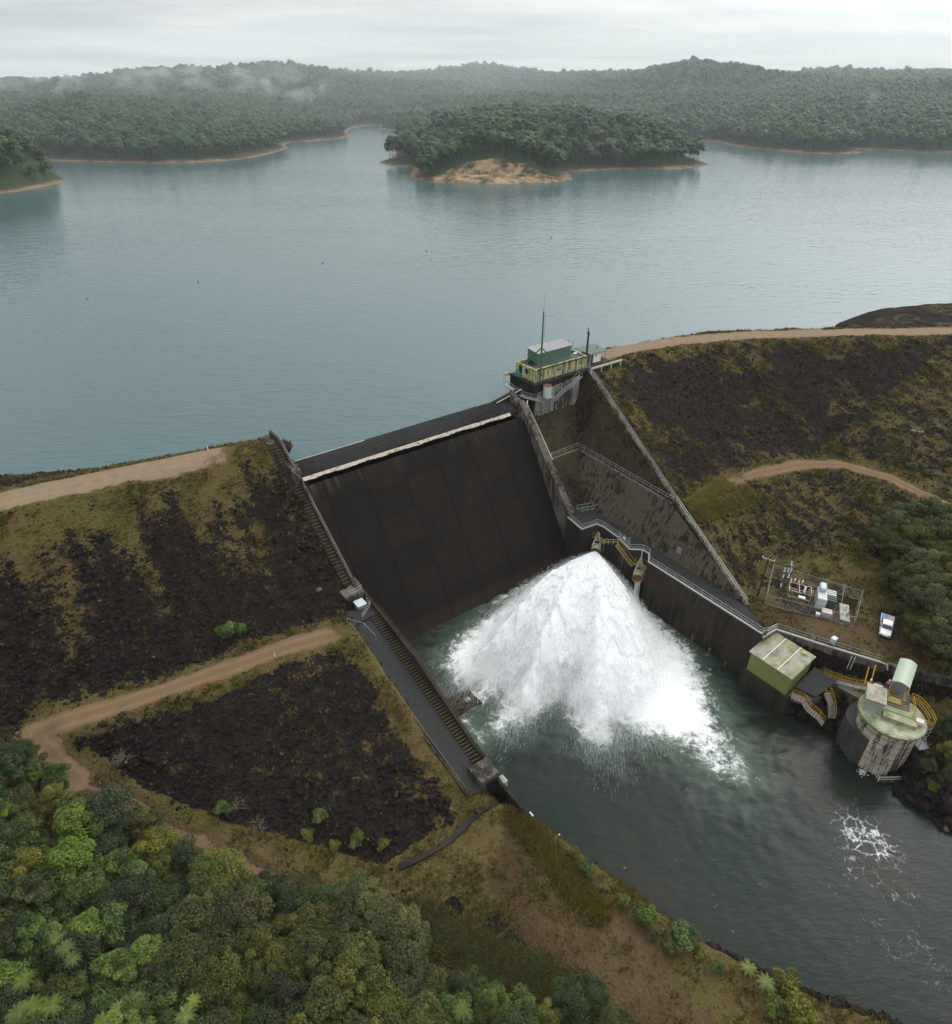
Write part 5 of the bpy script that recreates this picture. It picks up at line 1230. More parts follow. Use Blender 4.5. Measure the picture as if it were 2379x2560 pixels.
# pole, white hut, barrier beside the tower
tp = thing('timber_pole', 'rough dark timber pole between the yellow house and the white hut', 'pole', L(71.2, -0.9, 31))
MB().tube(L(71.2, -0.9, 31), L(71.2, -0.9, 38.6), .28, 9, .2).build('pole', M['wood'], tp); MB().beam(L(70.9, -1.3, 38.2), L(71.2, -0.2, 38.0), .1, .14).tube(L(71.2, -.9, 38.5), L(71.0, -1.1, 39.4), .08).build('crossarm', M['wood'], tp)
wh = thing('utility_hut', 'small white hut with a flat dark green roof beside the crest road', 'hut', L(74, -2.4, 31.1))
MB().lbox(73.0, 75.3, -3.4, -0.4, 31.06, 33.3).build('wall', M['white'], wh); MB().lbox(71.9, 72.98, -3.2, -0.5, 31.06, 33.2).build('porch_wall', M['grey_steel'], wh)
rf_ = MB().hexa([L(71.3, -5.0, 33.5), L(77.0, -4.6, 33.5), L(76.6, 0.1, 33.32), L(71.6, 0.1, 33.32), L(71.3, -5.0, 33.62), L(77.0, -4.6, 33.62), L(76.6, 0.1, 33.44), L(71.6, 0.1, 33.44)]).build('roof', m_corr('dark_green_hut_roof', (0.06, 0.11, 0.075), (1, 0, 0), .5, dirty=.6), wh)
MB().tube(L(75.6, -2.0, 33.5), L(75.6, -2.0, 34.2), .07).build('flue', M['dark_steel'], rf_)
MB().lbox(73.5, 73.9, -.395, -.37, 32.5, 32.9).build('window', M['glass'], wh); MB().tube(L(76.5, -.1, 31.06), L(76.5, -.1, 33.32), .05).build('roof_post', M['galv'], wh)
MB().lbox(72.4, 72.8, -.495, -.47, 31.1, 32.9).build('door', M['wood'], wh)
ap = thing('asphalt_apron', 'dark sealed apron in front of the white hut', 'apron', L(74, .5, 31))
MB().lbox(70.65, 77.5, -5.6, 2.9, 30.2, 31.05).build('slab', M['asphalt'], ap)
br = thing('guard_barrier', 'long pale green guard barrier at the edge of the hut apron', 'barrier', L(73, 3.3, 31))
MB().beam(L(68.9, 3.2, 31.75), L(77.9, 3.6, 31.9), .16, .34).build('beam', M['barrier'], br)
for k in range(4): f = k / 3; MB().beam(L(69.0 + 8.8 * f, 3.15 + .4 * f, 30.4), L(69.0 + 8.8 * f, 3.15 + .4 * f, 31.9), .16, .16).build('post', M['barrier'], br)

# ------------------------------------------------------------------ olive shed at the end of the channel wall
os_ = thing('valve_house', 'olive ribbed shed with mossy striped roof perched over the right channel wall', 'shed', L(49.5, 67.5, 4))
MB().prism([L(46.6, 63.9), L(53.6, 64.6), L(54.0, 72.4), L(46.6, 71.9)], -2, 3.95).build('plinth', M['conc_dark'], os_)
MB().lbox(47.0, 47.15, 64.3, 71.2, 3.96, 7.7).build('front_wall', M['olivewall'], os_)
for q in (64.3, 71.05):
    MB().hexa([L(47.16, q, 3.96), L(52.6, q, 3.96), L(52.6, q + .15, 3.96), L(47.16, q + .15, 3.96), L(47.16, q, 7.7), L(52.6, q, 8.75), L(52.6, q + .15, 8.75), L(47.16, q + .15, 7.7)]).build('side_wall', m_corr('olive_side_wall', (0.19, 0.215, 0.06), (1, 0, 0), .28), os_)
MB().lbox(52.61, 52.76, 64.3, 71.2, 3.96, 8.75).build('back_wall', M['conc_dark'], os_)
rf_ = MB().hexa([L(46.75, 64.0, 7.68), L(52.9, 64.0, 8.82), L(52.9, 71.5, 8.82), L(46.75, 71.5, 7.68), L(46.75, 64.0, 7.8), L(52.9, 64.0, 8.94), L(52.9, 71.5, 8.94), L(46.75, 71.5, 7.8)]).build('roof', M['mossroof'], os_)
for q in (66.4, 69.0): MB().beam(L(46.8, q, 7.85), L(52.8, q, 8.99), .1, .06).build('white_flashing', M['white'], rf_)
MB().lathe(L(52.2, 69.9, 8.75), [(0.42, 0), (0.42, .28), (.3, .28)], 12).build('roof_vent', m_plain('mossy_vent', (0.28, 0.30, 0.10), .7), rf_)
MB().hexa([L(48.6, 71.6, 5.0), L(53.4, 71.6, 6.4), L(54.2, 75.2, 6.2), L(49.6, 74.6, 4.8), L(48.6, 71.6, 5.1), L(53.4, 71.6, 6.5), L(54.2, 75.2, 6.3), L(49.6, 74.6, 4.9)]).build('lean_to_roof', m_plain('dark_shade_cloth', (0.03, 0.03, 0.033), .8), os_)
MB().hexa([L(47.2, 71.6, 3.2), L(49.6, 71.6, 3.2), L(51.0, 75.0, 3.2), L(48.4, 74.2, 3.2), L(47.3, 71.6, 4.2), L(49.6, 71.6, 4.3), L(51.0, 75.0, 4.3), L(48.5, 74.2, 4.2)]).build('loading_slab', M['conc_mid'], os_)
# terrace retaining wall behind the shed, with kerb rail
tw = thing('terrace_wall', 'grey concrete wall holding up the terrace behind the olive shed', 'wall', L(56, 72, 7))
tp_ = [(49.5, 64.2), (52.9, 64.4), (55.4, 70.2), (59.2, 78.2), (64.5, 86.4), (70.5, 97), (80, 120)]
mb = MB(); mk = MB()
for (s0, q0), (s1, q1) in zip(tp_[:-1], tp_[1:]):
    mb.hexa([L(s0 - .5, q0 + .3, 2), L(s0 + .5, q0 - .2, 2), L(s1 + .5, q1 - .2, 2), L(s1 - .5, q1 + .3, 2), L(s0 - .1, q0 + .1, 9.3), L(s0 + .5, q0 - .2, 9.3), L(s1 + .5, q1 - .2, 9.3), L(s1 - .1, q1 + .1, 9.3)])
    mk.beam(L(s0, q0, 9.42), L(s1, q1, 9.42), .3, .22)
mb.build('wall', M['conc_mid'], tw)
mk2 = MB()
for (s0, q0), (s1, q1) in zip(tp_[:3], tp_[1:4]): mk2.beam(L(s0, q0, 9.42), L(s1, q1, 9.42), .26, .22)
mk2.path([L(59.2, 78.2, 9.45), L(59.6, 79.0, 9.3), L(59.4, 79.4, 8.6)], .12); mk2.build('white_kerb', M['kerb'], tw)
rails('galvanised handrail along the terrace edge above the olive shed', [L(s + .15, q - .1, 9.45) for s, q in tp_[:4]], 2.2, M['galv'], r=0.03)
rails('galvanised handrail along the terrace edge past the tower bridge', [L(64.3, 85.9, 9.4), L(70.5, 96.8, 9.4), L(79, 118, 9.4)], 2.4, M['galv'], r=0.03)
rails('corner handrail with a gate at the end of the outlet walkway', [L(49.6, 63.9, 10.05), L(50.6, 64.35, 10.0), L(52.9, 64.3, 9.5)], 1.1, M['white_rail'], r=0.04)
sg = thing('safety_cabinet', 'grey cabinet in a post frame on the terrace rail', 'cabinet', L(57.0, 71.8, 9))
MB().lbox(56.7, 57.7, 71.2, 72.0, 9.6, 10.6).build('box', M['trans_grey'], sg, bevel=.04)
for s, q in ((56.6, 71.0), (57.8, 71.0), (56.6, 72.2), (57.8, 72.2)): MB().tube(L(s, q, 8.9), L(s, q, 11.0), .05).build('post', M['grey_steel'], sg)
vl = thing('vertical_ladder', 'caged pale ladder over the terrace wall beside the olive shed', 'ladder', L(55.1, 69.6, 9))
mb = MB()
for d_ in (0, .6): mb.beam(L(54.6, 69.2 + d_, 5), L(54.9, 69.1 + d_, 10.9), .06, .06)
for k in range(16): mb.beam(L(54.6 + k * .018, 69.2, 5.3 + k * .35), L(54.6 + k * .018, 69.8, 5.3 + k * .35), .04, .04)
mb.build('ladder', M['galv'], vl)
pr_ = thing('wall_conduits', 'pair of white conduits running down the terrace wall', 'conduit', L(57.3, 74.6, 7))
MB().path([L(57.6, 74.7, 9.2), L(57.0, 74.9, 8.8), L(56.6, 75.0, 5.0)], .07).path([L(57.8, 75.1, 9.2), L(57.2, 75.3, 8.8), L(56.8, 75.4, 5.0)], .07).build('pipe', M['white_rail'], pr_)
def ystair(label, pts, width=0.9, rail_h=1.05, treads=True):
    t = thing('steel_stair', label, 'stair', pts[0]); pts = [Vector(p) for p in pts]
    mb = MB(); mr = MB()
    for a, b in zip(pts[:-1], pts[1:]):
        d = Vector((b.x - a.x, b.y - a.y, 0)).normalized(); sd_ = Vector((-d.y, d.x, 0)) * width / 2
        for sg_ in (-1, 1):
            o = sd_ * sg_; mb.beam(a + o, b + o, .07, .2); mr.tube(a + o + Vector((0, 0, rail_h)), b + o + Vector((0, 0, rail_h)), .035).tube(a + o + Vector((0, 0, rail_h * .55)), b + o + Vector((0, 0, rail_h * .55)), .022)
            n = max(1, int((b - a).length / 1.1))
            for i in range(n + 1): p = lerp(a, b, i / n) + o; mr.tube(p, p + Vector((0, 0, rail_h)), .025, 5)
        n = max(2, int((b - a).length / .32))
        for i in range(n): p = lerp(a, b, (i + .5) / n); mb.beam(p - sd_, p + sd_, .2, .04)
    mb.build('treads', M['grey_steel'], t); mr.build('stair_rail', M['yellow'], t); return t
ystair('yellow stair climbing from the olive shed up to the round tower', [L(53.6, 73.2, 5.8), L(54.0, 74.0, 5.7), L(54.0, 75.4, 6.0), L(53.8, 77.6, 7.1), L(54.3, 80.6, 8.6)])
ystair('yellow lower stair under the tower bridge', [L(54.6, 75.4, 4.9), L(54.5, 78.6, 5.4), L(54.6, 80.8, 5.6)], rail_h=1.0)
ystair('yellow stepped stair down the rocks below the olive shed', [L(47.3, 72.0, 4.3), L(48.0, 73.6, 4.2), L(47.9, 74.6, 3.4), L(48.0, 76.4, 3.0), L(48.2, 77.3, 2.3)])
ystair('yellow stair dropping from the dark lean-to towards the boulders', [L(51.4, 75.2, 5.2), L(50.8, 76.6, 4.0), L(49.9, 77.6, 2.6)])

# ------------------------------------------------------------------ round tower
TC = L(51.4, 84.0, 0); TR = 4.15
tw_ = thing('round_tower', 'round stained concrete tower with mossy ribbed roof at the river edge', 'tower', TC)
MB().lathe(TC + Vector((0, 0, -2)), [(TR - .25, 0), (TR - .25, 10.2)], 48).build('shaft', M['tower'], tw_, smooth=False)
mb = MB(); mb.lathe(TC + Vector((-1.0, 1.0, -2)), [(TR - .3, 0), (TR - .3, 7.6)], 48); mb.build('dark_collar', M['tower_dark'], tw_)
for zr in (2.2, 3.4, 4.6, 5.8, 7.0): MB().lathe(TC + Vector((0, 0, zr)), [(TR - .24, 0), (TR - .22, .02), (TR - .22, .05), (TR - .24, .07)], 48).build('lift_joint', M['conc_wall'], tw_)
rf_ = MB().lathe(TC + Vector((0, 0, 8.25)), [(TR + .05, 0), (TR + .18, .05), (TR + .18, .28), (TR - .1, .42), (0.6, .62)], 56).build('roof', M['towerroof'], tw_)
MB().lathe(TC + Vector((0, 0, 8.1)), [(TR + .2, .05), (TR + .24, .1), (TR + .24, .22), (TR + .2, .26)], 56).build('gutter', m_plain('mossy_gutter', (0.13, 0.15, 0.08), .7), tw_)
xd = Vector((1, -.35, 0)).normalized()     # direction of the roof hut
def tb(mb, ax_, ay, hx, hy, z0, z1, rot=-20):
    c_ = TC + Vector((ax_, ay, 0)); an = math.radians(rot); return mb.obox((c_.x, c_.y), (math.cos(an), math.sin(an)), hx, hy, z0, z1)
tb(MB(), 0.4, -0.9, 2.1, 1.25, 8.7, 9.35, -30).build('raised_roof', M['towerroof'], tw_)
tb(MB(), 0.4, -0.7, 2.1, .14, 9.36, 9.42, -30).build('green_ridge', m_plain('moss_green_strip', (0.13, 0.20, 0.04), .8), tw_)
tb(MB(), 1.2, 2.6, 2.2, 2.0, 8.2, 9.1, -30).build('deck', M['deck'], tw_)
tb(MB(), -2.05, 1.7, 1.15, 1.55, 8.7, 10.7, -30).build('roof_hut', M['towerroof_side'], tw_)
hr = tb(MB(), -2.05, 1.75, 1.3, 1.75, 10.72, 10.85, -30).build('hut_roof', M['mossroof'], tw_)
tb(MB(), 2.6, -1.9, .5, .42, 8.8, 9.5, -30).build('pink_box', M['pink'], tw_, bevel=.06)
tb(MB(), -.2, 4.2, .6, .4, 9.12, 9.7, -30).build('pink_cover', M['pink'], tw_, bevel=.06)
tb(MB(), 1.9, 4.0, .9, .7, 9.12, 9.6, -30).build('hatch', M['dark_steel'], tw_, bevel=.05)
tb(MB(), 1.1, 2.0, .85, .55, 9.12, 9.3, -30).build('yellow_grating', m_plain('pale_yellow_grating', (0.42, 0.38, 0.15), .7), tw_)
# rails on the roof
def trail(pts, h=1.05, nm='guard_rail'):
    mb = MB(); P_ = [TC + Vector(p) for p in pts]
    for a, b in zip(P_[:-1], P_[1:]):
        for hh in (h, h * .55): mb.tube(a + Vector((0, 0, hh)), b + Vector((0, 0, hh)), .04)
        n = max(1, int((b - a).length / 1.2))
        for i in range(n + 1): p = lerp(a, b, i / n); mb.tube(p, p + Vector((0, 0, h)), .035, 5)
    return mb.build(nm, M['yellow'], tw_)
trail([(-1.3, 1.5, 9.1), (2.7, -.4, 8.9)]); trail([(.6, 2.9, 9.1), (2.4, 1.9, 9.1), (1.8, 1.0, 9.1), (.0, 2.0, 9.1), (.6, 2.9, 9.1)]); trail([(2.7, -.4, 8.9), (3.6, 1.9, 9.1)])
trail([(3.7, 2.4, 9.1), (4.5, 1.9, 9.0), (4.9, 0.6, 8.9), (4.95, -.8, 8.8), (4.7, -2.0, 8.7)]); trail([(3.1, 1.7, 9.1), (3.9, .9, 9.0), (4.15, -.4, 8.8), (4.1, -1.6, 8.7)])
trail([(2.1, -1.0, 8.8), (4.3, -2.4, 8.6)], .8)
for a in ((-1.6, 5.2, 9.1), (-.4, 5.6, 9.1), (3.6, 3.0, 9.1)):
    b = Vector(a) + Vector((.8, 1.5, 2.0)); MB().beam(TC + Vector(a), TC + b, .16, .2).build('davit_arm', M['yellow'], tw_)
# curved canopy
c0 = TC + Vector((3.1, 4.6, 0)); mb = MB(); ux = Vector((.62, .78, 0)).normalized(); uy = Vector((-ux.y, ux.x, 0)); vs = []
for i in range(9):
    f = -1 + i / 4
    for j in range(2): vs.append(c0 + uy * (-f * 1.15) + ux * (-2.9 + 5.8 * j) + Vector((0, 0, 12.0 + .42 * (1 - f * f))))
mb.add(vs, [(2 * i, 2 * i + 1, 2 * i + 3, 2 * i + 2) for i in range(8)]); mb.add([v - Vector((0, 0, .06)) for v in vs], [(2 * i, 2 * i + 1, 2 * i + 3, 2 * i + 2) for i in range(8)])
cn = thing('curved_canopy', 'pale green curved canopy over the bridge to the round tower', 'canopy', c0 + Vector((0, 0, 9)))
mb.build('roof_sheet', M['pale_green'], cn)
for sx in (-2.7, 2.7):
    for sy in (-1.05, 1.05): MB().tube(c0 + ux * sx + uy * sy + Vector((0, 0, 9)), c0 + ux * sx + uy * sy + Vector((0, 0, 12.02)), .06).build('post', M['galv'], cn)
brg = thing('foot_bridge', 'dark steel footbridge from the terrace road to the round tower deck', 'bridge', c0 + Vector((0, 0, 9)))
MB().obox((c0.x, c0.y), (ux.x, ux.y), 3.6, 1.0, 8.85, 9.08).build('deck', M['deck'], brg)
for sy in (-.95, .95): MB().tube(c0 - ux * 3.4 + uy * sy + Vector((0, 0, 10.1)), c0 + ux * 3.4 + uy * sy + Vector((0, 0, 10.1)), .04).build('rail', M['yellow'], brg)
pb = thing('plastic_drum', 'bright blue plastic drum on the round tower deck', 'drum', TC + Vector((-.85, 2.55, 9.1)))
MB().lathe(TC + Vector((-.85, 2.55, 9.1)), [(.34, 0), (.38, .1), (.38, .8), (.34, .9)], 16).build('drum', M['blue'], pb); MB().lathe(TC + Vector((-.85, 2.55, 10.0)), [(.35, 0), (.35, .06), (.1, .08)], 16).build('lid', M['blue'], pb)
# water-level platform, pipe and side ladder
wp = thing('landing_stage', 'narrow white-railed landing at the water foot of the round tower', 'landing', TC + Vector((.6, -4.2, .5)))
MB().obox((TC.x + .4, TC.y - 4.7), (1, .02), 2.6, .55, .2, .5).build('deck', M['conc_mid'], wp)
for a, b in (((-2.3, -4.0), (-2.1, -5.2)), ((-2.1, -5.2), (3.0, -5.1)), ((3.0, -5.1), (2.6, -4.1))):
    A_, B_ = TC + Vector((*a, .5)), TC + Vector((*b, .5))
    MB().tube(A_ + Vector((0, 0, 1)), B_ + Vector((0, 0, 1)), .05).tube(A_ + Vector((0, 0, .5)), B_ + Vector((0, 0, .5)), .04).tube(A_, A_ + Vector((0, 0, 1)), .05).build('rail', M['white_rail'], wp)
dp = thing('discharge_pipe', 'thin dark pipe slanting down the front of the round tower to the water', 'pipe', TC + Vector((-1.2, -3.8, 7.5)))
MB().path([TC + Vector((-1.0, -3.9, 7.6)), TC + Vector((-1.2, -4.2, 7.2)), TC + Vector((-3.3, -3.6, .6))], .09).build('pipe', M['grey_steel'], dp)
MB().blob(TC + Vector((-1.0, -3.8, 7.7)), .22, sub=2).build('elbow', M['dark_steel'], dp)
mb = MB(); rn = random.Random(3)
for k in range(60): mb.blob(TC + Vector((-3.5 + rn.gauss(0, .3), -3.7 + rn.gauss(0, .25), .25 + abs(rn.gauss(0, .3)))), rn.uniform(.04, .14), sub=1, rough=.6, seed=k)
props(mb.build('pipe_splash', M['drops'], base=TC + Vector((-3.5, -3.7, .2))), 'small white splash where the tower pipe meets the water', 'splash')
ld = thing('caged_ladder', 'grey caged ladder hanging on the bank side of the round tower', 'ladder', TC + Vector((4.2, -1.6, 6)))
mb = MB()
for d_ in (-.3, .3): mb.beam(TC + Vector((4.15, -1.8 + d_, .8)), TC + Vector((4.2, -1.8 + d_, 8.4)), .06, .06)
for k in range(20): mb.beam(TC + Vector((4.17, -2.1, 1 + k * .37)), TC + Vector((4.17, -1.5, 1 + k * .37)), .04, .04)
mb.build('ladder', M['grey_steel'], ld)
mb = MB()
for zr in (5.6, 6.4, 7.2, 8.0):
    pr = [TC + Vector((4.15 + .75 * math.sin(a), -1.8 + .4 * math.cos(a), zr)) for a in np.linspace(0, math.pi, 7)]; mb.path(pr, .025, 4)
mb.build('cage', M['grey_steel'], ld)
sp_ = thing('side_platform', 'small grey bracket platform low on the bank side of the tower', 'platform', TC + Vector((4.6, -1.6, 4)))
MB().obox((TC.x + 4.75, TC.y - 1.5), (1, .2), .8, .9, 3.9, 4.0).build('deck', M['grey_steel'], sp_); MB().tube(TC + Vector((5.4, -2.3, 4)), TC + Vector((5.4, -.8, 4.9)), .05).tube(TC + Vector((5.4, -2.3, 4)), TC + Vector((5.4, -2.3, 4.9)), .04).build('rail', M['galv'], sp_)

# ------------------------------------------------------------------ two workers
def person(loc, rotz, shirt, label, arm=0.2):
    J = {'pelvis': (0, 0, .93), 'waist': (0, .01, 1.10), 'chest': (0, .0, 1.32), 'neck': (0, .02, 1.50), 'head': (0, .05, 1.62), 'crown': (0, .05, 1.74),
         'hl': (-.1, 0, .88), 'kl': (-.12, .04, .5), 'al': (-.13, -.02, .09), 'tl': (-.14, .15, .04), 'hr': (.1, 0, .88), 'kr': (.12, .02, .5), 'ar': (.14, -.04, .09), 'tr': (.16, .13, .04),
         'sl': (-.19, 0, 1.41), 'el': (-.27, .03, 1.14), 'wl': (-.27, .16 + arm, .95 + arm * .4), 'fl': (-.26, .24 + arm, .92 + arm * .4), 'sr': (.19, 0, 1.41), 'er': (.28, -.01, 1.14), 'wr': (.27, .12, .92), 'fr': (.26, .2, .88)}
    R_ = {'pelvis': .14, 'waist': .125, 'chest': .15, 'neck': .06, 'head': .10, 'crown': .07, 'hl': .09, 'kl': .062, 'al': .042, 'tl': .038, 'sl': .065, 'el': .045, 'wl': .033, 'fl': .03}
    E = [('pelvis', 'waist'), ('waist', 'chest'), ('chest', 'neck'), ('neck', 'head'), ('head', 'crown')] + [e for s in 'lr' for e in (('pelvis', 'h' + s), ('h' + s, 'k' + s), ('k' + s, 'a' + s), ('a' + s, 't' + s), ('chest', 's' + s), ('s' + s, 'e' + s), ('e' + s, 'w' + s), ('w' + s, 'f' + s))]
    root = thing('person', label, 'person', loc); root.rotation_euler = (0, 0, rotz)
    def skin(name, keep, grow, mat):
        names = [k for k in J if k in keep]; me = bpy.data.meshes.new(name)
        me.from_pydata([J[k] for k in names], [(names.index(a), names.index(b)) for a, b in E if a in names and b in names], [])
        o = bpy.data.objects.new(name, me); COL.objects.link(o); o.parent = root; me.materials.append(mat)
        md = o.modifiers.new('skin', 'SKIN'); sv = me.skin_vertices[0].data if me.skin_vertices else None
        if sv is None: return o
        for k, d in zip(names, sv):
            r = R_.get(k, R_.get(k[:-1] + 'l', .05)) + grow; d.radius = (r, r); d.use_root = (k == names[0])
        o.modifiers.new('sub', 'SUBSURF').render_levels = 2; return o
    skin('body', list(J), 0, M['skin'])
    skin('trousers', ['pelvis', 'hl', 'kl', 'al', 'hr', 'kr', 'ar'], .018, M['navy'])
    skin('shirt', ['waist', 'chest', 'sl', 'el', 'sr', 'er'], .022, shirt)
    MB().blob(Vector(loc) + Vector((0, 0, 1.72)), .135, (1, 1.15, .7), 2).build('helmet', M['white'], root).rotation_euler = (0, 0, 0)
    return root
person(TC + Vector((1.2, 4.3, 9.1)), 2.4, M['orange'], 'worker in an orange hi-vis shirt standing under the pale green canopy')
person(TC + Vector((-1.5, 4.4, 9.1)), .9, M['orange'], 'worker in an orange shirt standing beside the roof hut of the round tower', .3)

# ------------------------------------------------------------------ substation
sub = [L(66.2, 55.0, 8.7), L(57.4, 59.4, 8.9), L(64.4, 71.3, 8.6), L(71.9, 68.4, 8.6)]
sf_ = thing('mesh_fence', 'tall chain link fence round the small substation with leaning corner posts', 'fence', sub[1])
for a, b in zip(sub, sub[1:] + sub[:1]):
    n = max(2, round((b - a).length / 3.2))
    MB().add([a, b, b + Vector((0, 0, 2.2)), a + Vector((0, 0, 2.2))], [(0, 1, 2, 3)]).build('mesh_panel', M['chain'], sf_)
    for i in range(n):
        p = lerp(a, b, i / n); MB().tube(p, p + Vector((0, 0, 2.3)), .045).tube(p + Vector((0, 0, 2.3)), p + Vector((.12, .25, 2.65)), .03).build('post', M['galv'], sf_)
    MB().tube(a + Vector((0, 0, 2.2)), b + Vector((0, 0, 2.2)), .03).build('top_rail', M['galv'], sf_)
    MB().beam(a + Vector((0, 0, .05)), b + Vector((0, 0, .05)), .3, .3).build('kerb', M['conc_mid'], sf_)
ia, ib = lerp(sub[3], sub[2], .0), 0
pa_, pb_ = lerp(sub[0], sub[3], .80), lerp(sub[1], sub[2], .82)
MB().add([pa_, pb_, pb_ + Vector((0, 0, 2.2)), pa_ + Vector((0, 0, 2.2))], [(0, 1, 2, 3)]).build('mesh_panel', M['chain'], sf_); MB().tube(pa_ + Vector((0, 0, 2.2)), pb_ + Vector((0, 0, 2.2)), .03).build('top_rail', M['galv'], sf_)
su = (sub[2] - sub[1]).normalized(); sv_ = Vector((-su.y, su.x, 0))
if (sub[0] - sub[1]).dot(sv_) < 0: sv_ = -sv_
def S(a, b, z=0): return sub[1] + su * a + sv_ * b + Vector((0, 0, z - .1))
def sbox(mb, a0, a1, b0, b1, z0, z1): return mb.hexa([S(a0, b0, z0), S(a1, b0, z0), S(a1, b1, z0), S(a0, b1, z0), S(a0, b0, z1), S(a1, b0, z1), S(a1, b1, z1), S(a0, b1, z1)])
sp_pad = thing('concrete_pad', 'bare pale concrete pad in the side bay of the substation', 'pad', S(12.6, 4, .1)); sbox(MB(), 11.9, 13.4, 1.2, 5.8, .0, .22).build('pad', M['slab'], sp_pad)
MB().path([S(12.7, 5.2, .6), S(13.2, 5.0, .6), S(13.2, 4.6, .3)], .05).build('pipework', M['white'], sp_pad)
tr = thing('transformer', 'pale grey power transformer with black radiator fins in the substation', 'transformer', S(8.8, 4, 0))
sbox(MB(), 7.9, 9.4, 2.4, 5.9, .3, 2.5).build('tank', M['trans_grey'], tr, bevel=.08)
sbox(MB(), 8.1, 9.2, 4.4, 6.4, 2.52, 3.3).build('conservator', M['trans_grey'], tr, bevel=.2)
for k in range(6): sbox(MB(), 9.45, 10.9, 2.9 + k * .55, 3.2 + k * .55, .5, 2.3).build('radiator_fin', M['dark_steel'] if k < 3 else M['trans_grey'], tr)
sbox(MB(), 7.6, 11.1, 2.1, 6.5, .0, .25).build('plinth', M['conc_mid'], tr)
kb = thing('control_cabinet', 'low pink-grey cabinet in front of the transformer', 'cabinet', S(9.6, 1.2, 0)); sbox(MB(), 8.9, 10.4, .7, 1.9, .1, 1.1).build('box', m_plain('pinkish_cabinet', (0.40, 0.34, 0.33), .6), kb, bevel=.05); sbox(MB(), 8.85, 10.45, .65, 1.95, 1.11, 1.18).build('lid', M['pink'], kb)
mc = thing('junction_box', 'tiny white junction box near the substation fence', 'box', S(8.4, .7, 0)); sbox(MB(), 8.1, 8.7, .5, 1.0, .1, .6).build('box', M['white'], mc, bevel=.04); sbox(MB(), 8.05, 8.75, .45, 1.05, .61, .66).build('lid', M['white'], mc)
sw = thing('switchgear_frame', 'galvanised switchgear frame topped with rows of red-brown and white insulators', 'switchgear', S(4.6, 4, 0))
mb = MB()
for a in (3.4, 5.0, 6.9):
    for b in (2.8, 5.2): mb.beam(S(a, b, .1), S(a, b, 2.4), .1, .1)
for b in (2.8, 5.2): mb.beam(S(3.4, b, 2.4), S(6.9, b, 2.4), .1, .1); mb.beam(S(3.4, b, 1.2), S(6.9, b, 1.2), .07, .07)
for a in (3.4, 5.0, 6.9): mb.beam(S(a, 2.8, 2.4), S(a, 5.2, 2.4), .1, .1)
mb.build('frame', M['galv'], sw)
def insul(a, b, z, mat, n=5, r=.13):
    mb = MB(); c_ = S(a, b, z); mb.tube(c_, c_ + Vector((0, 0, n * .16)), .06, 8)
    for k in range(n): mb.lathe(c_ + Vector((0, 0, k * .16)), [(.05, .02), (r, .05), (r, .09), (.05, .13)], 12)
    return mb.build('insulator', mat, sw)
for k in range(4): insul(3.5 + k * .62, 4.9, 2.46, M['redins'] if k % 2 else M['pink']); insul(3.5 + k * .62, 5.4, 2.46, M['redins'] if k % 2 == 0 else M['white'])
insul(5.7, 3.1, 2.46, M['white'], 8, .17); insul(5.7, 3.4, 2.46, M['rubber'], 8, .17); insul(6.4, 3.2, 2.46, M['redins'], 5); insul(7.0, 3.2, 2.46, M['redins'], 5)
sbox(MB(), 5.1, 6.2, 2.9, 3.5, 1.2, 1.35).build('operating_box', M['white'], sw)

# ------------------------------------------------------------------ poles and wires
def upole(base, top, label, arm_dir, arm=1.9):
    t = thing('power_pole', label, 'power pole', base, 'power poles')
    MB().tube(base - Vector((0, 0, .4)), top, .17, 10, .12).build('pole', M['wood'], t)
    ad = Vector((arm_dir[0], arm_dir[1], 0)).normalized(); z_ = top - Vector((0, 0, .25))
    MB().beam(z_ - ad * arm / 2, z_ + ad * arm / 2, .12, .12).build('crossarm', M['galv'], t)
    ends = [z_ - ad * arm / 2, z_, z_ + ad * arm / 2]
    for e in ends: MB().lathe(e + Vector((0, 0, .06)), [(.04, 0), (.09, .06), (.09, .16), (.04, .24)], 8).build('insulator', M['white'], t)
    return [e + Vector((0, 0, .3)) for e in ends]
b1 = L(113.0, 54.2, 15.0); e1_ = upole(b1, b1 + Vector((0, 0, 9.0)), 'dark timber power pole on the shoulder of the right berm track', (.9, -.5))
b2 = L(58.8, 57.2, 8.7); e2_ = upole(b2, b2 + Vector((0, 0, 8.2)), 'dark timber power pole with white crossarm at the substation corner', (.85, -.55))
b3 = S(2.2, 3.4, .1); t3 = thing('pole_switch', 'leaning steel pole hung with pale insulator strings inside the substation', 'pole', b3)
MB().tube(b3, b3 + Vector((0.1, 0, 7.2)), .12, 8, .09).build('pole', M['dark_steel'], t3); MB().beam(b3 + Vector((-.7, .2, 6.9)), b3 + Vector((.8, -.2, 6.9)), .09, .09).beam(b3 + Vector((-.6, .2, 5.4)), b3 + Vector((.6, -.2, 5.4)), .09, .09).build('crossarm', M['galv'], t3)
for k, (dx, dz) in enumerate(((-.5, 5.6), (.1, 5.6), (.6, 5.6), (.5, 4.2), (-.4, 4.2), (.3, 6.9), (-.3, 2.2))):
    mb = MB()
    for j in range(5): mb.lathe(b3 + Vector((dx, -.15, dz + j * .17)), [(.03, 0), (.12, .03), (.12, .08), (.03, .12)], 10)
    mb.build('insulator', M['trans_grey'], t3)
def wire(a, b, sag, label):
    pts = [lerp(a, b, k / 14) - Vector((0, 0, sag * 4 * (k / 14) * (1 - k / 14))) for k in range(15)]
    props(MB().path(pts, .014, 4).build('power_line', M['dark_steel'], base=a), label, 'wire', 'power lines')
far_ = b1 + Vector((46, 32, 13))
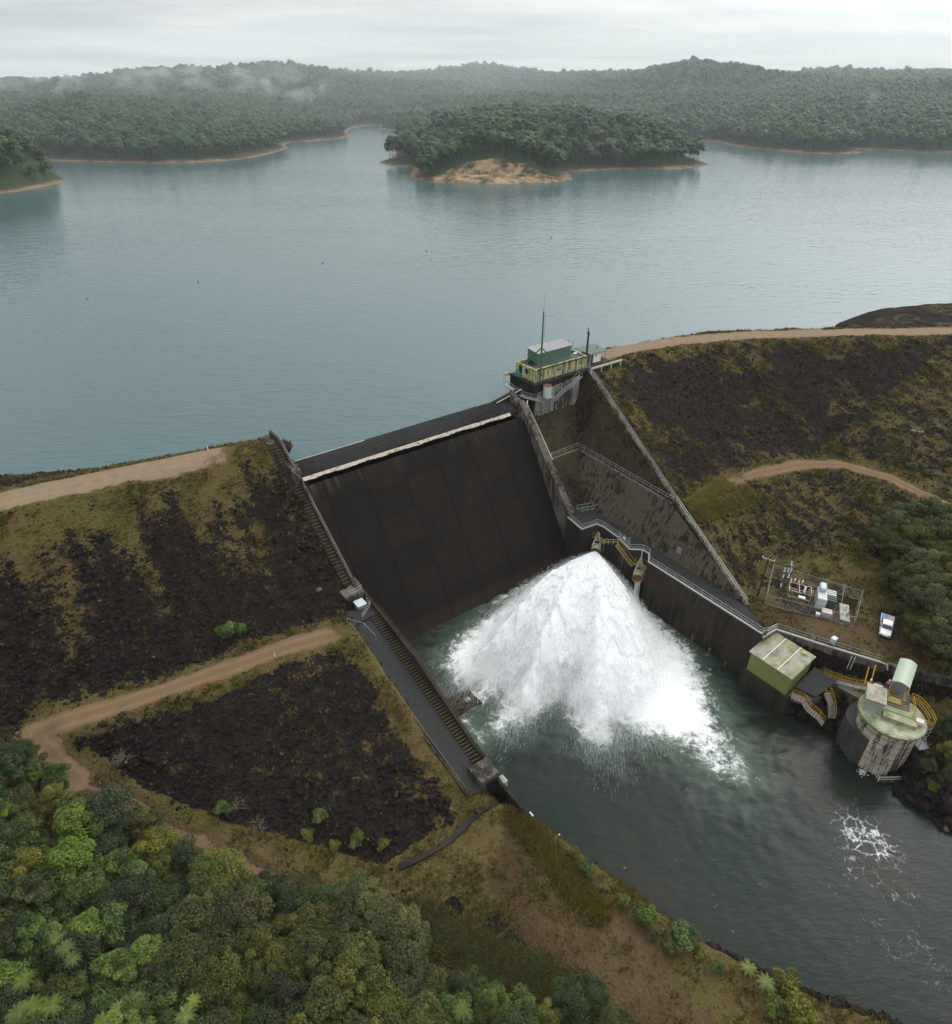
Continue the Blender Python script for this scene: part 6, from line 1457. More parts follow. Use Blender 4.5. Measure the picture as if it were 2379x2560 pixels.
for k in range(3):
    wire(e1_[k], e2_[k], 1.2, 'thin wire spanning from the berm pole down to the substation pole'); wire(e1_[k], far_ + Vector((k * .9, -k * .5, 0)), 1.0, 'thin wire running from the berm pole out to the upper right'); wire(e2_[k], b3 + Vector((.1 * k, 0, 7.0)), .3, 'short thin wire from the corner pole into the substation')

# ------------------------------------------------------------------ ute
ct_ = WS(1720, 1217, 9.2); cb = L(ct_[0], ct_[1], ground(ct_[0], ct_[1]) + .02)
hd_ = (W(1718, 1237, 9) - W(1723, 1196, 9)); hd_.z = 0; hd_.normalize(); hy_ = Vector((-hd_.y, hd_.x, 0))
ute = thing('utility_truck', 'white dual-cab pickup with a tray parked on the terrace dirt', 'pickup truck', cb)
def U(a, b, z): return cb + hd_ * a + hy_ * b + Vector((0, 0, z))
def usec(mb, secs):      # lofted sections: (a, half width, z0, z1)
    vs = []
    for a, hw0, hw1, z0, z1 in secs: vs += [U(a, -hw0, z0), U(a, hw0, z0), U(a, hw1, z1), U(a, -hw1, z1)]
    fs = [(0, 1, 2, 3), tuple(len(vs) - 4 + i for i in (3, 2, 1, 0))]
    for k in range(len(secs) - 1):
        o = 4 * k; fs += [(o + i, o + (i + 1) % 4, o + 4 + (i + 1) % 4, o + 4 + i) for i in range(4)]
    return mb.add(vs, fs)
usec(MB(), [(-.75, .90, .88, .45, 1.12), (1.0, .90, .86, .45, 1.12), (1.35, .90, .82, .45, 1.10), (2.2, .88, .76, .45, 1.0), (2.55, .80, .70, .5, .86)]).build('body', M['carwhite'], ute, bevel=.05)
usec(MB(), [(-.72, .84, .72, 1.13, 1.62), (-.5, .84, .72, 1.13, 1.74), (.55, .84, .72, 1.13, 1.74), (.8, .84, .72, 1.13, 1.66), (1.3, .82, .76, 1.12, 1.16)]).build('cabin', M['carwhite'], ute, bevel=.05)
MB().add([U(.84, -.68, 1.66), U(.84, .68, 1.66), U(1.31, .76, 1.20), U(1.31, -.76, 1.20)], [(0, 1, 2, 3)]).build('windscreen', M['glass'], ute)
for sg_ in (-1, 1):
    MB().add([U(-.55, sg_ * .755, 1.62), U(.7, sg_ * .755, 1.62), U(1.05, sg_ * .845, 1.22), U(-.6, sg_ * .85, 1.22)], [(0, 1, 2, 3)]).build('side_window', M['glass'], ute)
    MB().obox(tuple(U(1.0, sg_ * .98, 0)[:2]), tuple(hd_[:2]), .08, .11, cb.z + 1.15, cb.z + 1.35).build('mirror', M['rubber'], ute)
    MB().obox(tuple(U(2.5, sg_ * .58, 0)[:2]), tuple(hd_[:2]), .06, .16, cb.z + .72, cb.z + .88).build('headlight', M['glass'], ute)
    for a in (1.65, -1.6):
        wl_ = MB().tube(U(a, sg_ * .68, .38), U(a, sg_ * .92, .38), .38, 18).build('wheel', M['rubber'], ute)
        MB().tube(U(a, sg_ * .9, .38), U(a, sg_ * .935, .38), .22, 14).build('rim', M['galv'], wl_)
MB().obox(tuple(U(2.6, 0, 0)[:2]), tuple(hd_[:2]), .1, .85, cb.z + .35, cb.z + .62).build('bumper', M['rubber'], ute)
ty_ = MB().obox(tuple(U(-1.75, 0, 0)[:2]), tuple(hd_[:2]), 1.0, .92, cb.z + .78, cb.z + .88).build('tray', M['galv'], ute)
for sg_ in (-1, 1): MB().obox(tuple(U(-1.75, sg_ * .93, 0)[:2]), tuple(hd_[:2]), 1.0, .03, cb.z + .88, cb.z + 1.12).build('tray_side', M['carwhite'], ty_)
MB().obox(tuple(U(-2.77, 0, 0)[:2]), tuple(hd_[:2]), .03, .95, cb.z + .88, cb.z + 1.12).build('tray_side', M['carwhite'], ty_)
mb = MB(); mb.beam(U(-.8, -.85, .9), U(-.8, -.85, 1.75), .06, .06).beam(U(-.8, .85, .9), U(-.8, .85, 1.75), .06, .06).beam(U(-.8, -.85, 1.75), U(-.8, .85, 1.75), .06, .06); mb.build('headboard', M['galv'], ute)
bl_ = thing('blue_crate', 'blue crate on the near corner of the pickup tray', 'crate', U(-2.0, .5, .88)); sgn = 1
q_ = U(-2.05, -.55, 0); sgn = -1 if st(U(-2, .55, 0))[0] > st(U(-2, -.55, 0))[0] else 1
q_ = U(-1.9, .5 * sgn, 0); MB().obox((q_.x, q_.y), tuple(hd_[:2]), .65, .36, cb.z + .885, cb.z + 1.3).build('box', M['blue'], bl_, bevel=.04); bl_.location = Vector(bl_.location)
tb_ = thing('plywood_sheet', 'tan plywood sheet lying in the pickup tray', 'board', U(-1.8, -.4 * sgn, .89)); q_ = U(-1.85, -.36 * sgn, 0); MB().obox((q_.x, q_.y), tuple(hd_[:2]), .85, .45, cb.z + .885, cb.z + .93).build('board', M['paleplate'], tb_)

# ------------------------------------------------------------------ small markers
def marker(u, v, z, label, grp, h=.95):
    p = W(u, v, z); p.z = ground_w(p) + .0
    t = thing('guide_post', label, 'marker post', p, grp); MB().beam(p - Vector((0, 0, .15)), p + Vector((0, 0, h)), .12, .06).build('post', M['white'], t); MB().beam(p + Vector((0, 0, h - .22)), p + Vector((0, 0, h - .1)), .125, .065).build('reflector', M['rust'], t)
marker(404, 873, 31, 'lone white guide post on the left crest road', None); marker(686, 1571 / 1.2873 + 45, 13, 'white guide post', None) if False else None
marker(535, 1277, 13.2, 'white guide post on the outer edge of the left berm track', None)
for u, v in ((1392, 655), (1232, 690), (1300, 683)): marker(u, v, 31, 'short white guide post along the right crest road', 'guide posts on the right crest road')
marker(1438, 928, 16, 'white guide post where the right berm track meets the retaining wall', None)
for k, (u, v) in enumerate(((170, 580), (385, 547), (627, 511), (829, 487), (1069, 461))):
    p = W(u, v, LAKE); t = thing('lake_buoy', 'small yellow buoy in the line floating across the lake', 'buoy', p, 'buoys in the line across the lake')
    MB().lathe(p + Vector((0, 0, -.2)), [(.2, 0), (.32, .2), (.28, .5), (.12, .7)], 14).build('float', M['dull_yellow'], t); MB().tube(p + Vector((0, 0, .7)), p + Vector((0, 0, 1.0)), .05).build('top_mark', M['dull_yellow'], t)
for k, (u, v, h, lab) in enumerate(((1083, 362, 3.4, 'left of two dead stumps standing in the water before the island'), (1117, 359.5, 2.4, 'right of two dead stumps standing in the water before the island'))):
    u -= 243; p = W(u, v + 4, LAKE); MBs = MB().tube(p - Vector((0, 0, 1)), p + Vector((.2, 0, h)), .35, 8, .2).tube(p + Vector((.1, 0, h * .5)), p + Vector((1.2, 0, h * .9)), .15, 6, .08); props(MBs.build('tree_stump', M['wood'], base=p), lab, 'stump')
for a, b, lab in (((1077, 1627), (1086, 1622), 'short white pipe end jutting out over the left bank lining'), ((1027, 1578), (1034, 1586), 'short white pipe lying at the end of the left channel wall')):
    p, q = W(*a, 1.9), W(*b, 1.9); props(MB().tube(p, q, .14, 10).tube(q - (q - p) * .2, q, .17, 10).build('pipe_end', M['white'], base=p), lab, 'pipe')
# ------------------------------------------------------------------ loose rock and grass on the dam site
rg_ = np.random.default_rng(21)
ico_bm = bmesh.new(); bmesh.ops.create_icosphere(ico_bm, subdivisions=1, radius=1.0)
ICO_V = np.array([v.co[:] for v in ico_bm.verts]); ICO_F = np.array([[v.index for v in f.verts] for f in ico_bm.faces]); ico_bm.free()
def frame_px(P):
    """which points fall inside (or just outside) the photographed field"""
    c, s = math.cos(PITCH), math.sin(PITCH)
    d = P[:, 1] * c - (P[:, 2] - CAMZ) * s; up = P[:, 1] * s + (P[:, 2] - CAMZ) * c
    x = P[:, 0] / d * FPX; y = -up / d * FPX
    return (d > 1) & (np.abs(x) < 1330) & (np.abs(y) < 1420)
def sample_grid(n, prob):
    """n points on the terrain with the given relative density (grid array)"""
    p = (prob / prob.sum()).ravel(); k = rg_.choice(len(p), n, p=p)
    i, j = np.unravel_index(k, prob.shape)
    s = gs[i] + rg_.uniform(-.25, .25, n); q = gt[j] + rg_.uniform(-.25, .25, n); z = GZ[i, j]
    P = np.stack([OX + s * AV[0] + q * NV[0], OY + s * AV[1] + q * NV[1], z], 1)
    return P, s, q
vis = frame_px(np.stack([WX.ravel(), WYY.ravel(), GZ.ravel()], 1)).reshape(GZ.shape)
fine_n = fbm(S_ / 1.3, T_ / 1.3, 205, 3) - .5
GR2 = np.clip(GRASS + fine_n * 1.4, 0, 1)
rk = np.where(vis & (GZ > -0.6) & ~exc, np.clip(1 - GRASS * 1.1 - ROAD * 1.5 - DIRT * 1.4, 0, 1), 0)
rk = np.where((ROAD > .2), 0, rk)
def rocks(name, n, prob, smin, smax, label, flat=0.6, pw=2.5, sink=.25):
    P, s, q = sample_grid(n, prob)
    r = smin + (smax - smin) * rg_.power(1 / pw, n)
    V = np.repeat(ICO_V[None], n, 0) * (1 + rg_.uniform(-.5, .5, (n, len(ICO_V), 1)))
    V *= np.stack([np.ones(n), rg_.uniform(.55, 1, n), rg_.uniform(.35, flat + .2, n)], 1)[:, None, :]
    th = rg_.uniform(0, 6.28, n); ti = rg_.normal(0, .45, n)
    x, y, z = V[..., 0], V[..., 1], V[..., 2]
    y, z = y * np.cos(ti)[:, None] - z * np.sin(ti)[:, None], y * np.sin(ti)[:, None] + z * np.cos(ti)[:, None]
    x, y = x * np.cos(th)[:, None] - y * np.sin(th)[:, None], x * np.sin(th)[:, None] + y * np.cos(th)[:, None]
    V = np.stack([x, y, z], -1) * r[:, None, None] + P[:, None, :] + np.array([0, 0, 1]) * (r * sink)[:, None, None]
    F = ICO_F[None] + (np.arange(n) * len(ICO_V))[:, None, None]
    ti = np.repeat(rg_.beta(1.6, 2.6, n), len(ICO_V))
    o = mesh_np(name, V.reshape(-1, 3), F.reshape(-1, 3), M['rockm'], attrs={'tint': ti})
    return props(o, label, kind='stuff')
rocks('rockfill', 42000, rk * (0.35 + fbm(S_ / 6, T_ / 6, 207)), .07, .36, 'loose dark basalt rockfill covering the embankment faces')
big = np.where(rk > .2, np.clip(sstep(26, 12, np.abs(T_ - 16)) * sstep(-20, -42, S_), 0, 1) + .9 * sstep(5, 1, polydist(S_, T_, [WS(200, 1440, 10)[:2], WS(290, 1480, 9)[:2]])) + .8 * sstep(6, 1, polydist(S_, T_, [WS(780, 1540, 6)[:2], WS(860, 1560, 5)[:2]])) + .5 * sstep(4, 1, polydist(S_, T_, [(-3, -2), (-3.5, 18)])), 0)
rocks('large_rockfill', 1500, big + 1e-9, .22, .55, 'larger dark slabs of rockfill low on the left embankment')
bb = np.where(vis & (GZ > -1.2) & (GZ < 2.9) & ~exc & (polydist(S_, T_, rb) < 3.6), 1.0, 0)
rocks('bank_boulders', 900, bb + 1e-12, .4, 1.15, 'black wet boulders along the right river bank', sink=.3)
bb = np.where(vis & (GZ > -1.0) & (GZ < 3.0) & (T_ > 86) & (polydist(S_, T_, bank) < 2.8), 1.0, 0)
rocks('bank_boulders', 420, bb + 1e-12, .25, .75, 'black boulders along the lower left river bank', sink=.3)

def tufts(name, n, prob, h0, h1, w, mat, label, blades=5, spread=.22):
    P, s, q = sample_grid(n, prob)
    h = rg_.uniform(h0, h1, n)
    th = rg_.uniform(0, 6.28, (n, blades)); ln = rg_.uniform(.2, .8, (n, blades)) * h[:, None]
    base = P[:, None, :] + np.stack([np.cos(th) * spread * rg_.random((n, blades)), np.sin(th) * spread * rg_.random((n, blades)), np.full((n, blades), -.04)], -1)
    tip = base + np.stack([np.cos(th) * ln, np.sin(th) * ln, h[:, None] * rg_.uniform(.6, 1.1, (n, blades))], -1)
    sd = np.stack([-np.sin(th), np.cos(th), np.zeros_like(th)], -1) * w
    V = np.stack([base - sd, base + sd, tip], 2)
    ti = np.repeat(np.clip(rg_.normal(.5, .22, n), 0, 1), blades * 3)
    o = mesh_np(name, V.reshape(-1, 3), np.arange(n * blades * 3).reshape(-1, 3), mat, attrs={'tint': ti})
    return props(o, label, kind='stuff')
gp = np.where(vis & ~exc & (GZ > .9), (np.clip(GR2 - .30, 0, 1) + .035) * (1 - ROAD) * (1 - .75 * np.clip(DIRT, 0, 1)), 0)
gp = np.where(ROAD > .25, 0, gp)
gp *= (0.25 + 1.5 * sstep(.35, .65, fbm(S_ / 3.5, T_ / 3.5, 211)))
tufts('grass', 52000, gp, .15, .55, .075, M['grassm'], 'dry olive-brown grass tufts over the slopes and banks')
gw = gp * sstep(.50, .66, fbm(S_ / 7, T_ / 7, 213)) * np.where(GRASS > .75, .5, 1)
tufts('weeds', 15000, gw, .2, .7, .10, M['weedm'], 'yellow-green weeds scattered among the dry grass', 6, .3)
tufts('yellow_weeds', 6500, np.where(vis & ~exc & (GZ > 14), sstep(2.2, .5, bk + wig2 * 3) + .35 * sstep(2.2, .4, polydist(S_, T_, [(60, 41), (70, 42.5), (76, 42)]) + wig2 * 2), 0) + 1e-12, .25, .7, .10, M['sunweed'], 'patch of bright yellow weeds where the right berm track meets the wall', 6, .3)
# rough grass along the lower bank ridge
rd_ = polydist(S_, T_, [WS(800, 1790, 4.2)[:2], WS(900, 1835, 4.2)[:2], WS(1000, 1885, 4.2)[:2], WS(1120, 1925, 4)[:2]])
tufts('tall_grass', 6000, np.where(vis, sstep(3.0, .2, rd_ + wig2 * 2), 0) + 1e-12, .25, .7, .08, M['weedm'], 'grey-green ridge of long grass between the two dirt clearings', 5, .3)
rd2 = polydist(S_, T_, [WS(1010, 1590, 4)[:2], WS(1080, 1680, 4)[:2], WS(1150, 1760, 3.8)[:2]])
tufts('tall_grass', 2600, np.where(vis & ~exc & (GZ > 1.5), sstep(2.6, .2, rd2 + wig2 * 2.5), 0) + 1e-12, .3, .8, .07, M['grassm'], 'band of long brown grass above the left bank lining', 5, .3)

# ------------------------------------------------------------------ trees
def leafcrown(seed, R, H, ncl, npc, lsize, flat=1.0, open_=0.0, crad=(.24, .40), up=.55, aspect=.55):
    """leaf clumps spread over a lumpy dome; returns verts, quads, tint (local, base of crown at z=0)"""
    r = np.random.default_rng(seed)
    C = []
    for k in range(ncl):
        a = k * 2.39996 + r.uniform(-.4, .4); u = (k + .5) / ncl
        rad = R * .80 * math.sqrt(u) * r.uniform(.66, 1.22); zz_ = H * (.34 + .60 * math.sqrt(max(0, 1 - (u * .93) ** 1.3))) * r.uniform(.74, 1.10) * flat
        C.append((rad * math.cos(a), rad * math.sin(a), zz_ - (H * .30 if u > .8 else 0) * r.random()))
    C = np.array(C); CR = R * r.uniform(crad[0] * .72, crad[1] * 1.12, ncl); CT = np.clip(r.normal(.48, .17, ncl), 0, 1)
    n = ncl * npc; ci = np.repeat(np.arange(ncl), npc)
    d = r.normal(0, 1, (n, 3)); d[:, 2] = d[:, 2] * .8 + .35; d /= np.linalg.norm(d, axis=1, keepdims=True)
    rr = CR[ci] * (r.uniform(.55, 1.08, n) ** .6)
    # sub-clumping so each clump is itself bumpy
    sub = .85 + .30 * vnoise(d[:, 0] * 3.2 + ci * 7.1, d[:, 1] * 3.2 + d[:, 2] * 3.2, seed)
    P = C[ci] + d * (rr * sub)[:, None] * np.array([1, 1, .82])
    nrm = d * .7 + np.array([0, 0, up]) + r.normal(0, .45, (n, 3)); nrm /= np.linalg.norm(nrm, axis=1, keepdims=True)
    t1 = np.cross(nrm, r.normal(0, 1, (n, 3))); t1 /= np.linalg.norm(t1, axis=1, keepdims=True) + 1e-9; t2 = np.cross(nrm, t1)
    L1 = (lsize * r.uniform(.6, 1.25, n))[:, None]; L2 = L1 * aspect
    V = np.stack([P - t1 * L1, P + t2 * L2, P + t1 * L1, P - t2 * L2], 1)
    V[:, 0] -= nrm * L1 * .25; V[:, 2] -= nrm * L1 * .25
    ti = np.clip(CT[ci] + r.normal(0, .22, n), 0, 1)
    return V.reshape(-1, 3), np.arange(4 * n).reshape(n, 4), np.repeat(ti, 4), C
def trunk_mb(C, H, R, seed, th=.22):
    rn = random.Random(seed); mb = MB(); top = Vector((rn.uniform(-.3, .3), rn.uniform(-.3, .3), H * .62))
    mid = Vector((rn.uniform(-.2, .2), rn.uniform(-.2, .2), H * .3))
    mb.tube((0, 0, -1.2), mid, th, 8, th * .8); mb.tube(mid, top, th * .8, 8, th * .45)
    for c in C[:: max(1, len(C) // 9)]:
        b = lerp(mid, top, rn.random()); mb.tube(b, Vector(c) * .93, th * .38, 5, th * .12)
    return mb
PROT = {}
def proto(kind, seed, mat, label, R, H, ncl, npc, ls, th=.22, **k):
    V, F, T_i, C = leafcrown(seed, R, H, ncl, npc, ls, **k)
    crown = mesh_np('crown', V, F, mat, None, False, {'tint': T_i}, link=False)
    tk_ = trunk_mb(C, H, R, seed, th); me = bpy.data.meshes.new('trunk'); me.from_pydata([tuple(v) for v in tk_.v], [], tk_.f); me.materials.append(M['bark'])
    trunk = bpy.data.objects.new('trunk', me)
    PROT[kind] = (crown, trunk, R, H)
for s_ in range(3): proto('olive%d' % s_, 310 + s_, M['fo_olive'], '', 4.6, 9.0, 50, 400, .155, crad=(.19, .30))
for s_ in range(2): proto('bright%d' % s_, 320 + s_, M['fo_bright'], '', 3.8, 8.0, 32, 300, .22, crad=(.21, .34), aspect=.38, up=.7)
for s_ in range(2): proto('dark%d' % s_, 330 + s_, M['fo_dark'], '', 4.2, 9.0, 40, 360, .165, crad=(.20, .33))
for s_ in range(2): proto('yellow%d' % s_, 340 + s_, M['fo_yellow'], '', 3.5, 7.5, 36, 340, .145, crad=(.19, .28))
for s_ in range(2): proto('grey%d' % s_, 350 + s_, M['fo_grey'], '', 3.6, 7.0, 44, 320, .135, crad=(.20, .30), flat=.9)
proto('shrub0', 360, M['fo_bright'], '', 1.3, 1.6, 14, 110, .13, .06, crad=(.3, .45)); proto('shrub1', 361, M['fo_yellow'], '', 1.3, 1.5, 12, 120, .13, .06, crad=(.3, .45))
proto('shrub2', 362, M['weedm'], '', 1.3, 1.2, 12, 110, .15, .05, crad=(.3, .5))
def tree(kind, p, r, label, group, rot=None, name='tree', cat='tree', sink=0.0):
    cr, tk2, R, H = PROT[kind]; k = r / R
    t = thing(name, label, cat, p, group); t.rotation_euler = (0, 0, rot if rot is not None else random.uniform(0, 6.28)); t.scale = (k, k, k * random.uniform(.9, 1.1))
    for part in (cr, tk2):
        c = part.copy(); COL.objects.link(c); c.parent = t
    return t
def foot_of(u, v, kind, r, frac=.62):
    """ground point whose crown centre is seen at (u, v)"""
    H = PROT[kind][3] * r / PROT[kind][2]; z = 6.0
    for _ in range(6):
        p = W(u, v, z + H * frac); z = ground_w(p)
    return Vector((p.x, p.y, z))
random.seed(5)
K = {'o': 'olive', 'b': 'bright', 'd': 'dark', 'y': 'yellow', 'g': 'grey'}
NM = {'o': 'olive green', 'b': 'fresh green', 'd': 'dark green', 'y': 'yellowish green', 'g': 'grey-green'}
SHP = {'o': 'with billowy crown', 'b': 'with loose leaf heads', 'd': 'with dense rounded crown', 'y': 'with knobbly leaf heads', 'g': 'with smooth fine-leaved crown'}
near = [(46, 1470, 3.4, 'd'), (22, 1496, 4, 'd'), (62, 1506, 2.6, 'b'), (108, 1508, 3, 'd'), (105, 1556, 3.6, 'y'), (205, 1566, 4.4, 'g'), (34, 1558, 3.8, 'o'), (150, 1574, 3, 'y'), (45, 1622, 3.3, 'b'), (148, 1612, 3.6, 'b'), (283, 1598, 3.2, 'y'), (305, 1648, 3.8, 'y'), (218, 1626, 3, 'g'), (138, 1682, 3.8, 'b'), (236, 1688, 3.8, 'b'), (60, 1698, 3.7, 'y'), (320, 1694, 3, 'y'), (352, 1674, 3.2, 'd'), (66, 1748, 3.8, 'b'), (192, 1737, 3.3, 'b'), (255, 1748, 4, 'd'), (318, 1752, 3.6, 'd'), (420, 1706, 4.6, 'o'), (386, 1778, 4.2, 'o'), (456, 1802, 4.8, 'o'), (571, 1752, 3.4, 'd'), (548, 1808, 2.8, 'y'), (606, 1806, 4, 'o'), (252, 1842, 3, 'g'), (172, 1807, 3.4, 'b'), (368, 1880, 4.4, 'o'), (430, 1908, 4.2, 'o'), (84, 1912, 2.0, 'y'), (497, 1971, 2.8, 'g'), (235, 1893, 3.4, 'b'), (141, 1871, 3.4, 'd'), (695, 1752, 3.8, 'o'), (728, 1792, 4.4, 'o'), (660, 1778, 3.6, 'o'), (782, 1832, 4.2, 'o'), (668, 1840, 4, 'o'), (611, 1866, 4.3, 'o'), (778, 1892, 4, 'o'), (695, 1896, 4.3, 'o'), (640, 1940, 4.3, 'o'), (748, 1956, 4, 'o'), (836, 1908, 2.4, 'y'), (904, 1922, 2.7, 'd'), (950, 1956, 2.6, 'b'), (880, 1974, 3, 'b'), (1015, 1966, 2.6, 'b'), (1109, 1948, 3, 'd'), (1146, 1936, 2.5, 'd'), (1065, 1976, 2.4, 'y'), (20, 1650, 3, 'd'), (12, 1720, 3.2, 'b'), (120, 1770, 3, 'd'), (25, 1800, 3.2, 'o'), (110, 1830, 3, 'b'), (320, 1815, 3.2, 'd'), (300, 1900, 3, 'o'), (545, 1895, 4, 'o'), (500, 1850, 4, 'o'), (560, 1950, 3.6, 'd'), (330, 1955, 3.4, 'b'), (415, 1970, 3, 'd'), (30, 1880, 3, 'd'), (160, 1930, 2.6, 'b'), (205, 1965, 2.8, 'b'), (820, 1960, 3, 'd'), (480, 1762, 3.6, 'd'), (520, 1732, 3, 'o'), (640, 1758, 3, 'd'), (-40, 1560, 4, 'd'), (-40, 1650, 4, 'b'), (-50, 1760, 4, 'd'), (-40, 1850, 4, 'o'), (-40, 1960, 4, 'd'), (1000, 2010, 3, 'd'), (1200, 2010, 3, 'o'), (700, 2030, 4, 'o'), (550, 2040, 4, 'd'), (400, 2040, 4, 'o'), (250, 2030, 4, 'b'), (90, 2030, 4, 'd'), (-10, 1475, 4, 'o'), (0, 1600, 3.4, 'b'), (180, 1855, 2.4, 'y'), (90, 1660, 2.6, 'd'), (270, 1790, 2.6, 'o')]
def where(u, v):
    if v > 1900 and u > 800: return 'at the bottom edge below the dirt clearing'
    if v < 1560 and u < 260: return 'at the inside of the track bend'
    if u > 520: return 'in the grove beside the lower grass clearing'
    if u > 330: return 'in the middle of the near wood'
    if v < 1720: return 'on the upper left side of the near wood'
    return 'in the bottom left corner of the near wood'
extra = random.Random(91)
for _ in range(900):
    if len(near) > 138: break
    u, v = extra.uniform(-30, 830), extra.uniform(1560, 2030)
    top = 1560 + max(0, u - 60) * .42
    if v < top + 40 or (u > 640 and v < 1790): continue
    if min((u - a) ** 2 + (v - b) ** 2 for a, b, _, _ in near) < 40 ** 2: continue
    near.append((u, v, extra.uniform(2.6, 3.8), extra.choice('bdobgo' if u < 330 else 'oodoy')))
for i, (u, v, r, k) in enumerate(near):
    r *= .62 if (v < 1560 and u < 230) else .80
    kind = K[k] + str(i % (3 if k == 'o' else 2)); p = foot_of(u, v, kind, r)
    tree(kind, p, r, NM[k] + ' tree ' + SHP[k] + ' ' + where(u, v), 'trees of the near wood')
# tree ferns
def fern(p, r, label, seed, nf=13, hh=1.6, group='tree ferns in the near wood'):
    rn = random.Random(seed); t = thing('tree_fern', label, 'fern', p, group)
    MB().tube(p - Vector((0, 0, 1)), p + Vector((0, 0, hh)), .12, 8, .09).build('trunk', M['bark'], t)
    V = []; F = []; T2 = []
    for k in range(nf):
        a = k * 6.283 / nf + rn.uniform(-.15, .15); d = Vector((math.cos(a), math.sin(a), 0)); s = Vector((-d.y, d.x, 0)); tone = rn.uniform(.25, 1)
        prev = None
        for i in range(15):
            f = i / 14; c = p + d * (r * f) + Vector((0, 0, hh + r * (.42 * f - .62 * f * f))); wl = r * .26 * math.sin(math.pi * (.08 + .92 * f) ** .75)
            for sg in (-1, 1):
                b = len(V); q = c + s * sg * wl + d * r * .05 - Vector((0, 0, wl * .25))
                V += [c - d * r * .024, c + d * r * .024, q]; F.append((b, b + 1, b + 2)); T2 += [tone] * 3
    mesh_np('fronds', [tuple(v) for v in V], F, M['fo_fern'], t, attrs={'tint': T2})
for k, (u, v, r) in enumerate(((58, 1962, 2.3), (98, 1955, 1.9), (34, 1968, 1.8), (255, 1950, 2.0), (228, 1962, 1.5), (200, 1985, 1.7), (126, 1842, 1.6), (45, 1905, 1.7), (140, 1862, 1.4), (108, 1822, 1.2), (360, 1972, 1.7), (375, 1945, 1.3), (900, 1962, 1.5))):
    z = 6
    for _ in range(5): p = W(u, v, z + 6.6); z = ground_w(p)
    fern(Vector((p.x, p.y, z + 4.6)), r * .66, ('bright green tree fern with arching fronds in the bottom left corner' if u < 300 else 'bright green tree fern between crowns along the bottom edge'), k, hh=2.0)
for k, (u, v, r) in enumerate(((1445, 1895, 1.5), (1480, 1925, 1.7))):
    p = W(u, v, 2.5); p.z = ground_w(p); fern(p, r * .7, 'yellow-green fern growing on the lower left river bank', 40 + k, 11, .8, 'ferns on the lower left river bank')
# right-hand trees
rt = [(1755, 1072, 3.0, 'o'), (1788, 1104, 3.4, 'o'), (1823, 1079, 3.4, 'o'), (1746, 1117, 2.4, 'o'), (1811, 1142, 3.2, 'o'), (1798, 1184, 3.6, 'o'), (1832, 1207, 3.6, 'o'), (1788, 1220, 2.4, 'o'), (1826, 1243, 3.0, 'o'), (1840, 1166, 3.4, 'o'), (1760, 992, 3.2, 'o'), (1811, 986, 3.6, 'o'), (1790, 1024, 3.6, 'o'), (1737, 1016, 3.0, 'o'), (1838, 1022, 3.8, 'o'), (1722, 1040, 2.4, 'o'), (1848, 990, 3.6, 'o'), (1880, 1080, 4, 'o'), (1890, 1180, 4, 'o'), (1880, 1250, 3.4, 'o'), (1900, 1010, 4, 'o'), (1770, 1150, 2.6, 'o'), (1848, 1110, 3.6, 'o'), (1846, 1270, 2.6, 'o')]
for i, (u, v, r, k) in enumerate(rt):
    r *= 1.12; kind = K[k] + str(i % 2); p = foot_of(u, v, kind, r)
    tree(kind, p, r, NM[k] + ' tree ' + SHP[k] + (' below the right berm track' if v < 1060 else ' above the terrace where the pickup stands'), 'trees at the right edge')
for i, (u, v, r, k, lab) in enumerate(((1838, 1420, 1.8, 'dark0', 'dark leafy bush on the bank right of the round tower'), (1842, 1465, 1.8, 'olive1', 'olive bush low on the bank right of the round tower'), (1800, 1490, 1.2, 'dark1', 'low dark bush just behind the round tower'), (1797, 1548, 1.0, 'shrub1', 'small yellow-green bush among the right bank boulders'), (1650, 1478, 1.5, 'shrub0', 'bright leafy shrub at the water foot of the round tower'), (1668, 1452, 1.1, 'shrub1', 'yellowish shrub left of the round tower'), (1600, 1395, 1.0, 'shrub2', 'weedy shrub on the boulders below the yellow stair'), (1845, 1510, 1.4, 'dark0', 'dark bush at the right frame edge above the boulders'))):
    p = foot_of(u, v, kind=k, r=r, frac=.5); tree(k, p, r, lab, None, name='bush', cat='bush')
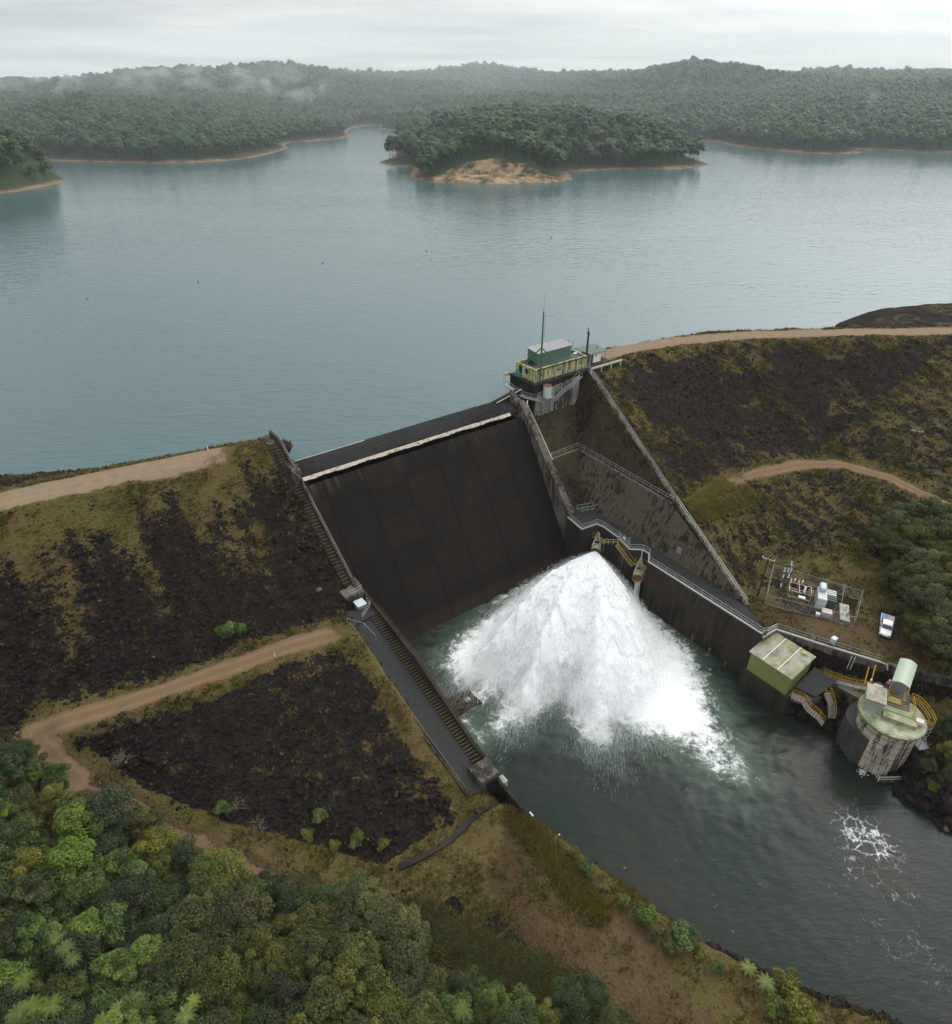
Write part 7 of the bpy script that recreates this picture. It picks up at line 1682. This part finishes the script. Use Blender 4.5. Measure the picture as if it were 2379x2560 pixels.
# bank and slope shrubs
sh = [(1112, 1655, .8, 'shrub1'), (1137, 1688, 1.0, 'shrub0'), (1207, 1750, .9, 'shrub1'), (1252, 1778, 1.3, 'shrub0'), (1268, 1811, .9, 'shrub1'), (1326, 1824, 1.6, 'shrub0'), (1300, 1838, 1.0, 'shrub1'), (1528, 1914, 1.5, 'shrub1'), (1540, 1958, 1.9, 'shrub1'), (1500, 1960, 1.2, 'shrub0'), (1390, 1880, .7, 'shrub0'), (1170, 1722, .7, 'shrub2'), (1360, 1850, .8, 'shrub2')]
for u, v, r, k in sh: tree(k, foot_of(u, v, k, r, .4), r, 'bushy yellow-green shrub on the steep lower left river bank', 'shrubs on the lower left river bank', name='shrub', cat='shrub')
sl2 = [(430, 1172, 1.3, 'shrub0', 'bright green sprawling shrub alone on the left rockfill'), (452, 1158, 1.0, 'shrub0', 'bright green shrub leaning uphill on the left rockfill'), (415, 1182, .8, 'shrub0', 'low bright green shoot on the left rockfill'), (621, 1589, 1.0, 'shrub0', 'single bright round shrub at the toe of the lower rockfill'), (698, 1626, .9, 'shrub1', 'yellow-green shrub at the toe of the lower rockfill'), (598, 1622, .9, 'shrub2', 'leafy clump left of the round toe shrub'), (690, 1640, .8, 'shrub0', 'green clump beside the yellow toe shrub'), (430, 1572, 1.0, 'shrub0', 'bright shrub by the driftwood at the rockfill toe'), (650, 1645, .8, 'shrub2', 'dull green clump between the toe shrubs'), (745, 1640, .8, 'shrub2', 'weedy clump below the right end of the lower rockfill'), (812, 1646, .6, 'shrub1', 'small yellow shrub near the drain channel')]
for u, v, r, k, lab in sl2: tree(k, foot_of(u, v, k, r, .4), r, lab, None, name='shrub', cat='shrub')
for u, v, r in ((1790, 762, 1.5), (1800, 790, 1.2), (1770, 800, .9), (1838, 745, 1.0), (1840, 780, 1.2), (1735, 845, .9), (1735, 870, .8), (1770, 905, 1.1), (1800, 920, 1.0), (1845, 890, 1.2), (1700, 1010, .9), (1690, 960, .8), (1640, 1000, .7), (1560, 1010, .6), (1500, 1040, .7), (1480, 1010, .6), (1600, 1040, .8), (1410, 1010, .5), (1620, 1080, .7)):
    tree(random.choice(['shrub0', 'shrub1', 'shrub2']), foot_of(u, v, 'shrub1', r, .4), r, 'small yellow-green shrub on the right rockfill slopes', 'shrubs on the right slopes', name='shrub', cat='shrub')
# driftwood
for k, (u, v, s_, lab) in enumerate(((232, 1478, 1.6, 'bleached fan of dead branches on the left rockfill toe'), (455, 1570, 2.0, 'tangled heap of bleached dead branches at the rockfill toe'), (500, 1605, 1.4, 'bleached driftwood logs right of the branch heap'))):
    rn = random.Random(60 + k); p = W(u, v, 8); p.z = ground_w(p)
    p = W(u, v, p.z + .4); mb = MB()
    for j in range(26):
        a = rn.uniform(0, 6.28); d = Vector((math.cos(a), math.sin(a), rn.uniform(.0, .6))); b = p + Vector((rn.gauss(0, .4), rn.gauss(0, .4), .1)); e = b + d * rn.uniform(.5, 1) * s_
        m_ = lerp(b, e, .5) + Vector((rn.gauss(0, .12), rn.gauss(0, .12), .1)); mb.tube(b, m_, .045, 5, .032).tube(m_, e, .032, 5, .012).tube(m_, m_ + d.orthogonal().normalized() * .4 * s_, .03, 4, .01)
    props(mb.build('driftwood', M['deadwood'], base=p), lab, 'driftwood')

# ------------------------------------------------------------------ forest beyond the lake
def fcrown(seed, R=6.0, H=13.0, nl=300):
    r = np.random.default_rng(seed); V = []; F = []; Ti = []; off = 0
    ncl = 13
    for k in range(ncl):
        u = (k + .5) / ncl; a = k * 2.4 + r.uniform(-.5, .5); rad = R * .72 * math.sqrt(u) * r.uniform(.7, 1.1); z = H * (.50 + .42 * math.sqrt(1 - u * .95)) * r.uniform(.88, 1.08); cr = R * r.uniform(.28, .44)
        v = ICO_V * cr * (1 + r.uniform(-.28, .28, (len(ICO_V), 1))) * np.array([1, 1, .8]) + np.array([rad * math.cos(a), rad * math.sin(a), z]); V.append(v); F.append(ICO_F + off); off += len(v); Ti.append(np.full(len(v), np.clip(r.normal(.35, .15), 0, 1)))
        n = nl // ncl; d = r.normal(0, 1, (n, 3)); d[:, 2] = np.abs(d[:, 2]) * .9 - .1; d /= np.linalg.norm(d, axis=1, keepdims=True)
        P = d * cr * r.uniform(.95, 1.22, (n, 1)) * np.array([1, 1, .85]) + np.array([rad * math.cos(a), rad * math.sin(a), z]); t1 = np.cross(d + r.normal(0, .5, (n, 3)), r.normal(0, 1, (n, 3))); t1 /= np.linalg.norm(t1, axis=1, keepdims=True); t2 = np.cross(d, t1) + r.normal(0, .3, (n, 3))
        L1 = r.uniform(.35, .85, (n, 1)); tri = np.stack([P + t1 * L1, P - t1 * L1 * .6 + t2 * L1 * .7, P - t1 * L1 * .6 - t2 * L1 * .7], 1).reshape(-1, 3)
        V.append(tri); F.append(np.arange(3 * n).reshape(n, 3) + off); off += 3 * n; Ti.append(np.repeat(np.clip(r.normal(.6, .25, n), 0, 1), 3))
    # trunk
    tm = MB().tube((0, 0, -2), (0, 0, H * .7), .3, 6, .15); tv = np.array([v[:] for v in tm.v]); tf = np.array([[f[0], f[1], f[2]] for f in tm.f] + [[f[0], f[2], f[3]] for f in tm.f if len(f) == 4])
    V.append(tv); F.append(tf + off); Ti.append(np.full(len(tv), .8))
    return mesh_np('forest_tree', np.concatenate(V), np.concatenate(F), M['fo_far'], None, False, {'tint': np.concatenate(Ti)}, link=False)
FC = [fcrown(400 + k, R, H) for k, (R, H) in enumerate(((6.2, 13), (5.2, 15), (6.8, 14), (4.6, 12.5), (5.6, 17)))]
fcol = bpy.data.collections.new('forest_kinds')
for o in FC: fcol.objects.link(o)
r = np.random.default_rng(77)
def scatter(x0, x1, y0, y1, step):
    X, Y = np.meshgrid(np.arange(x0, x1, step), np.arange(y0, y1, step), indexing='ij')
    return X.ravel() + r.uniform(-.45, .45, X.size) * step, Y.ravel() + r.uniform(-.45, .45, X.size) * step
def seen(P, extra=1500):
    c, s = math.cos(PITCH), math.sin(PITCH); d = P[:, 1] * c - (P[:, 2] - CAMZ) * s
    return np.abs(P[:, 0] / d * FPX) < extra
pts = []
for x0, x1, y0, y1, sp in ((-1000, 1100, 430, 1150, 7.6), (-1500, 1700, 1150, 1800, 9.5), (-2100, 2300, 1800, 2700, 13)):
    x, y = scatter(x0, x1, y0, y1, sp); z = hills(x, y); P = np.stack([x, y, z], 1); P = P[(z > LAKE + 1.5 + 2.0 * (vnoise(x / 22, y / 22, 5) - .5)) & seen(P) & (barem(x, y) < .12)]; pts.append(P)
AP = np.concatenate(pts)
# the front-most trees (island, promontory) become individual objects
ini = inpoly(AP[:, 0], AP[:, 1], isl_poly); inp = inpoly(AP[:, 0], AP[:, 1], pro_poly)
fd = np.where(ini, AP[:, 1] - 60 * sstep(0, 30, 40 - polydist(AP[:, 0], AP[:, 1], isl_poly, True)), np.where(inp, AP[:, 1] - 300, 1e9))
order = np.argsort(fd)[:172]; order = order[fd[order] < 1e8]
sel = np.zeros(len(AP), bool); sel[order] = True
for k in order:
    x, y, z = AP[k]; o = FC[int(r.integers(5))].copy(); o.name = 'forest_tree'; COL.objects.link(o); sc = r.uniform(.62, 1.02)
    o.location = (x, y, z - .3); o.rotation_euler = (0, 0, r.uniform(0, 6.28)); o.scale = (sc, sc, sc * r.uniform(.8, 1.1))
    isl = ini[k]
    de = float(polydist(np.array([x]), np.array([y]), isl_poly if isl else pro_poly, True)[0])
    if isl: lab = 'dark green tree at the water edge of the wooded island' if de < 26 and x < 60 else ('tree at the thin right tip of the wooded island' if de < 26 else 'dark green tree inside the wood of the island')
    else: lab = 'dark green tree on the small wooded point at the left edge'
    props(o, lab, 'tree', 'trees of the island' if isl else 'trees of the left point')
FP = AP[~sel]
me = bpy.data.meshes.new('distant_forest'); me.vertices.add(len(FP)); me.vertices.foreach_set('co', FP.astype(np.float32).ravel())
a = me.attributes.new('rot', 'FLOAT_VECTOR', 'POINT'); a.data.foreach_set('vector', np.stack([np.zeros(len(FP)), np.zeros(len(FP)), r.uniform(0, 6.28, len(FP))], 1).astype(np.float32).ravel())
scl = r.uniform(.68, 1.12, len(FP)) * (1 + .22 * (r.random(len(FP)) > .95)) * np.clip(1 + (FP[:, 1] - 1150) / 2600, 1, 1.35)
a = me.attributes.new('scl', 'FLOAT', 'POINT'); a.data.foreach_set('value', scl.astype(np.float32))
fo_ = bpy.data.objects.new('distant_forest', me); COL.objects.link(fo_)
props(fo_, 'unbroken rainforest covering the hills beyond the lake', kind='stuff')
ng = bpy.data.node_groups.new('forest_scatter', 'GeometryNodeTree')
ng.interface.new_socket('Geometry', in_out='INPUT', socket_type='NodeSocketGeometry'); ng.interface.new_socket('Geometry', in_out='OUTPUT', socket_type='NodeSocketGeometry')
gi = ng.nodes.new('NodeGroupInput'); go = ng.nodes.new('NodeGroupOutput'); ip = ng.nodes.new('GeometryNodeInstanceOnPoints'); ci = ng.nodes.new('GeometryNodeCollectionInfo')
ci.inputs['Collection'].default_value = fcol; ci.inputs['Separate Children'].default_value = True; ci.inputs['Reset Children'].default_value = True
ip.inputs['Pick Instance'].default_value = True
na = ng.nodes.new('GeometryNodeInputNamedAttribute'); na.data_type = 'FLOAT_VECTOR'; na.inputs['Name'].default_value = 'rot'
nb_ = ng.nodes.new('GeometryNodeInputNamedAttribute'); nb_.data_type = 'FLOAT'; nb_.inputs['Name'].default_value = 'scl'
er = ng.nodes.new('FunctionNodeEulerToRotation')
ng.links.new(gi.outputs[0], ip.inputs['Points']); ng.links.new(ci.outputs[0], ip.inputs['Instance']); ng.links.new(na.outputs[0], er.inputs[0]); ng.links.new(er.outputs[0], ip.inputs['Rotation']); ng.links.new(nb_.outputs[0], ip.inputs['Scale']); ng.links.new(ip.outputs[0], go.inputs[0])
fo_.modifiers.new('scatter', 'NODES').node_group = ng
print('forest', len(FP), 'individual', len(order))

# ------------------------------------------------------------------ air
m, t = mat_new('haze_air')
t.n('ShaderNodeOutputMaterial', None, Volume=t.n('ShaderNodeVolumePrincipled', None, Color=(0.90, 0.97, 1.0), Density=0.00006, Anisotropy=0.0))
hz_ = MB().hexa([(-4200, -500, -6), (4600, -500, -6), (4600, 3400, -6), (-4200, 3400, -6), (-4200, -500, 240), (4600, -500, 240), (4600, 3400, 240), (-4200, 3400, 240)]).build('haze', m)
props(hz_, 'pale humid haze over the lake and hills', kind='stuff')

m, t = mat_new('mist_layer')
t.n('ShaderNodeOutputMaterial', None, Volume=t.n('ShaderNodeVolumePrincipled', None, Color=(0.93, 0.98, 1.0), Density=0.00042))
props(MB().hexa([(-3600, 1420, 58), (3900, 1420, 58), (3900, 3350, 58), (-3600, 3350, 58), (-3600, 1420, 236), (3900, 1420, 236), (3900, 3350, 236), (-3600, 3350, 236)]).build('mist', m), 'pale low cloud greying the far ridges', kind='stuff')
m, t = mat_new('lake_air')  # second haze volume added beyond the dam, leaving the near ground clear
t.n('ShaderNodeOutputMaterial', None, Volume=t.n('ShaderNodeVolumePrincipled', None, Color=(0.90, 0.97, 1.0), Density=0.00013))
props(MB().hexa([(-3700, 330, 28), (4000, 330, 28), (4000, 1415, 28), (-3700, 1415, 28), (-3700, 330, 236), (4000, 330, 236), (4000, 1415, 236), (-3700, 1415, 236)]).build('mist', m), 'added second layer of haze over the lake and nearer hills', kind='stuff')
m, t = mat_new('mist_wisps'); p = coords(t)
og = t.n('ShaderNodeTexCoord').outputs['Object']
nn = t.noise(t.mapping(p, scale=(1, .6, 1.5)), 0.020, 5, 0.65, 0.8)
fall = t.mapr(t.vmath('LENGTH', og), 0.35, 1.0, 1.0, 0.0, True)
den = t.math('MULTIPLY', t.math('MULTIPLY', t.mapr(nn, 0.44, 0.70, 0, 1, True), fall), 0.011)
t.n('ShaderNodeOutputMaterial', None, Volume=t.n('ShaderNodeVolumePrincipled', None, Color=(0.94, 0.98, 1.0), Density=den))
for k, (u, v, y, rx, rz, lab) in enumerate(((80, 150, 1330, 150, 36, 'wisp of mist at the far left end of the ridge'), (300, 150, 1330, 120, 30, 'wisp of mist over the left ridge'), (420, 142, 1310, 85, 34, 'wisp of mist rising left of the highest left hill'), (515, 148, 1290, 80, 38, 'wisp of mist clinging to the highest left hill'), (600, 170, 1200, 70, 26, 'wisp of mist on the slope right of the highest left hill'), (1330, 172, 1150, 9, 24, 'small plume of mist on the middle right slope'), (1698, 184, 930, 9, 22, 'small plume of mist low on the right slope'))):
    c_ = WY(u, v, y); ob = MB().blob((0, 0, 0), 1.0, (1, 1, 1), 3).build('mist', m); ob.location = c_; ob.scale = (rx, 55 if rx > 20 else 10, rz); ob.rotation_euler = (0, .35 if rx < 20 else 0, 0)
    props(ob, lab, kind='stuff')
